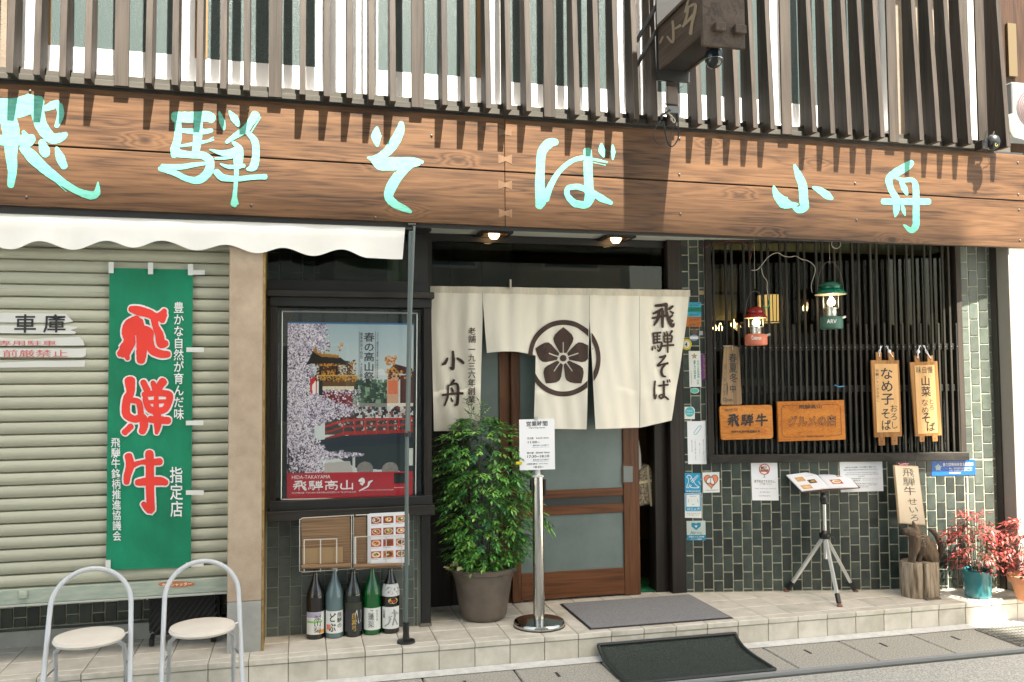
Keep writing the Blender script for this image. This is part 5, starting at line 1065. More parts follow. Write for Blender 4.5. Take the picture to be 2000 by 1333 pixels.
o = thing('sticker', 'white corner cut sticker with a round teal print', 'sticker', tuple(PRW.pt(1346, 807)))
b = MB(); b.slab([PRW.pt(*p, .0015) for p in ((1337, 795), (1353, 795), (1357, 800), (1357, 819), (1337, 819))][::-1], RN, .001); mk('sheet', b, wht, o); b = MB(); disc(b, PRW, 1347, 805, 9, 9.5, .0022); mk('print', b, teal, o); b = MB(); text_px(b, 'Nippon\nPaiement', PRW, rq(1340, 801, 1354, 810), bold=0, lift=.0028); mk('lettering', b, wht, o)
t = notice('paper_note', 'long narrow white note with a drawn pin and faint vertical handwriting', 'notice', PRW, [(1342, 823), (1378, 823), (1380, 907), (1344, 907)], M_paper, (('新型コロナウイルス感染', (.82, .42, .88, .78), grey, .0, True), ('お願いしております。', (.62, .5, .68, .8), grey, .0, True), ('ご協力をお願い致します', (.38, .42, .45, .9), grey, .0, True), ('検温消毒', (.2, .44, .26, .72), grey, .0, True)))
b = MB(); strokes_px(b, [[(1355, 846, 1), (1364, 834, 1), (1368, 832, 1), (1369, 836, 1), (1360, 848, 1), (1355, 848, 1)]], PRW, lambda x, y: (x, y), 1., .003); mk('drawing', b, teal, t)
c2 = lambda x, y: (1320+x/4.04, 750+y/4.04)
# assistance dog stickers
q = [c2(70, 705), c2(195, 705), c2(198, 857), c2(72, 857)]
t = notice('sticker', 'blue square sticker with a white line drawing of a harnessed guide dog', 'sticker', PRW, q, blue, (('盲導犬同伴可', (.08, .9, .95, .98), wht, .01, False),))
b = MB(); strokes_px(b, [[(*c2(x, y), w/4) for x, y, w in k] for k in ([(85, 735, 5), (100, 722, 6), (118, 728, 5), (125, 745, 5), (140, 770, 5), (160, 800, 5), (185, 815, 5)], [(85, 737, 5), (98, 748, 5), (100, 770, 5), (92, 800, 5), (85, 818, 6), (102, 818, 5), (110, 795, 5)], [(122, 800, 5), (118, 818, 6), (180, 820, 6), (160, 800, 5)], [(120, 770, 6), (172, 720, 5)], [(130, 780, 5), (178, 728, 4)], [(178, 770, 4), (195, 795, 4)], [(122, 730, 4), (116, 755, 5)])], PRW, lambda x, y: (x, y), 1., .0028); mk('dog_drawing', b, wht, t)
q = [c2(210, 700), c2(343, 696), c2(346, 857), c2(216, 860)]
t = notice('sticker', 'white square sticker with an orange heart and a dog head outline', 'sticker', PRW, q, wht, (('介助犬同伴可', (.1, .85, .92, .93), grey, .0, False),))
qm = quadmap(q); b = MB(); hp = [(16*math.sin(a)**3, -(13*math.cos(a)-5*math.cos(2*a)-2*math.cos(3*a)-math.cos(4*a))) for a in np.linspace(0, 2*math.pi, 41)[:-1]]
b.add([PRW.pt(*qm(.5, .42), .0024)]+[PRW.pt(*qm(.5+x*.026, .42+y*.024), .0024) for x, y in hp], [(0, 1+i, 1+(i+1) % 40) for i in range(40)]); mk('heart', b, mat('salmon print', (.75, .22, .12), .5), t)
b = MB(); strokes_px(b, [[(*qm(.5+x*.026, .42+y*.024), .8) for x, y in hp+[hp[0]]]], PRW, lambda x, y: (x, y), 1., .0032)
b.add([PRW.pt(*qm(u, v), .0028) for u, v in ((.2, .45), (.28, .34), (.42, .26), (.6, .26), (.66, .42), (.68, .58), (.55, .56), (.42, .52), (.28, .54))], [tuple(range(8, -1, -1))][:0] or [tuple(range(9))]); mk('dog_outline', MB().add(b.v[:0] or b.v, b.f), M_ink, t) if False else None
bb = MB(); bb.add([PRW.pt(*qm(u, v), .0028) for u, v in ((.2, .45), (.28, .34), (.42, .26), (.6, .26), (.66, .42), (.68, .58), (.55, .56), (.42, .52), (.28, .54))], [tuple(range(9))]); mk('dog_head', bb, wht, t)
bb = MB(); strokes_px(bb, [[(*qm(u, v), .9) for u, v in k] for k in ([(.2, .45), (.28, .34), (.42, .26), (.58, .24), (.64, .4)], [(.2, .45), (.28, .54), (.42, .52), (.47, .58)], [(.5, .27), (.47, .4), (.5, .56), (.62, .62), (.7, .55), (.66, .4), (.6, .28)], [(.18, .43), (.24, .43)])] + [[(*qm(.5+x*.026, .42+y*.024), .8) for x, y in hp+[hp[0]]]], PRW, lambda x, y: (x, y), 1., .0034); mk('dog_outline', bb, M_ink, t)
q = [c2(70, 865), c2(200, 860), c2(204, 1060), c2(72, 1057)]
t = notice('sticker', 'blue framed sticker with a faint dog face and white lettering', 'sticker', PRW, q, wht, (('Service Dogs Welcome!', (.1, .735, .92, .765), grey, .0, False), ('補助犬同伴入店', (.1, .80, .92, .84), grey, .0, False), ('ご協力願います', (.12, .87, .85, .91), grey, .0, False)))
qm = quadmap(q); b = MB()
for (u0, v0, u1, v1) in ((.03, .02, .97, .06), (.03, .0605, .10, .55), (.90, .0605, .97, .55), (.03, .5505, .97, .72)): b.add([PRW.pt(*qm(u, v), .0022) for u, v in ((u0, v0), (u1, v0), (u1, v1), (u0, v1))], [(3, 2, 1, 0)])
mk('blue_frame', b, blue, t); b = MB(); text_px(b, 'ほじょ犬', PRW, q, (.14, .58, .9, .69), bold=.03, lift=.003); mk('white_lettering', b, wht, t)
b = MB(); text_px(b, 'Welcome!', PRW, q, (.3, .1, .7, .15), bold=0, lift=.003); strokes_px(b, [[(*qm(u, v), .7) for u, v in k] for k in ([(.25, .25), (.2, .38)], [(.75, .25), (.82, .38)], [(.42, .44), (.5, .47), (.58, .44)], [(.4, .28), (.41, .29)], [(.6, .28), (.61, .29)])], PRW, lambda x, y: (x, y), 1., .003); mk('dog_face', b, blue, t)
q = [c2(85, 1083), c2(233, 1080), c2(236, 1236), c2(88, 1236)]
t = notice('sticker', 'pale sticker with a dark blue pentagon emblem above grey latin lettering', 'sticker', PRW, q, mat('pale grey sticker', (.45, .52, .48), .4), (('Air', (.18, .52, .5, .68), mat('blue grey ink', (.02, .12, .16), .5), .02, False), ('dog', (.52, .52, .8, .72), grey, .0, False)))
qm = quadmap(q); b = MB()
b.add([PRW.pt(*qm(u, v), .0024) for u, v in ((.25, .1), (.45, .1), (.5, .16), (.55, .1), (.75, .1), (.75, .28), (.5, .48), (.25, .28))], [(0, 1, 2, 7), (2, 3, 4, 5), (2, 5, 6, 7)])
b.add([PRW.pt(*qm(u, v), .0024) for u, v in ((.0, .72), (1, .72), (1, 1), (.0, 1))], [(3, 2, 1, 0)]); mk('blue_print', b, mat('deep teal print', (.01, .2, .32), .5), t)
b = MB(); text_px(b, '浮遊ウイルス対策', PRW, q, (.1, .77, .92, .86), bold=.03, lift=.003); text_px(b, 'エアドッグ設置中', PRW, q, (.2, .9, .8, .97), bold=.01, lift=.003); b.add([PRW.pt(*qm(u, v), .003) for u, v in ((.42, .24), (.58, .24), (.5, .36))], [(2, 1, 0)]); mk('white_lettering', b, wht, t)
# no luggage notice
q = [c2(592, 618), (1518, 903), (1521, 978), c2(603, 920)]
t = notice('notice', 'white notice with a red prohibition circle on the green tiles', 'notice', PRW, q, M_paper, (('席予約はできません。', (.1, .46, .9, .54), mat('olive ink', (.14, .14, .06), .6), .01, False), ('ご了承ください', (.3, .545, .78, .60), MATS['olive ink'], .005, False), ('Seats cannot be reserved', (.12, .67, .9, .705), grey, .0, False), ('無法預約座位', (.3, .765, .68, .80), grey, .0, False), ('좌석 예약은 불가능', (.27, .86, .7, .90), grey, .0, False)))
b = MB(); annul(b, PRW, 1493, 917, 10.8, 10.8, .84, .003); strokes_px(b, [[(1486, 909.5, 1.6), (1500, 925, 1.6)]], PRW, lambda x, y: (x, y), 1., .0033); mk('prohibition_circle', b, red, t)
b = MB(); b.add([PRW.pt(*p, .0026) for p in rq(1485, 917, 1501, 922)], [(3, 2, 1, 0)]); mk('counter_print', b, mat('tan print', (.35, .16, .06), .6), t)
b = MB(); disc(b, PRW, 1488, 914.5, 2.2, 2.2, .0027); text_px(b, 'RSV', PRW, rq(1490, 911, 1498, 916), bold=.02, lift=.0027); mk('black_print', b, M_ink, t)
b = MB(); b.add([PRW.pt(*p, .0026) for p in ((1492, 928), (1494, 928), (1494, 932), (1497, 933), (1489, 933), (1492, 932))], [(5, 4, 3, 2, 1, 0)]); mk('stool_print', b, mat('grey blue print', (.25, .35, .42), .6), t)
q = [(1639.5, 901), (1723, 899), (1725.5, 959.5), (1642, 962)]
t = notice('notice', 'wide white notice with several lines of print behind the menu stand', 'notice', PRW, q, M_paper, (('大盛された方は席数１つから店置にご着席します。', (.12, .19, .86, .235), M_ink, .02, False), ('他店での飲食お持込はできませんのでご了承ください。', (.09, .27, .9, .315), M_ink, .02, False), ('We will seat you when all members have arrived,', (.15, .37, .88, .405), M_ink, .01, False), ('Please note that we do not allow beverage inside the', (.12, .43, .9, .465), M_ink, .01, False), ('restaurant.', (.42, .49, .58, .515), M_ink, .01, False), ('外帯飲料禁止請勿', (.25, .56, .48, .595), M_ink, .02, False), ('Outside foods and drinks not allowed', (.52, .565, .96, .59), grey, .0, False), ('請全員到齊後入座', (.25, .62, .46, .655), M_ink, .02, False), ('음식물 반입은 삼가 주시기', (.52, .62, .9, .645), grey, .0, False), ('Cuando llegan, le guiaremos a su', (.38, .72, .86, .755), M_ink, .01, False), ('Tenga en cuenta que no se pueden adquirir', (.3, .775, .86, .81), M_ink, .01, False), ('bebidas de la tienda.', (.38, .83, .66, .86), M_ink, .01, False)))
# blue plate
q = [(1819, 898.5), (1904, 897.5), (1905.5, 928), (1820, 930)]
t = notice('blue_plate', 'shiny blue plate with a silver star emblem and white lettering', 'sign', PRW, q, mat('blue plate enamel', (.0, .09, .38), .25), (('暴力団等排除宣言事業所', (.26, .2, .96, .42), wht, .04, False), ('高山・益田地区暴力追放推進協議会', (.40, .5, .93, .60), wht, .02, False), ('（公財）岐阜県暴力追放推進センター', (.40, .64, .93, .74), wht, .02, False), ('岐阜県高山警察署', (.40, .79, .66, .89), wht, .02, False)), th=.006, bevel=.001)
b = MB(); star(b, PRW, 1832.5, 913.5, 8, .003, 5, .5); star(b, PRW, 1832.5, 913.5, 6.5, .0034, 10, .6); mk('star', b, mat('silver blue print', (.3, .42, .45), .4), t)
# ================================================================== WOODEN SIGNS ON THE LATTICE
PL = PR(.062)
M_plq = wood('amber plaque wood', (.28, .085, .015), (.44, .16, .03), (.56, .23, .055), 'x', 1.6, .4, ring=9)
M_plq2 = wood('glossy amber plaque wood', (.16, .045, .01), (.40, .13, .02), (.52, .2, .035), 'x', 2., .3, ring=14)
def rounded(q, r):
    out = []
    for i in range(4):
        a = np.array(q[i-1], float); b = np.array(q[i], float); c = np.array(q[(i+1) % 4], float); da = (a-b)/np.linalg.norm(a-b); dc = (c-b)/np.linalg.norm(c-b)
        for k in range(5):
            t = k/4; p = b+da*r*(1-t)**2+dc*r*t*t; out.append(tuple(p))
    return out
q = [(1405, 793), (1508, 791), (1510.5, 857), (1408, 860)]
t = thing('wooden_plaque', 'light amber wooden plaque with rounded corners and big black characters', 'sign', mid(PL, q))
mk('board', MB().slab([PL.pt(*p) for p in rounded(q, 6)][::-1], RN, .02), M_plq, t, bevel=.002)
b = MB(); text_px(b, '指定店', PL, q, (.09, .09, .35, .17), bold=.0, lift=.002); text_px(b, '飛騨牛銘柄推進協議会長', PL, q, (.2, .73, .75, .81), bold=.01, lift=.002); Q = quadmap(q)
for i, ch in enumerate('飛騨牛'):
    a, c = Q(.14+i*.27, .25), Q(.36+i*.27, .62); glyph_px(b, ch, PL, (a[0], a[1], c[0], c[1]), 1.5, .002)
mk('lettering', b, M_ink, t); b = MB()
for r_ in ((.78, .7, .86, .71), (.78, .81, .86, .82), (.78, .7, .787, .82), (.853, .7, .86, .82), (.8, .745, .84, .75), (.8, .775, .84, .78)): b.add([PL.pt(*Q(u, v), .002) for u, v in ((r_[0], r_[1]), (r_[2], r_[1]), (r_[2], r_[3]), (r_[0], r_[3]))], [(3, 2, 1, 0)])
mk('red_seal', b, red, t)
q = [(1518, 785), (1648.5, 782), (1652, 859), (1520.5, 863)]
t = thing('wooden_plaque', 'glossy striped wooden plaque with outlined lettering and a thin border', 'sign', mid(PL, q))
mk('board', MB().slab([PL.pt(*p) for p in q][::-1], RN, .025), M_plq2, t, bevel=.002)
Q = quadmap(q); b = MB(); text_px(b, '飛騨髙山', PL, q, (.32, .09, .66, .2), bold=.03, lift=.002); text_px(b, '（社）飛騨高山観光協会', PL, q, (.34, .87, .68, .92), bold=.01, lift=.002)
text_px(b, 'グルメの店', PL, q, (.15, .36, .87, .66), bold=.065, lift=.002)
bd = [(.06, .17), (.09, .13), (.09, .1), (.3, .1)], [(.68, .1), (.9, .1), (.91, .13), (.94, .15), (.94, .86), (.91, .88), (.7, .9)], [(.33, .9), (.1, .9), (.09, .87), (.06, .85), (.06, .17)]
for k in bd:
    for (u0, v0), (u1, v1) in zip(k, k[1:]): strokes_px(b, [[(*Q(u0, v0), .7), (*Q(u1, v1), .7)]], PL, lambda x, y: (x, y), 1., .002)
mk('lettering', b, M_ink, t); b = MB(); text_px(b, 'グルメの店', PL, q, (.158, .375, .862, .645), bold=-.004, lift=.003); mk('inner_lettering', b, mat('amber letter fill', (.42, .15, .025), .4), t)
# paddle sign
q = [(1414, 677), (1443, 677), (1449.5, 791), (1407.5, 791)]
t = thing('paddle_sign', 'old brown paddle shaped wooden sign with brushed season characters and open', 'sign', mid(PL, q))
PL2 = PR(.07); M_old = wood('old brown board wood', (.09, .055, .03), (.2, .13, .07), (.3, .2, .11), 'z', 1., .6)
mk('board', MB().slab([PL2.pt(*p) for p in rounded(q, 5)][::-1], RN, .012), M_old, t, bevel=.001)
b = MB()
for i, ch in enumerate('春夏冬中'): text_px(b, ch, PL2, q, (.34+.05*i*.6, .12+i*.17+(.0 if i < 3 else .03), .84+.0*i-(.12 if i == 3 else 0), .28+i*.17), bold=.022, lift=.0015)
text_px(b, 'Open', PL2, q, (.10, .88, .55, .96), bold=.0, lift=.0015); text_px(b, '商い中です', PL2, q, (.1, .3, .2, .84), vert=True, bold=-.005, lift=.0015)
strokes_px(b, [[(1419.5, 747, 1), (1420.5, 758, 2.2), (1420, 772, .8)]], PL2, lambda x, y: (x, y), 1., .002); mk('lettering', b, M_ink, t)
mk('hook', MB().tube([PL2.pt(1412, 676.5, .01), PL2.pt(1424, 676, .01), PL2.pt(1431, 676, .01), PL2.pt(1431, 684, .006)], .003, 6), M_wire, t)
def menu_board(nm, label, q, iq, tops, bots, texts, small):
    t = thing(nm, label, 'sign', mid(PL, q)); Md = wood('brown menu board wood', (.15, .06, .015), (.26, .12, .035), (.36, .18, .06), 'z', 1., .5)
    mk('board', MB().slab([PL.pt(*p) for p in q][::-1], RN, .015), Md, t, bevel=.002)
    for tq in tops+bots:
        mk('tab', MB().slab([PL.pt(*p, .001) for p in tq][::-1], RN, .013), Md, t, bevel=.001)
        cx_ = sum(p[0] for p in tq)/4; cy_ = sum(p[1] for p in tq)/4; b = MB(); disc(b, PL, cx_, cy_, 1.2, 1.2, .0016, 10); mk('hole', b, M_ink, t)
    panel('face', PL, iq, mat('varnished label wood', (.5, .28, .1), .5, c2=(.58, .35, .15), scale=3, stretch=(12, 12, 1)), t, .003, .0025)
    b = MB()
    for s, r, bd, vt in texts: text_px(b, s, PL, iq, r, bold=bd, lift=.0035, vert=vt)
    mk('lettering', b, M_ink, t)
    for (x, y, x2, y2, kn) in small:
        mk('cord', MB().tube([PL.pt(x, y, .005), PL.pt((x+x2)/2+1, (y+y2)/2, .012), PL.pt(x2, y2, -.005)], .0022, 5).tube([PL.pt(x+1.5, y, .004), PL.pt((x+x2)/2-2, (y+y2)/2, .010), PL.pt(x2+3, y2, -.005)], .0022, 5), M_paper, t)
        if kn: mk('knot', MB().ball(PL.pt((x+x2)/2, (y+y2)/2, .012), .012, 8, 6), M_paper, t)
menu_board('menu_board', 'left hanging wooden menu board with brush lettering, tied by white cords', [(1701, 704), (1756, 704), (1762, 853), (1708, 855)], [(1708, 711), (1753, 711), (1758, 844), (1713, 845)],
    [[(1711, 688), (1722, 688), (1722, 704), (1712, 704)], [(1734, 688), (1746, 688), (1747, 704), (1736, 704)]], [[(1716, 855), (1728, 854), (1729, 870), (1717, 871)], [(1741, 854), (1753, 853), (1753, 869), (1742, 870)]],
    [('なめ子', (.24, .06, .78, .60), .03, True), ('そば', (.22, .66, .62, .97), .02, True), ('おろし', (.62, .60, .92, .95), .0, True), ('飛騨ジャンボなめこ', (.03, .08, .17, .55), -.002, True)],
    [(1717, 697, 1720, 676, 0), (1743, 697, 1731, 676, 1)])
menu_board('menu_board', 'right hanging wooden menu board, slightly shorter and tilted, with mountain vegetable lettering', [(1777, 708), (1831, 706), (1840, 851), (1788, 853)], [(1786, 714), (1825, 713), (1832, 846), (1793, 848)],
    [[(1786, 695), (1796, 695), (1797, 708), (1787, 708)], [(1811, 695), (1822, 695), (1823, 708), (1812, 708)]], [[(1796, 853), (1806, 852), (1806, 863), (1797, 864)], [(1821, 852), (1831, 851), (1832, 862), (1822, 863)]],
    [('味自慢', (.08, .02, .9, .12), .0, False), ('山菜', (.27, .16, .75, .46), .03, True), ('なめ', (.26, .5, .6, .70), .0, True), ('とろ', (.64, .5, .86, .66), -.002, True), ('そ', (.25, .70, .65, .85), .03, False), ('ば', (.45, .84, .88, .97), .03, False)],
    [(1792, 700, 1795, 675, 1), (1817, 700, 1803, 675, 0)])
ty = mk('blue_tie', MB().tube([PR(.03).pt(1630, 752), PR(.04).pt(1638, 756), PR(.03).pt(1648, 755)], .004, 6), mat('blue plastic tie', (.05, .25, .5), .4), None); tag(ty, 'short blue plastic tie knotted on the lattice bars', 'cable tie')
# ================================================================== LANTERNS
M_glass = thin_glass('clear glass')
def lantern(label, px, ytop, ybot, r_t, hood, tank, hooded, bail, word, bulbpx):
    off = .17; P = PR(off); top = P.pt(px, ytop); bot = P.pt(px, ybot); H = top[2]-bot[2]; c = (bot[0], bot[1], bot[2])
    t = thing('camping_lantern', label, 'lantern', c)
    k = H/1.0
    mk('tank', MB().lathe([(r_t*.9, 0), (r_t*.99, .02*k), (r_t, .03*k), (r_t, .19*k), (r_t*.97, .22*k), (r_t*.85, .25*k), (r_t*.5, .265*k)], c, 28), tank, t, smooth=True)
    mk('collar', MB().lathe([(r_t*.48, .2655*k), (r_t*.48, .40*k), (r_t*.6, .405*k), (r_t*.6, .425*k), (1e-4, .426*k)], c, 24), M_chrome2, t, smooth=True)
    z1 = .62*k if not hooded else .70*k
    mk('globe', MB().lathe([(r_t*.56, .427*k), (r_t*.58, .55*k), (r_t*.55, z1+.04*k)], c, 24), M_glass, t, smooth=True)
    for i in range(4):
        a = math.pi/4+i*math.pi/2; mk('rod', MB().tube([(c[0]+r_t*.66*math.cos(a), c[1]+r_t*.66*math.sin(a), c[2]+.42*k), (c[0]+r_t*.66*math.cos(a), c[1]+r_t*.66*math.sin(a), c[2]+z1+.06*k)], .002, 5), M_chrome2, t)
    R = r_t*(1.05 if not hooded else 1.45)
    mk('hood', MB().lathe([(R, z1-.0*k), (R*.985, z1+.015*k), (R*.72, z1+.10*k), (R*.62, z1+.12*k), (R*.62, z1+.15*k), (R*.78, z1+.155*k), (R*.6, z1+.22*k), (R*.3, z1+.255*k), (1e-4, z1+.26*k)], c, 32), hood, t, smooth=True)
    mk('hood_lining', MB().lathe([(1e-4, z1+.06*k), (R*.6, z1+.05*k), (R*.96, z1-.002*k)], c, 32), mat('pale enamel', (.7, .62, .48), .4), t, smooth=True)
    mk('bulb', MB().lathe([(.006, .63*k), (.012, .60*k), (.026, .53*k), (.024, .48*k), (.012, .445*k), (1e-4, .44*k)][::-1], (c[0]+.004, c[1], c[2]+(.03*k if hooded else -.0)), 16), mat('lit lantern bulb', (1, .8, .5), .4, emit=(1, .66, .3), estr=5), t, smooth=True)
    mk('dial', MB().tube([(c[0]-.005, c[1]-r_t*.5, c[2]+.335*k), (c[0]-.006, c[1]-r_t*.62, c[2]+.335*k)], .014, 14), M_steel, t)
    mk('valve', MB().tube([(c[0]+r_t*.8, c[1]-.02, c[2]+.21*k), (c[0]+r_t*1.2, c[1]-.03, c[2]+.25*k)], .009, 8), M_chrome2, t)
    h = MB(); pts = [(c[0]+bail[0]*math.cos(a), c[1], c[2]+z1+.08*k+bail[1]*math.sin(a)) for a in np.linspace(0, math.pi, 15)]; mk('handle', h.tube(pts, .0022, 5), mat('dark wire', (.08, .07, .06), .5, metal=.6), t)
    tb = MB(); Pf = PR(off+r_t*1.0+.002); text_px(tb, word, Pf, rq(px-9, ybot-19, px+10, ybot-11), bold=.02, lift=.0); mk('lettering', tb, wht, t)
    return t, c, z1
t1, c1, zz1 = lantern('red camping lantern with glowing bulb and faded orange red tank hanging before the lattice', 1477, 589, 675, .074, mat('red enamel', (.25, .01, .01), .2, coat=.5), mat('faded orange red tank', (.55, .16, .09), .6), False, (.075, .16), 'Coleman', None)
t2, c2_, zz2 = lantern('green camping lantern with wide hood, glowing bulb and dark green tank', 1624, 547, 643, .075, mat('green enamel', (.0, .12, .07), .2, coat=.5), mat('dark green tank', (.04, .12, .09), .5), True, (.1, .2), 'ARV', None)
b = MB(); 
def spline(P, n=6):
    P = [np.array(p, float) for p in P]; out = []
    for i in range(len(P)-1):
        p0, p1, p2, p3 = P[max(i-1, 0)], P[i], P[i+1], P[min(i+2, len(P)-1)]
        for k in range(n):
            t = k/n; out.append(.5*((2*p1)+(-p0+p2)*t+(2*p0-5*p1+4*p2-p3)*t*t+(-p0+3*p1-3*p2+p3)*t**3))
    return out+[P[-1]]
PX = PR(.17); c5 = lambda x, y, o=0.: PX.pt(1300+x/5.553, 460+y/5.553, o)
wires = thing('lantern_cord', 'twisted pale cord looped between the two lanterns and the soffit', 'cable', tuple(c5(1200, 200)))
mk('cord', MB().tube(spline([c5(930, 380), c5(1000, 370), c5(1060, 300), c5(1120, 230), c5(1210, 190), c5(1280, 225), c5(1350, 235), c5(1410, 225), c5(1480, 262), c5(1540, 275), c5(1610, 330), c5(1620, 400), c5(1580, 540), c5(1590, 620)]), .0022, 5), M_wire, wires)
mk('cord', MB().tube(spline([c5(1035, 350), c5(1060, 440), c5(1100, 500), c5(1100, 580), c5(1120, 700)]), .002, 5), M_wire, wires)
mk('red_wire', MB().tube(spline([c5(150, 95), c5(230, 115), c5(420, 135), c5(500, 100), c5(760, 60), c5(860, 100), c5(940, 130), c5(920, 260)]), .0013, 4), mat('red wire', (.2, .02, .02), .5), wires)
mk('coil', MB().tube([c5(1850+50*math.cos(a), 95+48*math.sin(a), .004*math.sin(a*3)) for a in np.linspace(0, 4*math.pi, 40)], .0022, 5), M_wire, wires)
mk('hanger', MB().tube([(c1[0], c1[1], c1[2]+zz1+.2), (c1[0], c1[1], SOFZ)], .0012, 4).tube([(c2_[0], c2_[1], c2_[2]+zz2+.21), (c2_[0], c2_[1], SOFZ)], .0012, 4), M_wire, wires)
mk('green_wire', MB().tube(spline([c5(1120, 700), c5(1130, 740), c5(1100, 780), c5(1060, 770)]), .004, 5), mat('green wire', (.02, .25, .08), .5), wires)
# ================================================================== BOTTLES
PZF = PZ(.15)
BT = [((.008, .005, .004), 616, 1250, '深山菊', 'a'), ((.10, .16, .17), 653, 1247.5, 'どぶ', 'b'), ((.008, .012, .008), 690, 1245, '白真弓', 'c'), ((.0, .10, .015), 727, 1241, '蓬莱', 'd'), ((.008, .005, .004), 763, 1238.5, '山車', 'e')]
BL = ['sake bottle, dark glass, label with purple top, green hills and brown characters', 'pale blue clear sake bottle with bold black characters on white label', 'dark sake bottle with black label, white patch and gold characters', 'green sake bottle with white label and thin brush characters', 'dark sake bottle with white neck paper, gold oval and grey painted label']
def arc_pt(c, r, u, z, k=1.0):   # u in -1..1 across the visible front (towards the camera)
    a0 = math.atan2(-c[1], -c[0]); a = a0+u*1.15*k*1.0; return (c[0]+r*math.cos(a), c[1]+r*math.sin(a), z)
def wrap(mb, c, r, u0, u1, z0, z1, n=14):
    k = len(mb.v)
    for i in range(n+1):
        u = u0+(u1-u0)*i/n; mb.v.append(arc_pt(c, r, u, z0)); mb.v.append(arc_pt(c, r, u, z1))
    for i in range(n): mb.f.append((k+2*i, k+2*i+2, k+2*i+3, k+2*i+1))
def wrap_text(mb, s, c, r, u0, u1, z0, z1, bold=.02, vert=True):
    v, f = text_mesh('\n'.join(s) if vert else s, bold); lo = v.min(0); hi = v.max(0)
    mb.add([arc_pt(c, r, u0+(u1-u0)*(x-lo[0])/(hi[0]-lo[0]), z0+(z1-z0)*(y-lo[1])/(hi[1]-lo[1])) for x, y in v], f)
for (col, x, y, s, kd), lab_ in zip(BT, BL):
    p = PZF.pt(x, y); d = p[:2]/np.linalg.norm(p[:2]); c = (p[0]+d[0]*.045, p[1]+d[1]*.045, .15); r = .0515
    t = thing('sake_bottle', lab_, 'bottle', c, 'sake bottles standing under the menu rack')
    gm = mat('bottle glass '+kd, col, .08, spec=.7, coat=.3)
    mk('glass', MB().lathe([(r*.9, 0), (r, .006), (r, .225), (r*.97, .245), (r*.82, .275), (r*.55, .31), (r*.36, .335), (r*.29, .36), (r*.28, .385)], c, 28), gm, t, smooth=True)
    mk('cap', MB().lathe([(r*.34, .3855), (r*.34, .40), (r*.28, .403)], c, 16), M_blk if kd != 'b' else M_chrome2, t, smooth=True)
    lm = {'a': wht, 'b': mat('off white label', (.72, .74, .7), .6), 'c': mat('black label', (.03, .03, .035), .6), 'd': MATS.get('off white label') or wht, 'e': wht}[kd]
    b = MB(); wrap(b, c, r+.0006, -1.05, 1.05, .03+.15, .155+.15); mk('label', b, lm, t)
    tb = MB(); R2 = r+.0016; z = .15
    if kd == 'a':
        b = MB(); wrap(b, c, r+.001, -1.04, .55, z+.125, z+.153); mk('label_print', b, mat('violet label print', (.4, .36, .5), .6), t); b = MB(); wrap(b, c, r+.001, -.9, .7, z+.095, z+.106); mk('label_print', b, mat('green label print', (.2, .5, .12), .6), t); b = MB(); wrap(b, c, r+.001, .3, 1.0, z+.034, z+.055); mk('label_print', b, mat('orange label print', (.7, .35, .05), .6), t)
        wrap_text(tb, s, c, R2, -.15, .55, z+.04, z+.138, .03); mk('lettering', tb, mat('dark brown ink', (.06, .03, .02), .6), t)
    if kd == 'b':
        wrap_text(tb, s, c, R2, -.55, .15, z+.04, z+.145, .05); wrap_text(tb, '飛騨の', c, R2, .25, .75, z+.06, z+.145, .04); mk('lettering', tb, M_ink, t); b = MB(); wrap(b, c, r+.001, -.85, -.35, z+.05, z+.08); mk('seal', b, mat('salmon seal', (.7, .2, .12), .6), t)
    if kd == 'c':
        b = MB(); b.add([arc_pt(c, r+.001, u, z+zz) for u, zz in ((.15, .13), (.35, .155), (.85, .15), (.95, .11), (.8, .085), (.55, .075), (.3, .09))], [tuple(range(6, -1, -1))]); mk('label_patch', b, wht, t)
        wrap_text(tb, s, c, R2, -.15, .3, z+.035, z+.14, .03); mk('lettering', tb, mat('gold lettering', (.5, .33, .08), .4), t)
        b = MB(); wrap(b, c, r+.0008, -1.05, 1.05, z+.156, z+.195); mk('neck_band', b, mat('olive band', (.03, .035, .02), .6), t)
    if kd == 'd':
        wrap_text(tb, s, c, R2, -.4, .2, z+.045, z+.13, .0); wrap_text(tb, '純米吟醸', c, R2, .4, .55, z+.08, z+.145, .0); wrap_text(tb, '飛騨', c, R2, -.2, .1, z+.138, z+.147, .0, False); mk('lettering', tb, M_ink, t)
    if kd == 'e':
        wrap_text(tb, s, c, R2, -.85, -.55, z+.09, z+.14, .01); mk('lettering', tb, M_ink, t)
        def st_(pts, w): 
            P = [arc_pt(c, R2, u, z+zz) for u, zz in pts]; mk('label_painting', MB().tube(P, w, 4), mat('grey label paint', (.3, .3, .3), .7), t)
        st_([(-.6, .045), (-.2, .06), (.0, .09), (-.2, .1)], .004); st_([(.1, .12), (.6, .125), (.4, .09), (.7, .05)], .004); st_([(.35, .14), (.4, .1), (.2, .05)], .005); st_([(.0, .1), (.85, .115)], .004)
        b = MB(); P = [arc_pt(c, r+.001, .25+.5*math.cos(a), z+.19+.017*math.sin(a)) for a in np.linspace(0, 2*math.pi, 21)[:-1]]; b.add(P, [tuple(range(20))]); mk('gold_oval', b, mat('gold seal', (.55, .4, .12), .4), t)
        tb = MB(); wrap_text(tb, '飛騨', c, R2, .0, .5, z+.183, z+.197, .03, False); mk('red_lettering', tb, red, t)
        b = MB(); b.lathe([(r*1.03, .215), (r*1.0, .245), (r*.86, .272), (r*.6, .30)], c, 28); mk('neck_paper', b, mat('crumpled white paper', (.65, .65, .62), .8, c2=(.3, .3, .3), scale=60, contrast=(.55, .6), bump=.5), t, smooth=True)
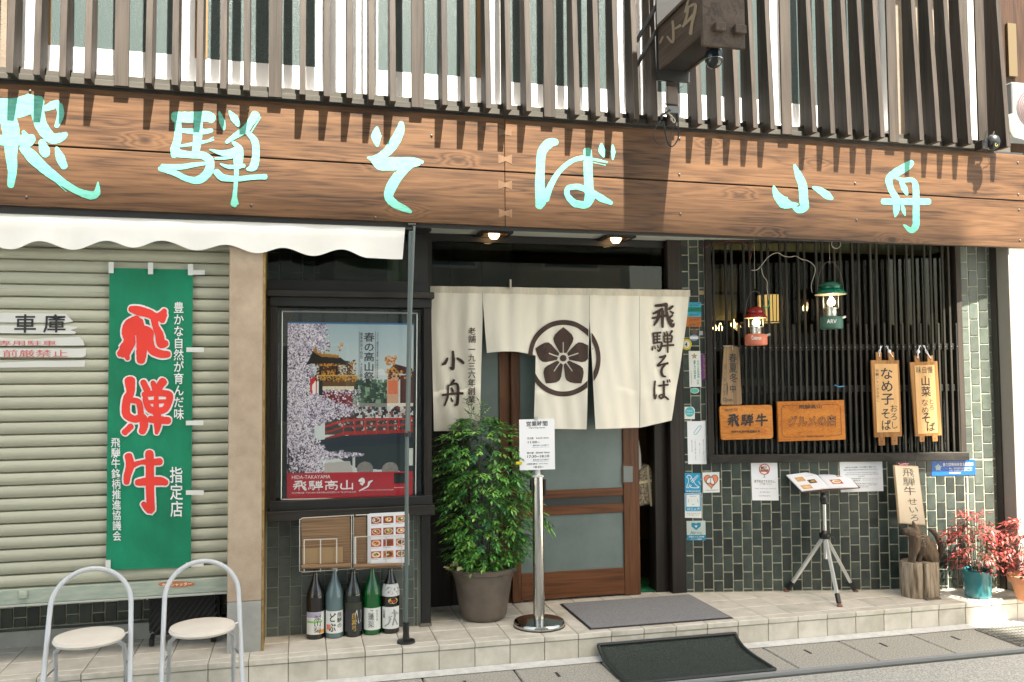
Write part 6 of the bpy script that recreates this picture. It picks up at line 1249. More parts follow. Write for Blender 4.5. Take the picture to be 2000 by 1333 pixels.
# ================================================================== MENU RACK
PK = PY(5.10)
rk = thing('menu_rack', 'wire rack with bamboo blinds and printed menu sheets hung under the poster window', 'rack', tuple(PK.pt(690, 1060)))
l6 = lambda x, y: (500+x/3.775, 980+y/3.775)
rw_ = MB()
def wirepx(pts, r=.0028, o=0.): rw_.tube([PK.pt(*l6(x, y), o) for x, y in pts], r, 6)
wirepx([(322, 130), (322, 515), (345, 520), (720, 495), (720, 100), (345, 122), (322, 135)]); wirepx([(705, 100), (705, 495)]); wirepx([(1125, 90), (1128, 465), (735, 500)], .003)
for x in (355, 476, 595): wirepx([(x, 280), (x, 515)], .0035, .02)
wirepx([(355, 282), (600, 275)], .0025, .02)
for x in (728, 735, 845, 960, 1075): wirepx([(x, 260), (x, 490)], .003, .02)
wirepx([(728, 262), (1075, 250)], .0025, .02); wirepx([(735, 100), (1120, 88)], .003)
mk('wire', rw_, mat('white coated wire', (.55, .52, .47), .5), rk)
M_bam = mat('bamboo blind slats', (.10, .055, .025), .6, c2=(.34, .2, .1), scale=1., stretch=(2, 2, 260), detail=2, bump=.6, contrast=(.35, .7))
for q in ([l6(333, 120), l6(692, 108), l6(705, 460), l6(340, 470)], [l6(722, 120), l6(812, 108), l6(822, 465), l6(732, 470)]): panel('bamboo_blind', PK, q, M_bam, rk, .006, -.004)
panel('card', PK, [l6(335, 345), l6(640, 332), l6(642, 450), l6(340, 460)], mat('brown card', (.3, .2, .1), .8), rk, .001, .004)
for i, (x0, x1) in enumerate(((335, 700), (722, 1075))):
    a = PK.pt(*l6(x0, 480 if i == 0 else 478), .02); b_ = PK.pt(*l6(x1, 470), .02); mk('blind_roll', MB().tube([a, b_], .014, 10), M_bam, rk, smooth=True)
for o_, (x0, y0) in enumerate(((822, 95), (828, 92))): panel('menu_sheet', PK, [l6(x0, y0), l6(x0+250, y0-12), l6(x0+255, y0+358), l6(x0, y0+372)], M_paper, rk, .001, .004+o_*.004)
mq = [l6(837, 88), l6(1112, 74), l6(1115, 452), l6(832, 468)]
cv = Canvas(84, 116, 'd8dade'); g = np.random.RandomState(3)
def dish(cv, x0, y0, x1, y1, g, bg=None):
    bgc = bg or ['a8442c', 'b8582e', '8c3a20', 'c07a3c'][g.randint(4)]; cv.rect(x0, y0, x1, y1, bgc, .3); cx_, cy_ = (x0+x1)/2, (y0+y1)/2; rx, ry = (x1-x0)*.4, (y1-y0)*.38
    cv.ell(cx_, cy_, rx, ry, ['d8d8d4', '33302c', '6a2a18', 'd0c0a0'][g.randint(4)]); cv.ell(cx_, cy_, rx*.82, ry*.8, ['c88a3a', '7a4a20', 'd8b070', '8a7a3a'][g.randint(4)], .5)
    for _ in range(4):
        cv.ell(cx_+rx*(g.rand()-.5), cy_+ry*(g.rand()-.5), rx*.22, ry*.25, ['f0e8d8', '4a7a2a', 'e0a040', 'a83020', '3a2a18'][g.randint(5)])
for j in range(4):
    for i in range(3):
        x0 = .05+i*.325; y0 = .065+j*.225; dish(cv, x0, y0, x0+.27, y0+.14, g); cv.rect(x0, y0+.16, x0+.2, y0+.168, '909090', .8)
cv.mesh('menu_print', PK, mq, rk, .0125)
# ================================================================== STANCHION
sc_ = PZF.pt(1053, 1222); sx, sy = sc_[0], sc_[1]
st = thing('stanchion', 'stainless steel queue post with round base holding the opening times notice', 'post', (sx, sy, .15))
mk('base', MB().lathe([(.15, 0), (.154, .006), (.154, .022), (.148, .030), (.05, .040), (.036, .042)], (sx, sy, .15), 48), mat('mirror steel base', (.5, .5, .47), .08, metal=1.), st, smooth=True)
mk('base_rim', MB().lathe([(.156, 0), (.156, .005)], (sx, sy, .1502), 48), M_blk, st)
ph = PY(sy).pt(1053, 932)[2]-.15
mk('tube', MB().lathe([(.034, .043), (.034, ph)], (sx, sy, .15), 28), mat('scuffed steel tube', (.62, .6, .55), .16, metal=1., c2=(.36, .35, .32), scale=5, stretch=(14, 14, 1.2), bump=.1, contrast=(.45, .75)), st, smooth=True)
mk('cap', MB().lathe([(.036, ph+.0005), (.036, ph+.008), (.02, ph+.014), (1e-4, ph+.015)], (sx, sy, .15), 24), mat('white plastic cap', (.6, .6, .58), .5), st, smooth=True)
mk('belt_slot', MB().box(sx+.033, sx+.046, sy-.02, sy+.02, .15+ph-.11, .15+ph-.012), M_blk, st, bevel=.003); mk('belt_slot', MB().box(sx-.046, sx-.033, sy-.02, sy+.02, .15+ph-.08, .15+ph-.012), M_blk, st, bevel=.003)
mk('neck', MB().tube([(sx, sy, .15+ph+.012), (sx, sy, .15+ph+.14)], .016, 12), MATS['white plastic cap'], st)
PN2 = PY(sy-.022); q = [(1014, 820), (1083, 818), (1084, 917), (1015, 919)]
nt2 = notice('opening_times_notice', 'laminated white opening times notice standing on the steel post', 'notice', PN2, q, M_paper, (('営業時間', (.2, .04, .8, .14), M_ink, .025, False), ('Opening times', (.27, .155, .73, .19), M_ink, .01, False), ('昼の部', (.22, .355, .40, .395), M_ink, .02, False), ('lunch time', (.48, .355, .83, .39), M_ink, .01, False), ('11:00~', (.24, .43, .57, .475), M_ink, .03, False), ('蕎麦が無くなり次第終了', (.38, .505, .84, .53), M_ink, .02, False),
 ('夜の部', (.21, .645, .40, .685), M_ink, .02, False), ('dinner time', (.46, .64, .85, .68), M_ink, .01, False), ('17:30~18:10', (.22, .71, .84, .76), M_ink, .03, False), ('蕎麦が無くなり次第終了', (.38, .79, .84, .815), M_ink, .02, False), ('※団体貸切', (.2, .865, .5, .90), M_ink, .01, False), ('Group charter', (.55, .87, .8, .895), M_ink, .01, False), ('18:20~', (.4, .925, .68, .965), M_ink, .03, False), ('Ends when soba runs out', (.37, .545, .84, .56), blue, .01, False), ('Ends when soba runs out', (.37, .825, .82, .84), blue, .01, False)), th=.002)
mk('clip', MB().box(*fbox(1044, 814, 1051, 821, sy-.03, sy-.02)), M_chrome2, nt2); mk('yellow_clip', MB().tube([PN2.pt(1008, 905, .006), PN2.pt(1019, 905, .006)], .009, 8), mat('yellow clip', (.75, .6, .02), .4), nt2)
# ================================================================== PLANTS
def leafmesh(mb, cols, p, d, up, L, w, col):
    d = np.array(d, float); d /= np.linalg.norm(d)+1e-9; s = np.cross(d, up); s /= np.linalg.norm(s)+1e-9; n = np.cross(s, d)
    a = np.array(p, float); b = a+d*L*.38+s*w-n*L*.02; c = a+d*L-n*L*.12; e = a+d*L*.38-s*w-n*L*.02; m = a+d*L*.45+n*w*.25*-1
    k = len(mb.v); mb.v += [tuple(a), tuple(b), tuple(c), tuple(e), tuple(m)]; mb.f += [(k, k+4, k+1), (k+1, k+4, k+2), (k, k+3, k+4), (k+4, k+3, k+2)]
    cols += [col]*12
M_leaf = attr_mat('leaf', .45)
def nandina(parent, clusters, palette, L, g, nleaf=(5, 9)):
    mb = MB(); cols = []; stems = MB()
    for (p, d) in clusters:
        p = np.array(p); d = np.array(d, float); d /= np.linalg.norm(d); k = g.randint(*nleaf); base_ = palette[g.randint(len(palette))]; ln = L*(1.6+g.rand())
        side = np.cross(d, (0, 0, 1.)); side /= np.linalg.norm(side)+1e-9
        pts = [p+d*ln*t-np.array([0, 0, 1])*ln*.35*t*t for t in (0, .5, 1)]; stems.tube(pts, .0012, 3, cap=False)
        for j in range(k):
            t = .25+.75*j/(k-1); q = p+d*ln*t-np.array([0, 0, 1])*ln*.35*t*t
            sg = 0 if j == k-1 else (1 if j % 2 else -1)
            dd = d*.7+side*sg*.9+np.array([0, 0, -.1-.7*g.rand()])+.5*(g.rand(3)-.5)
            c = np.array(base_)*(.8+.9*g.rand()**1.5); leafmesh(mb, cols, q, dd, np.array([0, 0, 1.])+.4*(g.rand(3)-.5), L*(.8+.5*g.rand()), L*.21, (*c, 1))
    o = mk('foliage', mb, M_leaf, parent, cols=cols); o['kind'] = 'stuff'; return stems
def bush_clusters(g, n, prof, c, z0, z1, sy=.9):
    out = []
    while len(out) < n:
        t = g.rand(); R = np.interp(t, [a for a, b, o in prof], [b for a, b, o in prof]); ox = np.interp(t, [a for a, b, o in prof], [o for a, b, o in prof])
        a = 2*math.pi*g.rand(); r = R*math.sqrt(.25+.75*g.rand())*(.82+.3*g.rand())*(1+.12*math.sin(3*a+9*t)+.07*math.sin(21*t+2*a)); p = (c[0]+ox+r*math.cos(a), c[1]+sy*r*math.sin(a), z0+(z1-z0)*t+.02*(g.rand()-.5))
        d = (math.cos(a)+.6*(g.rand()-.5), math.sin(a)+.6*(g.rand()-.5), .35*(g.rand()-.3)+.5*(t > .85)); out.append((p, d))
    return out
pc_ = PZF.pt(943, 1196); pcx, pcy = 1.12, 5.36
pt_ = thing('potted_bush', 'tall bushy green nandina in a ribbed grey brown pot beside the door', 'plant', (pcx, pcy, .15))
pr = [(.118, 0), (.135, .01)]
for i in range(24): z = .03+i*.0088; r = .138+.05*(z/.30); pr += [(r, z), (r+.0016, z+.0044)]
pr += [(.187, .262), (.190, .285), (.203, .290), (.205, .318), (.196, .322), (.185, .318), (.18, .27)]
mk('pot', MB().lathe(pr, (pcx, pcy, .15), 48), mat('grey brown ceramic', (.10, .078, .06), .45, c2=(.145, .115, .09), scale=8), pt_, smooth=True)
mk('soil', MB().lathe([(.18, .29), (.1, .30), (1e-4, .305)], (pcx, pcy, .15), 24), mat('dark soil', (.03, .02, .015), .95, bump=.8), pt_)
g = np.random.RandomState(11)
prof = [(0, .11, .02), (.10, .19, .02), (.25, .235, .03), (.5, .27, .03), (.7, .27, .02), (.85, .24, -.02), (.93, .17, -.03), (1, .05, -.03)]
cl_ = bush_clusters(g, 1100, prof, (pcx, pcy), .46, 1.37)
cl_ += [((pcx-.05+.1*(g.rand()-.5), pcy, 1.36+.1*g.rand()), (g.rand()-.5, -.2, .8)) for _ in range(12)] + [((1.45+.05*g.rand(), pcy-.05, .73+.06*g.rand()), (.6, -.2, -.3)) for _ in range(6)]
pal = [(.07, .21, .03), (.075, .24, .04), (.035, .13, .045), (.13, .34, .06), (.06, .2, .04), (.22, .42, .08)]
s_ = nandina(pt_, cl_, pal, .038, g)
for i in range(9):
    a = i*.7; s_.tube([(pcx+.05*math.cos(a), pcy+.05*math.sin(a), .44), (pcx+.12*math.cos(a), pcy+.12*math.sin(a), .9), (pcx+.12*math.cos(a+.3), pcy+.12*math.sin(a+.3), 1.32)], [.006, .005, .002], 5)
mk('stem', s_, mat('brown green stem', (.06, .055, .025), .7), pt_)['kind'] = 'stuff'
b = MB(); cols = []
for i in range(26):
    a = g.rand()*6.28; r = .13+.06*g.rand(); p = np.array([pcx-.05+r*math.cos(a), pcy+r*math.sin(a)*.6-.08, .47+.06*g.rand()]); col = [(.35, .3, .12, 1), (.1, .16, .05, 1), (.45, .42, .22, 1)][g.randint(3)]
    leafmesh(b, cols, p, (math.cos(a), -.8, -.3+.6*g.rand()), (0, -.4, 1), .05, .02, col)
mk('ivy', b, M_leaf, pt_, cols=cols)
def redplant(nm, label, cat, c, z0, z1, prof, n, potf, seed, pal, L=.036):
    t = thing(nm, label, cat, (c[0], c[1], .15)); potf(t); g = np.random.RandomState(seed); s = nandina(t, bush_clusters(g, n, prof, c, z0, z1), pal, L, g, (4, 7))
    for i in range(9):
        a = i*.7+.2; s.tube([(c[0]+.03*math.cos(a), c[1]+.03*math.sin(a), z0-.08), (c[0]+.07*math.cos(a), c[1]+.07*math.sin(a), (z0+z1)/2), (c[0]+.09*math.cos(a), c[1]+.09*math.sin(a), z1-.03)], [.0035, .003, .0015], 4)
    mk('stem', s, MATS['brown green stem'], t)['kind'] = 'stuff'; return t
rc = PZF.pt(1917, 1171); rcx, rcy = rc[0]+.025, rc[1]+.06
def pot1(t):
    mk('pot', MB().lathe([(.068, 0), (.078, .006), (.083, .03), (.088, .14), (.094, .155), (.097, .178), (.093, .182), (.085, .177), (.082, .13)], (rcx, rcy, .15), 36), mat('teal glazed pot', (.015, .12, .14), .2, c2=(.03, .17, .18), scale=10, coat=.3), t, smooth=True)
    mk('soil', MB().lathe([(.0825, .15), (1e-4, .16)], (rcx, rcy, .15), 20), MATS['dark soil'], t)
redp = [(.26, .025, .022), (.34, .05, .04), (.2, .015, .015), (.36, .08, .07), (.16, .025, .015), (.09, .03, .015)]
redplant('red_nandina', 'red leaved nandina in a teal glazed pot on the step', 'plant', (rcx, rcy), .35, .70, [(0, .07, 0), (.25, .13, .02), (.5, .155, -.01), (.75, .10, -.02), (1, .04, -.03)], 210, pot1, 5, redp)
tc_ = PZF.pt(1992, 1168); tcx, tcy = tc_[0]+.03, tc_[1]-.07
def pot2(t):
    mk('pot', MB().lathe([(.085, 0), (.09, .004), (.122, .115), (.14, .117), (.145, .155), (.136, .158), (.128, .12)], (tcx, tcy, .15), 36), mat('terracotta', (.5, .2, .09), .8, c2=(.58, .27, .14), scale=8, bump=.3), t, smooth=True)
    mk('soil', MB().lathe([(.128, .13), (1e-4, .14)], (tcx, tcy, .15), 20), mat('pale gravel soil', (.3, .26, .16), .9, bump=1.), t)
redplant('red_nandina', 'pinkish red leaved nandina in a terracotta pot at the right edge', 'plant', (tcx, tcy), .34, .67, [(0, .08, 0), (.4, .14, .01), (.7, .13, 0), (1, .06, -.01)], 200, pot2, 6, [(.3, .05, .04), (.26, .035, .03), (.34, .09, .07), (.2, .025, .02)])
# ================================================================== DOG CARVING, STUMP, SIGN
kc = PZF.pt(1803, 1172); kx, ky = kc[0]+.06, kc[1]+.10
sp2 = thing('tree_stump', 'cracked upright log stump standing on the tiled step', 'stump', (kx, ky, .15))
b = MB(); n = 72; g = np.random.RandomState(4)
rr = [.128*(1+.025*math.sin(3*a+1)+.02*math.sin(7*a)+.012*math.sin(23*a)+.010*(g.rand()-.5)) for a in [2*math.pi*i/n for i in range(n)]]
ca = int(n*(math.atan2(-1, -.35)/(2*math.pi) % 1)); 
for j in (-1, 0, 1): rr[(ca+j) % n] *= (.78 if j == 0 else .94)
lv = [0, .012, .08, .15, .22, .232]
for k, z in enumerate(lv):
    for i in range(n):
        a = 2*math.pi*i/n; r = rr[i]*(.97 if k == 0 else 1 if k < 5 else .965)*(1+.006*math.sin(i*5+z*30)); b.v.append((kx+r*math.cos(a), ky+.8*r*math.sin(a), .15+z))
b.v.append((kx, ky, .15+.234))
for k in range(len(lv)-1):
    for i in range(n): b.f.append((k*n+i, k*n+(i+1) % n, (k+1)*n+(i+1) % n, (k+1)*n+i))
for i in range(n): b.f.append(((len(lv)-1)*n+i, (len(lv)-1)*n+(i+1) % n, len(lv)*n))
mk('trunk', b, mat('weathered split log', (.10, .065, .035), .85, c2=(.42, .34, .25), scale=1., stretch=(42, 42, 4), detail=8, bump=1., bscale=1.5, contrast=(.35, .62)), sp2, smooth=True)
mk('wedge', MB().box(kx-.05, kx+.06, ky-.125, ky+.0, .1505, .158), mat('damp scrap board', (.12, .1, .07), .8), sp2)
dg = thing('dog_carving', 'rough carved wooden dog with pointed ear and curled tail sitting on the stump', 'carving', (kx, ky, .384))
def remesh(name, mb, m, parent, vox, sm=6, disp=0.):
    o = mk('tmp', mb, m, None); md = o.modifiers.new('r', 'REMESH'); md.mode = 'VOXEL'; md.voxel_size = vox; s2 = o.modifiers.new('s', 'SMOOTH'); s2.iterations = sm
    d3m = o.modifiers.new('d', 'DECIMATE'); d3m.ratio = .16; d2 = bpy.context.evaluated_depsgraph_get(); me = bpy.data.meshes.new_from_object(o.evaluated_get(d2)); bpy.data.objects.remove(o)
    po = parent['_o']; me.transform(Matrix.Translation((-po[0], -po[1], -po[2]))); me.name = name
    o = bpy.data.objects.new(name, me); COL.objects.link(o); o.parent = parent; o['_o'] = list(po); me.materials.clear(); me.materials.append(m); return o
PD = PY(ky-.02); d3 = lambda x, y, o=0.: PD.pt(1700+x/4.1667, 880+y/4.1667, o)
def blob(mb, pts, rs, flat=.75):
    k = len(mb.v); mb.tube(pts, rs, 10)
    for i in range(k, len(mb.v)): x, y, z = mb.v[i]; cyv = np.mean([p[1] for p in pts]); mb.v[i] = (x, cyv+(y-cyv)*flat, z)
M_dog = mat('dark carved wood', (.04, .03, .02), .7, c2=(.17, .11, .065), scale=1., stretch=(30, 30, 6), detail=7, bump=1., bscale=2, contrast=(.35, .65))
b = MB()
blob(b, [d3(330, 925), d3(345, 860), d3(360, 770), d3(370, 700)], [.018, .020, .028, .034], 1.6)      # front legs and chest
blob(b, [d3(385, 925), d3(395, 860), d3(400, 770)], [.012, .016, .03], 2.)
blob(b, [d3(380, 700), d3(420, 740), d3(460, 800), d3(490, 860), d3(500, 905)], [.044, .056, .064, .058, .04], 1.0)   # body
blob(b, [d3(430, 918), d3(480, 912), d3(540, 905)], [.012, .022, .018], 1.8)
blob(b, [d3(262, 650), d3(290, 660), d3(340, 665), d3(390, 675)], [.013, .027, .038, .040], .95)   # head
blob(b, [d3(342, 572, .015), d3(358, 612, .015), d3(385, 665, .01)], [.004, .014, .024], 1.2)   # ear
blob(b, [d3(390, 600, .03), d3(400, 640, .02), d3(410, 680, .0)], [.003, .012, .020], 1.)
remesh('body', b, M_dog, dg, .0055, 2)
b = MB(); blob(b, [d3(545, 900, -.02), d3(570, 860, -.02), d3(572, 780, -.02), d3(545, 700, -.02), d3(500, 650, -.02), d3(462, 638, -.02)], [.012, .017, .02, .02, .016, .006], .9); remesh('tail', b, M_dog, dg, .005, 2)
b = MB(); b.ball(d3(262, 648, .0), .008, 8, 6); mk('nose', b, M_ink, dg)
b = MB()
for k in range(7): b.tube([d3(400+k*14, 700+k*20, .05), d3(425+k*14, 690+k*24, .046), d3(450+k*12, 700+k*26, .04)], .0016, 4)
mk('carved_line', b, mat('pale chisel mark', (.3, .24, .17), .8), dg)
PT2 = PY(5.16); q = [(1746.5, 909), (1793.5, 911), (1808.5, 1027), (1757, 1023)]
sb = thing('leaning_board', 'pale board with thin vertical brush lettering leaning behind the carved dog', 'sign', mid(PT2, q))
mk('board', MB().slab([PT2.pt(*p) for p in q][::-1], PT2.n, .018), mat('pale board edge wood', (.5, .34, .18), .6, c2=(.58, .42, .25), scale=4), sb, bevel=.002)
q2 = [(1748, 910.5), (1792, 912.5), (1806.5, 1024), (1758, 1021)]; panel('face', PT2, q2, mat('cream board paper', (.68, .58, .44), .7, c2=(.62, .5, .36), scale=3), sb, .0012, .002)
b = MB(); sk = [(1750, 912), (1790, 914), (1803, 1020), (1762, 1018)]
text_px(b, '飛騨牛', PT2, [(1762, 915), (1784, 916), (1790, 968), (1766, 967)], vert=True, bold=-.004, lift=.0035); text_px(b, 'せいろ', PT2, [(1772, 974), (1790, 974), (1796, 1018), (1778, 1018)], vert=True, bold=-.004, lift=.0035); mk('lettering', b, mat('brown grey ink', (.08, .07, .05), .7), sb)
mk('pink_ribbon', MB().tube(spline([PT2.pt(1754, 905, .005), PT2.pt(1760, 908, .008), PT2.pt(1768, 907, .008), PT2.pt(1773, 909, .005)]), .003, 5).tube(spline([PT2.pt(1757, 909, .006), PT2.pt(1764, 906, .01), PT2.pt(1775, 906, .006)]), .002, 5), mat('pink ribbon', (.6, .2, .3), .6), sb)
# ================================================================== TRIPOD MENU STAND
A_, B_, C_ = PZF.pt(1536, 1156), PZF.pt(1671, 1156), PZF.pt(1640, 1185)
tx, ty_ = (A_[0]+B_[0]+C_[0])/3, (A_[1]+B_[1]+C_[1])/3
tv = thing('tripod', 'silver camera tripod with rubber feet standing on the step', 'tripod', (tx, ty_, .15))
Pm = PY(ty_); hz = Pm.pt(1612, 1045)[2]; hub = np.array([tx, ty_, hz]); topz = Pm.pt(1610, 985)[2]
hx = Pm.pt(1611, 1050)[0]; hub[0] = hx
mk('column', MB().tube([(hx, ty_, Pm.pt(1612, 1092)[2]), (hx, ty_, topz)], .0135, 16), M_chrome2, tv, smooth=True)
mk('hub', MB().lathe([(.03, -.025), (.038, -.01), (.038, .008), (.025, .016), (.017, .03)], hub, 16), M_blk, tv, smooth=True); mk('crank', MB().tube([hub+np.array([.03, -.01, -.01]), hub+np.array([.055, -.02, -.02]), hub+np.array([.055, -.03, -.045])], .005, 6), M_blk, tv)
for P in (A_, B_, C_):
    P = np.array(P); d = P-hub; k = hub+d*.06; e = hub+d*.86
    s = np.array([d[1], -d[0], 0]); s /= np.linalg.norm(s)
    lg_ = mk('leg', MB().tube([k, e], .0135, 4), mat('brushed pale leg metal', (.62, .62, .58), .4, metal=.35), tv); mk('leg_clamp', MB().tube([hub+d*.83, hub+d*.955], .0165, 6), M_blk, tv); mk('rubber_foot', MB().tube([hub+d*.955, P+np.array([0, 0, .012])], .009, 8).lathe([(.018, 0), (.019, .006), (.01, .014)], P, 12), mat('reddish rubber foot', (.2, .09, .06), .6), tv)
mk('head', MB().lathe([(.018, 0), (.026, .012), (.026, .05), (.018, .06), (.022, .075)], (hx, ty_, topz), 16), M_blk, tv, bevel=.0); mk('knob', MB().tube([(hx-.025, ty_-.02, topz+.04), (hx-.045, ty_-.03, topz+.045)], .008, 8), M_blk, tv)
# open menu on it (sloping towards the street)
bt = topz+.078
mn = thing('open_menu', 'open picture menu book lying on the tripod platform', 'menu', (hx, ty_, bt))
c7 = lambda x, y: (1440+x/4.165, 880+y/4.165)
PMn = Plane((hx, ty_, bt+.005), (0, -.50, .866))
L_ = [c7(400, 200), c7(622, 170), c7(750, 305), c7(525, 328)]; R_ = [c7(640, 178), c7(868, 165), c7(985, 298), c7(752, 305)]
b = MB(); b.slab([PMn.pt(*p, -.004) for p in (c7(400, 204), c7(868, 168), c7(1000, 302), c7(530, 338))][::-1], PMn.n, .008); mk('tray', b, mat('brown menu cover', (.14, .06, .04), .5), mn, bevel=.001)
for i, qd in enumerate((L_, R_)):
    cv = Canvas(76, 56, 'd9dbe0'); g = np.random.RandomState(20+i)
    if i == 0: rs = [(.16, .22, .46, .46), (.5, .42, .78, .64), (.1, .70, .46, .92)]
    else: rs = [(.58, .14, .92, .36), (.22, .5, .60, .76)]
    for (a0, b0, a1, b1) in rs:
        cv.rect(a0, b0, a1, b1, ['a84a38', 'b86a4a', '5a4038', 'c08a4a'][g.randint(4)], .3); cv.ell((a0+a1)/2, (b0+b1)/2, (a1-a0)*.4, (b1-b0)*.36, ['e8e0d0', '2a2a2a', 'c8a878'][g.randint(3)]); cv.ell((a0+a1)/2+.02, (b0+b1)/2, (a1-a0)*.28, (b1-b0)*.22, ['c89a50', '7a5a3a', 'd8b888'][g.randint(3)], .5)
    for k in range(3): cv.rect(.55 if i == 0 else .1, .2+k*.06, .85 if i == 0 else .4, .21+k*.06, 'a0a0a4')
    # page curls up slightly at the spine
    qm = quadmap(qd); w, h = cv.w, cv.h; mb2 = MB()
    for j in range(h+1):
        for ii in range(w+1):
            u = ii/w; s_u = u if i == 0 else 1-u; cur = .010+.012*math.sin(math.pi*min(1, s_u))*.8-.006*(s_u > .97); mb2.v.append(tuple(PMn.pt(*qm(u, j/h), cur)))
    mb2.f = [(j*(w+1)+a, (j+1)*(w+1)+a, (j+1)*(w+1)+a+1, j*(w+1)+a+1) for j in range(h) for a in range(w)]
    cc3 = np.ones((h, w, 4, 4), np.float32); cc3[..., :3] = cv.a[:, :, None, :]; mk('page', mb2, attr_mat(), mn, cols=cc3, smooth=True)
    b = MB(); b.slab([PMn.pt(*p, .009) for p in qd][::-1], PMn.n, .007); mk('page_block', b, M_paper, mn)
# ================================================================== MATS
mg = thing('door_mat', 'thin grey door mat with black rubber edge in front of the sliding door', 'mat', (2.1, 5.2, .15))
mc = [PZF.pt(*p) for p in ((1093, 1183), (1152, 1232), (1432, 1208), (1346, 1162))]
x0, x1, y0, y1 = 1.665, 2.588, 4.925, 5.535
mk('rubber_edge', MB().box(x0, x1, y0, y1, .1515, .155), M_blk, mg, bevel=.001)
mk('pile', MB().box(x0+.012, x1-.012, y0+.012, y1-.012, .1555, .160), mat('grey mat pile', (.2, .2, .205), .95, c2=(.27, .27, .275), scale=70, bump=1., bscale=300), mg, bevel=.001)
rm = thing('rubber_mat', 'dark curled loop pile mat lying on the road and riding up the step', 'mat', (2.1, 4.6, 0))
mx0, mx1 = PY(4.84).pt(1170, 1269)[0], PY(4.84).pt(1438, 1236)[0]
prof = [(4.405, .008), (4.45, .009), (4.53, .010), (4.62, .012), (4.70, .018), (4.76, .028), (4.80, .042), (4.835, .062), (4.850, .080)]
b = MB(); nxm = 24
for jj, (y, z) in enumerate(prof):
    for i in range(nxm+1): b.v.append((mx0+(mx1-mx0)*i/nxm+.03*(1-jj/8)*.0, y, z+.002*math.sin(i*1.3+jj)))
b.f = [(j*(nxm+1)+i, j*(nxm+1)+i+1, (j+1)*(nxm+1)+i+1, (j+1)*(nxm+1)+i) for j in range(len(prof)-1) for i in range(nxm)]
o = mk('pile', b, mat('dark green grey loop pile', (.018, .025, .021), 1., c2=(.13, .15, .135), scale=330, bump=1.5, bscale=420, contrast=(.42, .66), spec=.1), rm, smooth=True); sd = o.modifiers.new('s', 'SOLIDIFY'); sd.thickness = .007; sd.offset = -1
ed = [(mx0, y, z+.003) for y, z in prof]+[(mx0+(mx1-mx0)*i/12, prof[-1][0], prof[-1][1]+.004) for i in range(13)]+[(mx1, y, z+.003) for y, z in prof[::-1]]
mk('border', MB().tube(ed, .011, 6).tube([(mx0, 4.405, .010), (mx1, 4.405, .010)], .011, 6), mat('black rubber border', (.02, .026, .024), .6), rm, smooth=True)
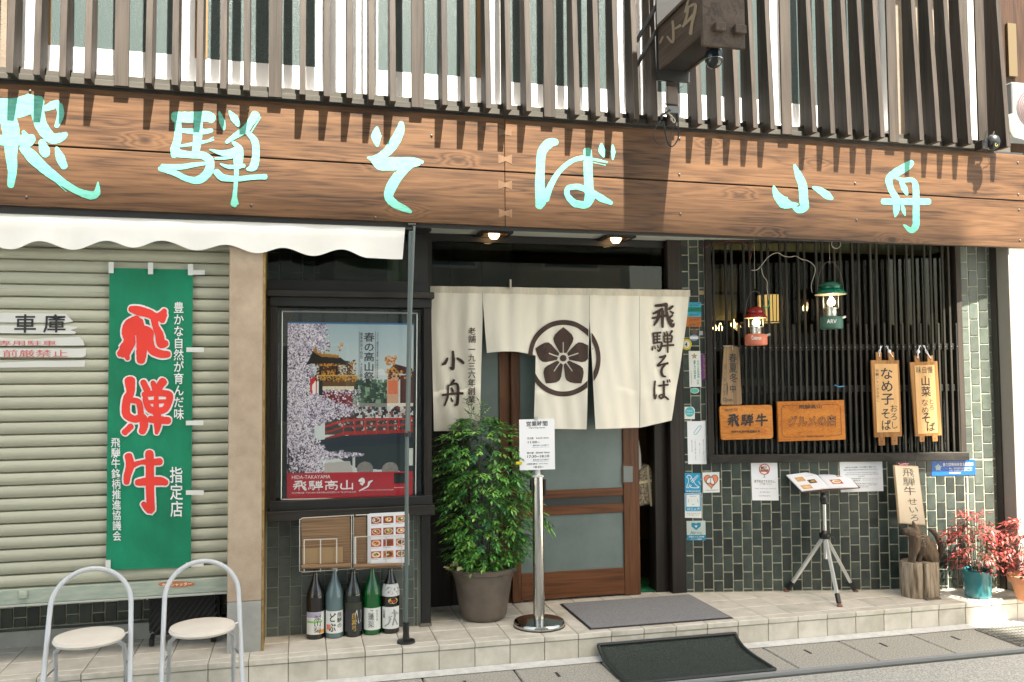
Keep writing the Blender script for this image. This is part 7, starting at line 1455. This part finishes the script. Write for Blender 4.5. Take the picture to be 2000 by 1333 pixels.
# ================================================================== CHAIRS
def chair(label, xc, yc, seatz, rot, archz):
    t = thing('folding_stool', label, 'chair', (xc, yc, 0), 'folding stools in front of the shutter')
    R = Matrix.Rotation(rot, 3, 'Z'); W2 = .178
    tr = lambda x, y, z: tuple(Vector((xc, yc, 0))+R @ Vector((x, y, z)))
    Mt = mat('grey white tube enamel', (.52, .54, .56), .3, coat=.3)
    # back hoop: from front feet, up and slightly back into an arch
    pts = [tr(-W2-.012, -.20, .0), tr(-W2-.004, -.10, .22), tr(-W2, -.0, seatz), tr(-W2+.003, .055, archz-.17)]
    for a in np.linspace(math.pi, 0, 13): pts.append(tr((W2-.003)*math.cos(a), .055+.06*math.sin(a), archz-.165+.165*math.sin(a)))
    pts += [tr(W2-.003, .055, archz-.17), tr(W2, -.0, seatz), tr(W2+.004, -.10, .22), tr(W2+.012, -.20, .0)]
    mk('hoop_frame', MB().tube(spline(pts, 4), .0118, 10), Mt, t, smooth=True)
    w3 = W2-.028; p2 = [tr(-w3-.01, .24, 0), tr(-w3, .06, seatz-.11), tr(-w3+.01, .02, seatz-.06), tr(-w3+.05, -.01, seatz-.032), tr(0, -.02, seatz-.03), tr(w3-.05, -.01, seatz-.032), tr(w3-.01, .02, seatz-.06), tr(w3, .06, seatz-.11), tr(w3+.01, .24, 0)]
    mk('rear_leg_frame', MB().tube(spline(p2, 4), .0105, 10), Mt, t, smooth=True)
    mk('seat', MB().lathe([(.10, -.022), (.146, -.018), (.155, -.006), (.150, .008), (.12, .014), (1e-4, .016)], tr(0, -.02, seatz), 36), mat('cream vinyl seat', (.70, .63, .54), .45, c2=(.76, .70, .61), scale=6, bump=.15, bscale=80), t, smooth=True)
    mk('seat_bracket', MB().box(-.05, .05, -.03, -.01, -.034, -.024) if False else MB().tube([tr(-.04, -.03, seatz-.028), tr(.04, -.03, seatz-.028)], .008, 4), M_chrome2, t)
    mk('pivot', MB().tube([tr(-W2-.004, -.075, .27), tr(-w3, .12, .27)], .004, 6).tube([tr(W2+.004, -.075, .27), tr(w3, .12, .27)], .004, 6).tube([tr(W2-.002, .0, seatz), tr(.14, -.01, seatz-.005)], .005, 6), M_chrome2, t)
Ych = 4.52
p = PY(Ych)
a = p.pt(175, 1242); chair('left grey tubular stool with round cream seat and arched back', a[0], Ych, a[2], .12, p.pt(185, 1120)[2])
Ych = 4.60; p = PY(Ych)
a = p.pt(395, 1223); chair('right grey tubular stool with round cream seat, nearer the pillar', a[0], Ych, a[2], .12, p.pt(398, 1105)[2])
# ================================================================== ACROSS THE STREET (out of view; it shades the shop front and shows in its glass)
M_opp = mat('pale rendered apartment wall', (.42, .4, .36), .85, c2=(.5, .48, .44), scale=2)
def block(nm, label, x0, x1, y0, y1, h):
    t = thing(nm, label, 'building', ((x0+x1)/2, y1, 0)); mk('wall', MB().box(x0, x1, y0, y1, 0, h), M_opp, t)
    mk('parapet', MB().box(x0-.1, x1+.1, y0-.1, y1+.1, h+.002, h+.2), M_conc, t); f = int(h//2.9); n = max(1, int((x1-x0)//2.2))
    for j in range(f):
        for i in range(n):
            xx = x0+(i+.5)*(x1-x0)/n; w = mk('window', MB().box(xx-.6, xx+.6, y1+.002, y1+.05, .9+j*2.9, 2.3+j*2.9), M_alu, t); mk('pane', MB().box(xx-.55, xx+.55, y1+.052, y1+.056, .95+j*2.9, 2.25+j*2.9), M_frost, w)
    return t
OPH = 20.06
block('apartment_building', 'tall narrow pale apartment block across the street', -6.0, 6.52, -9, -5.2, OPH)
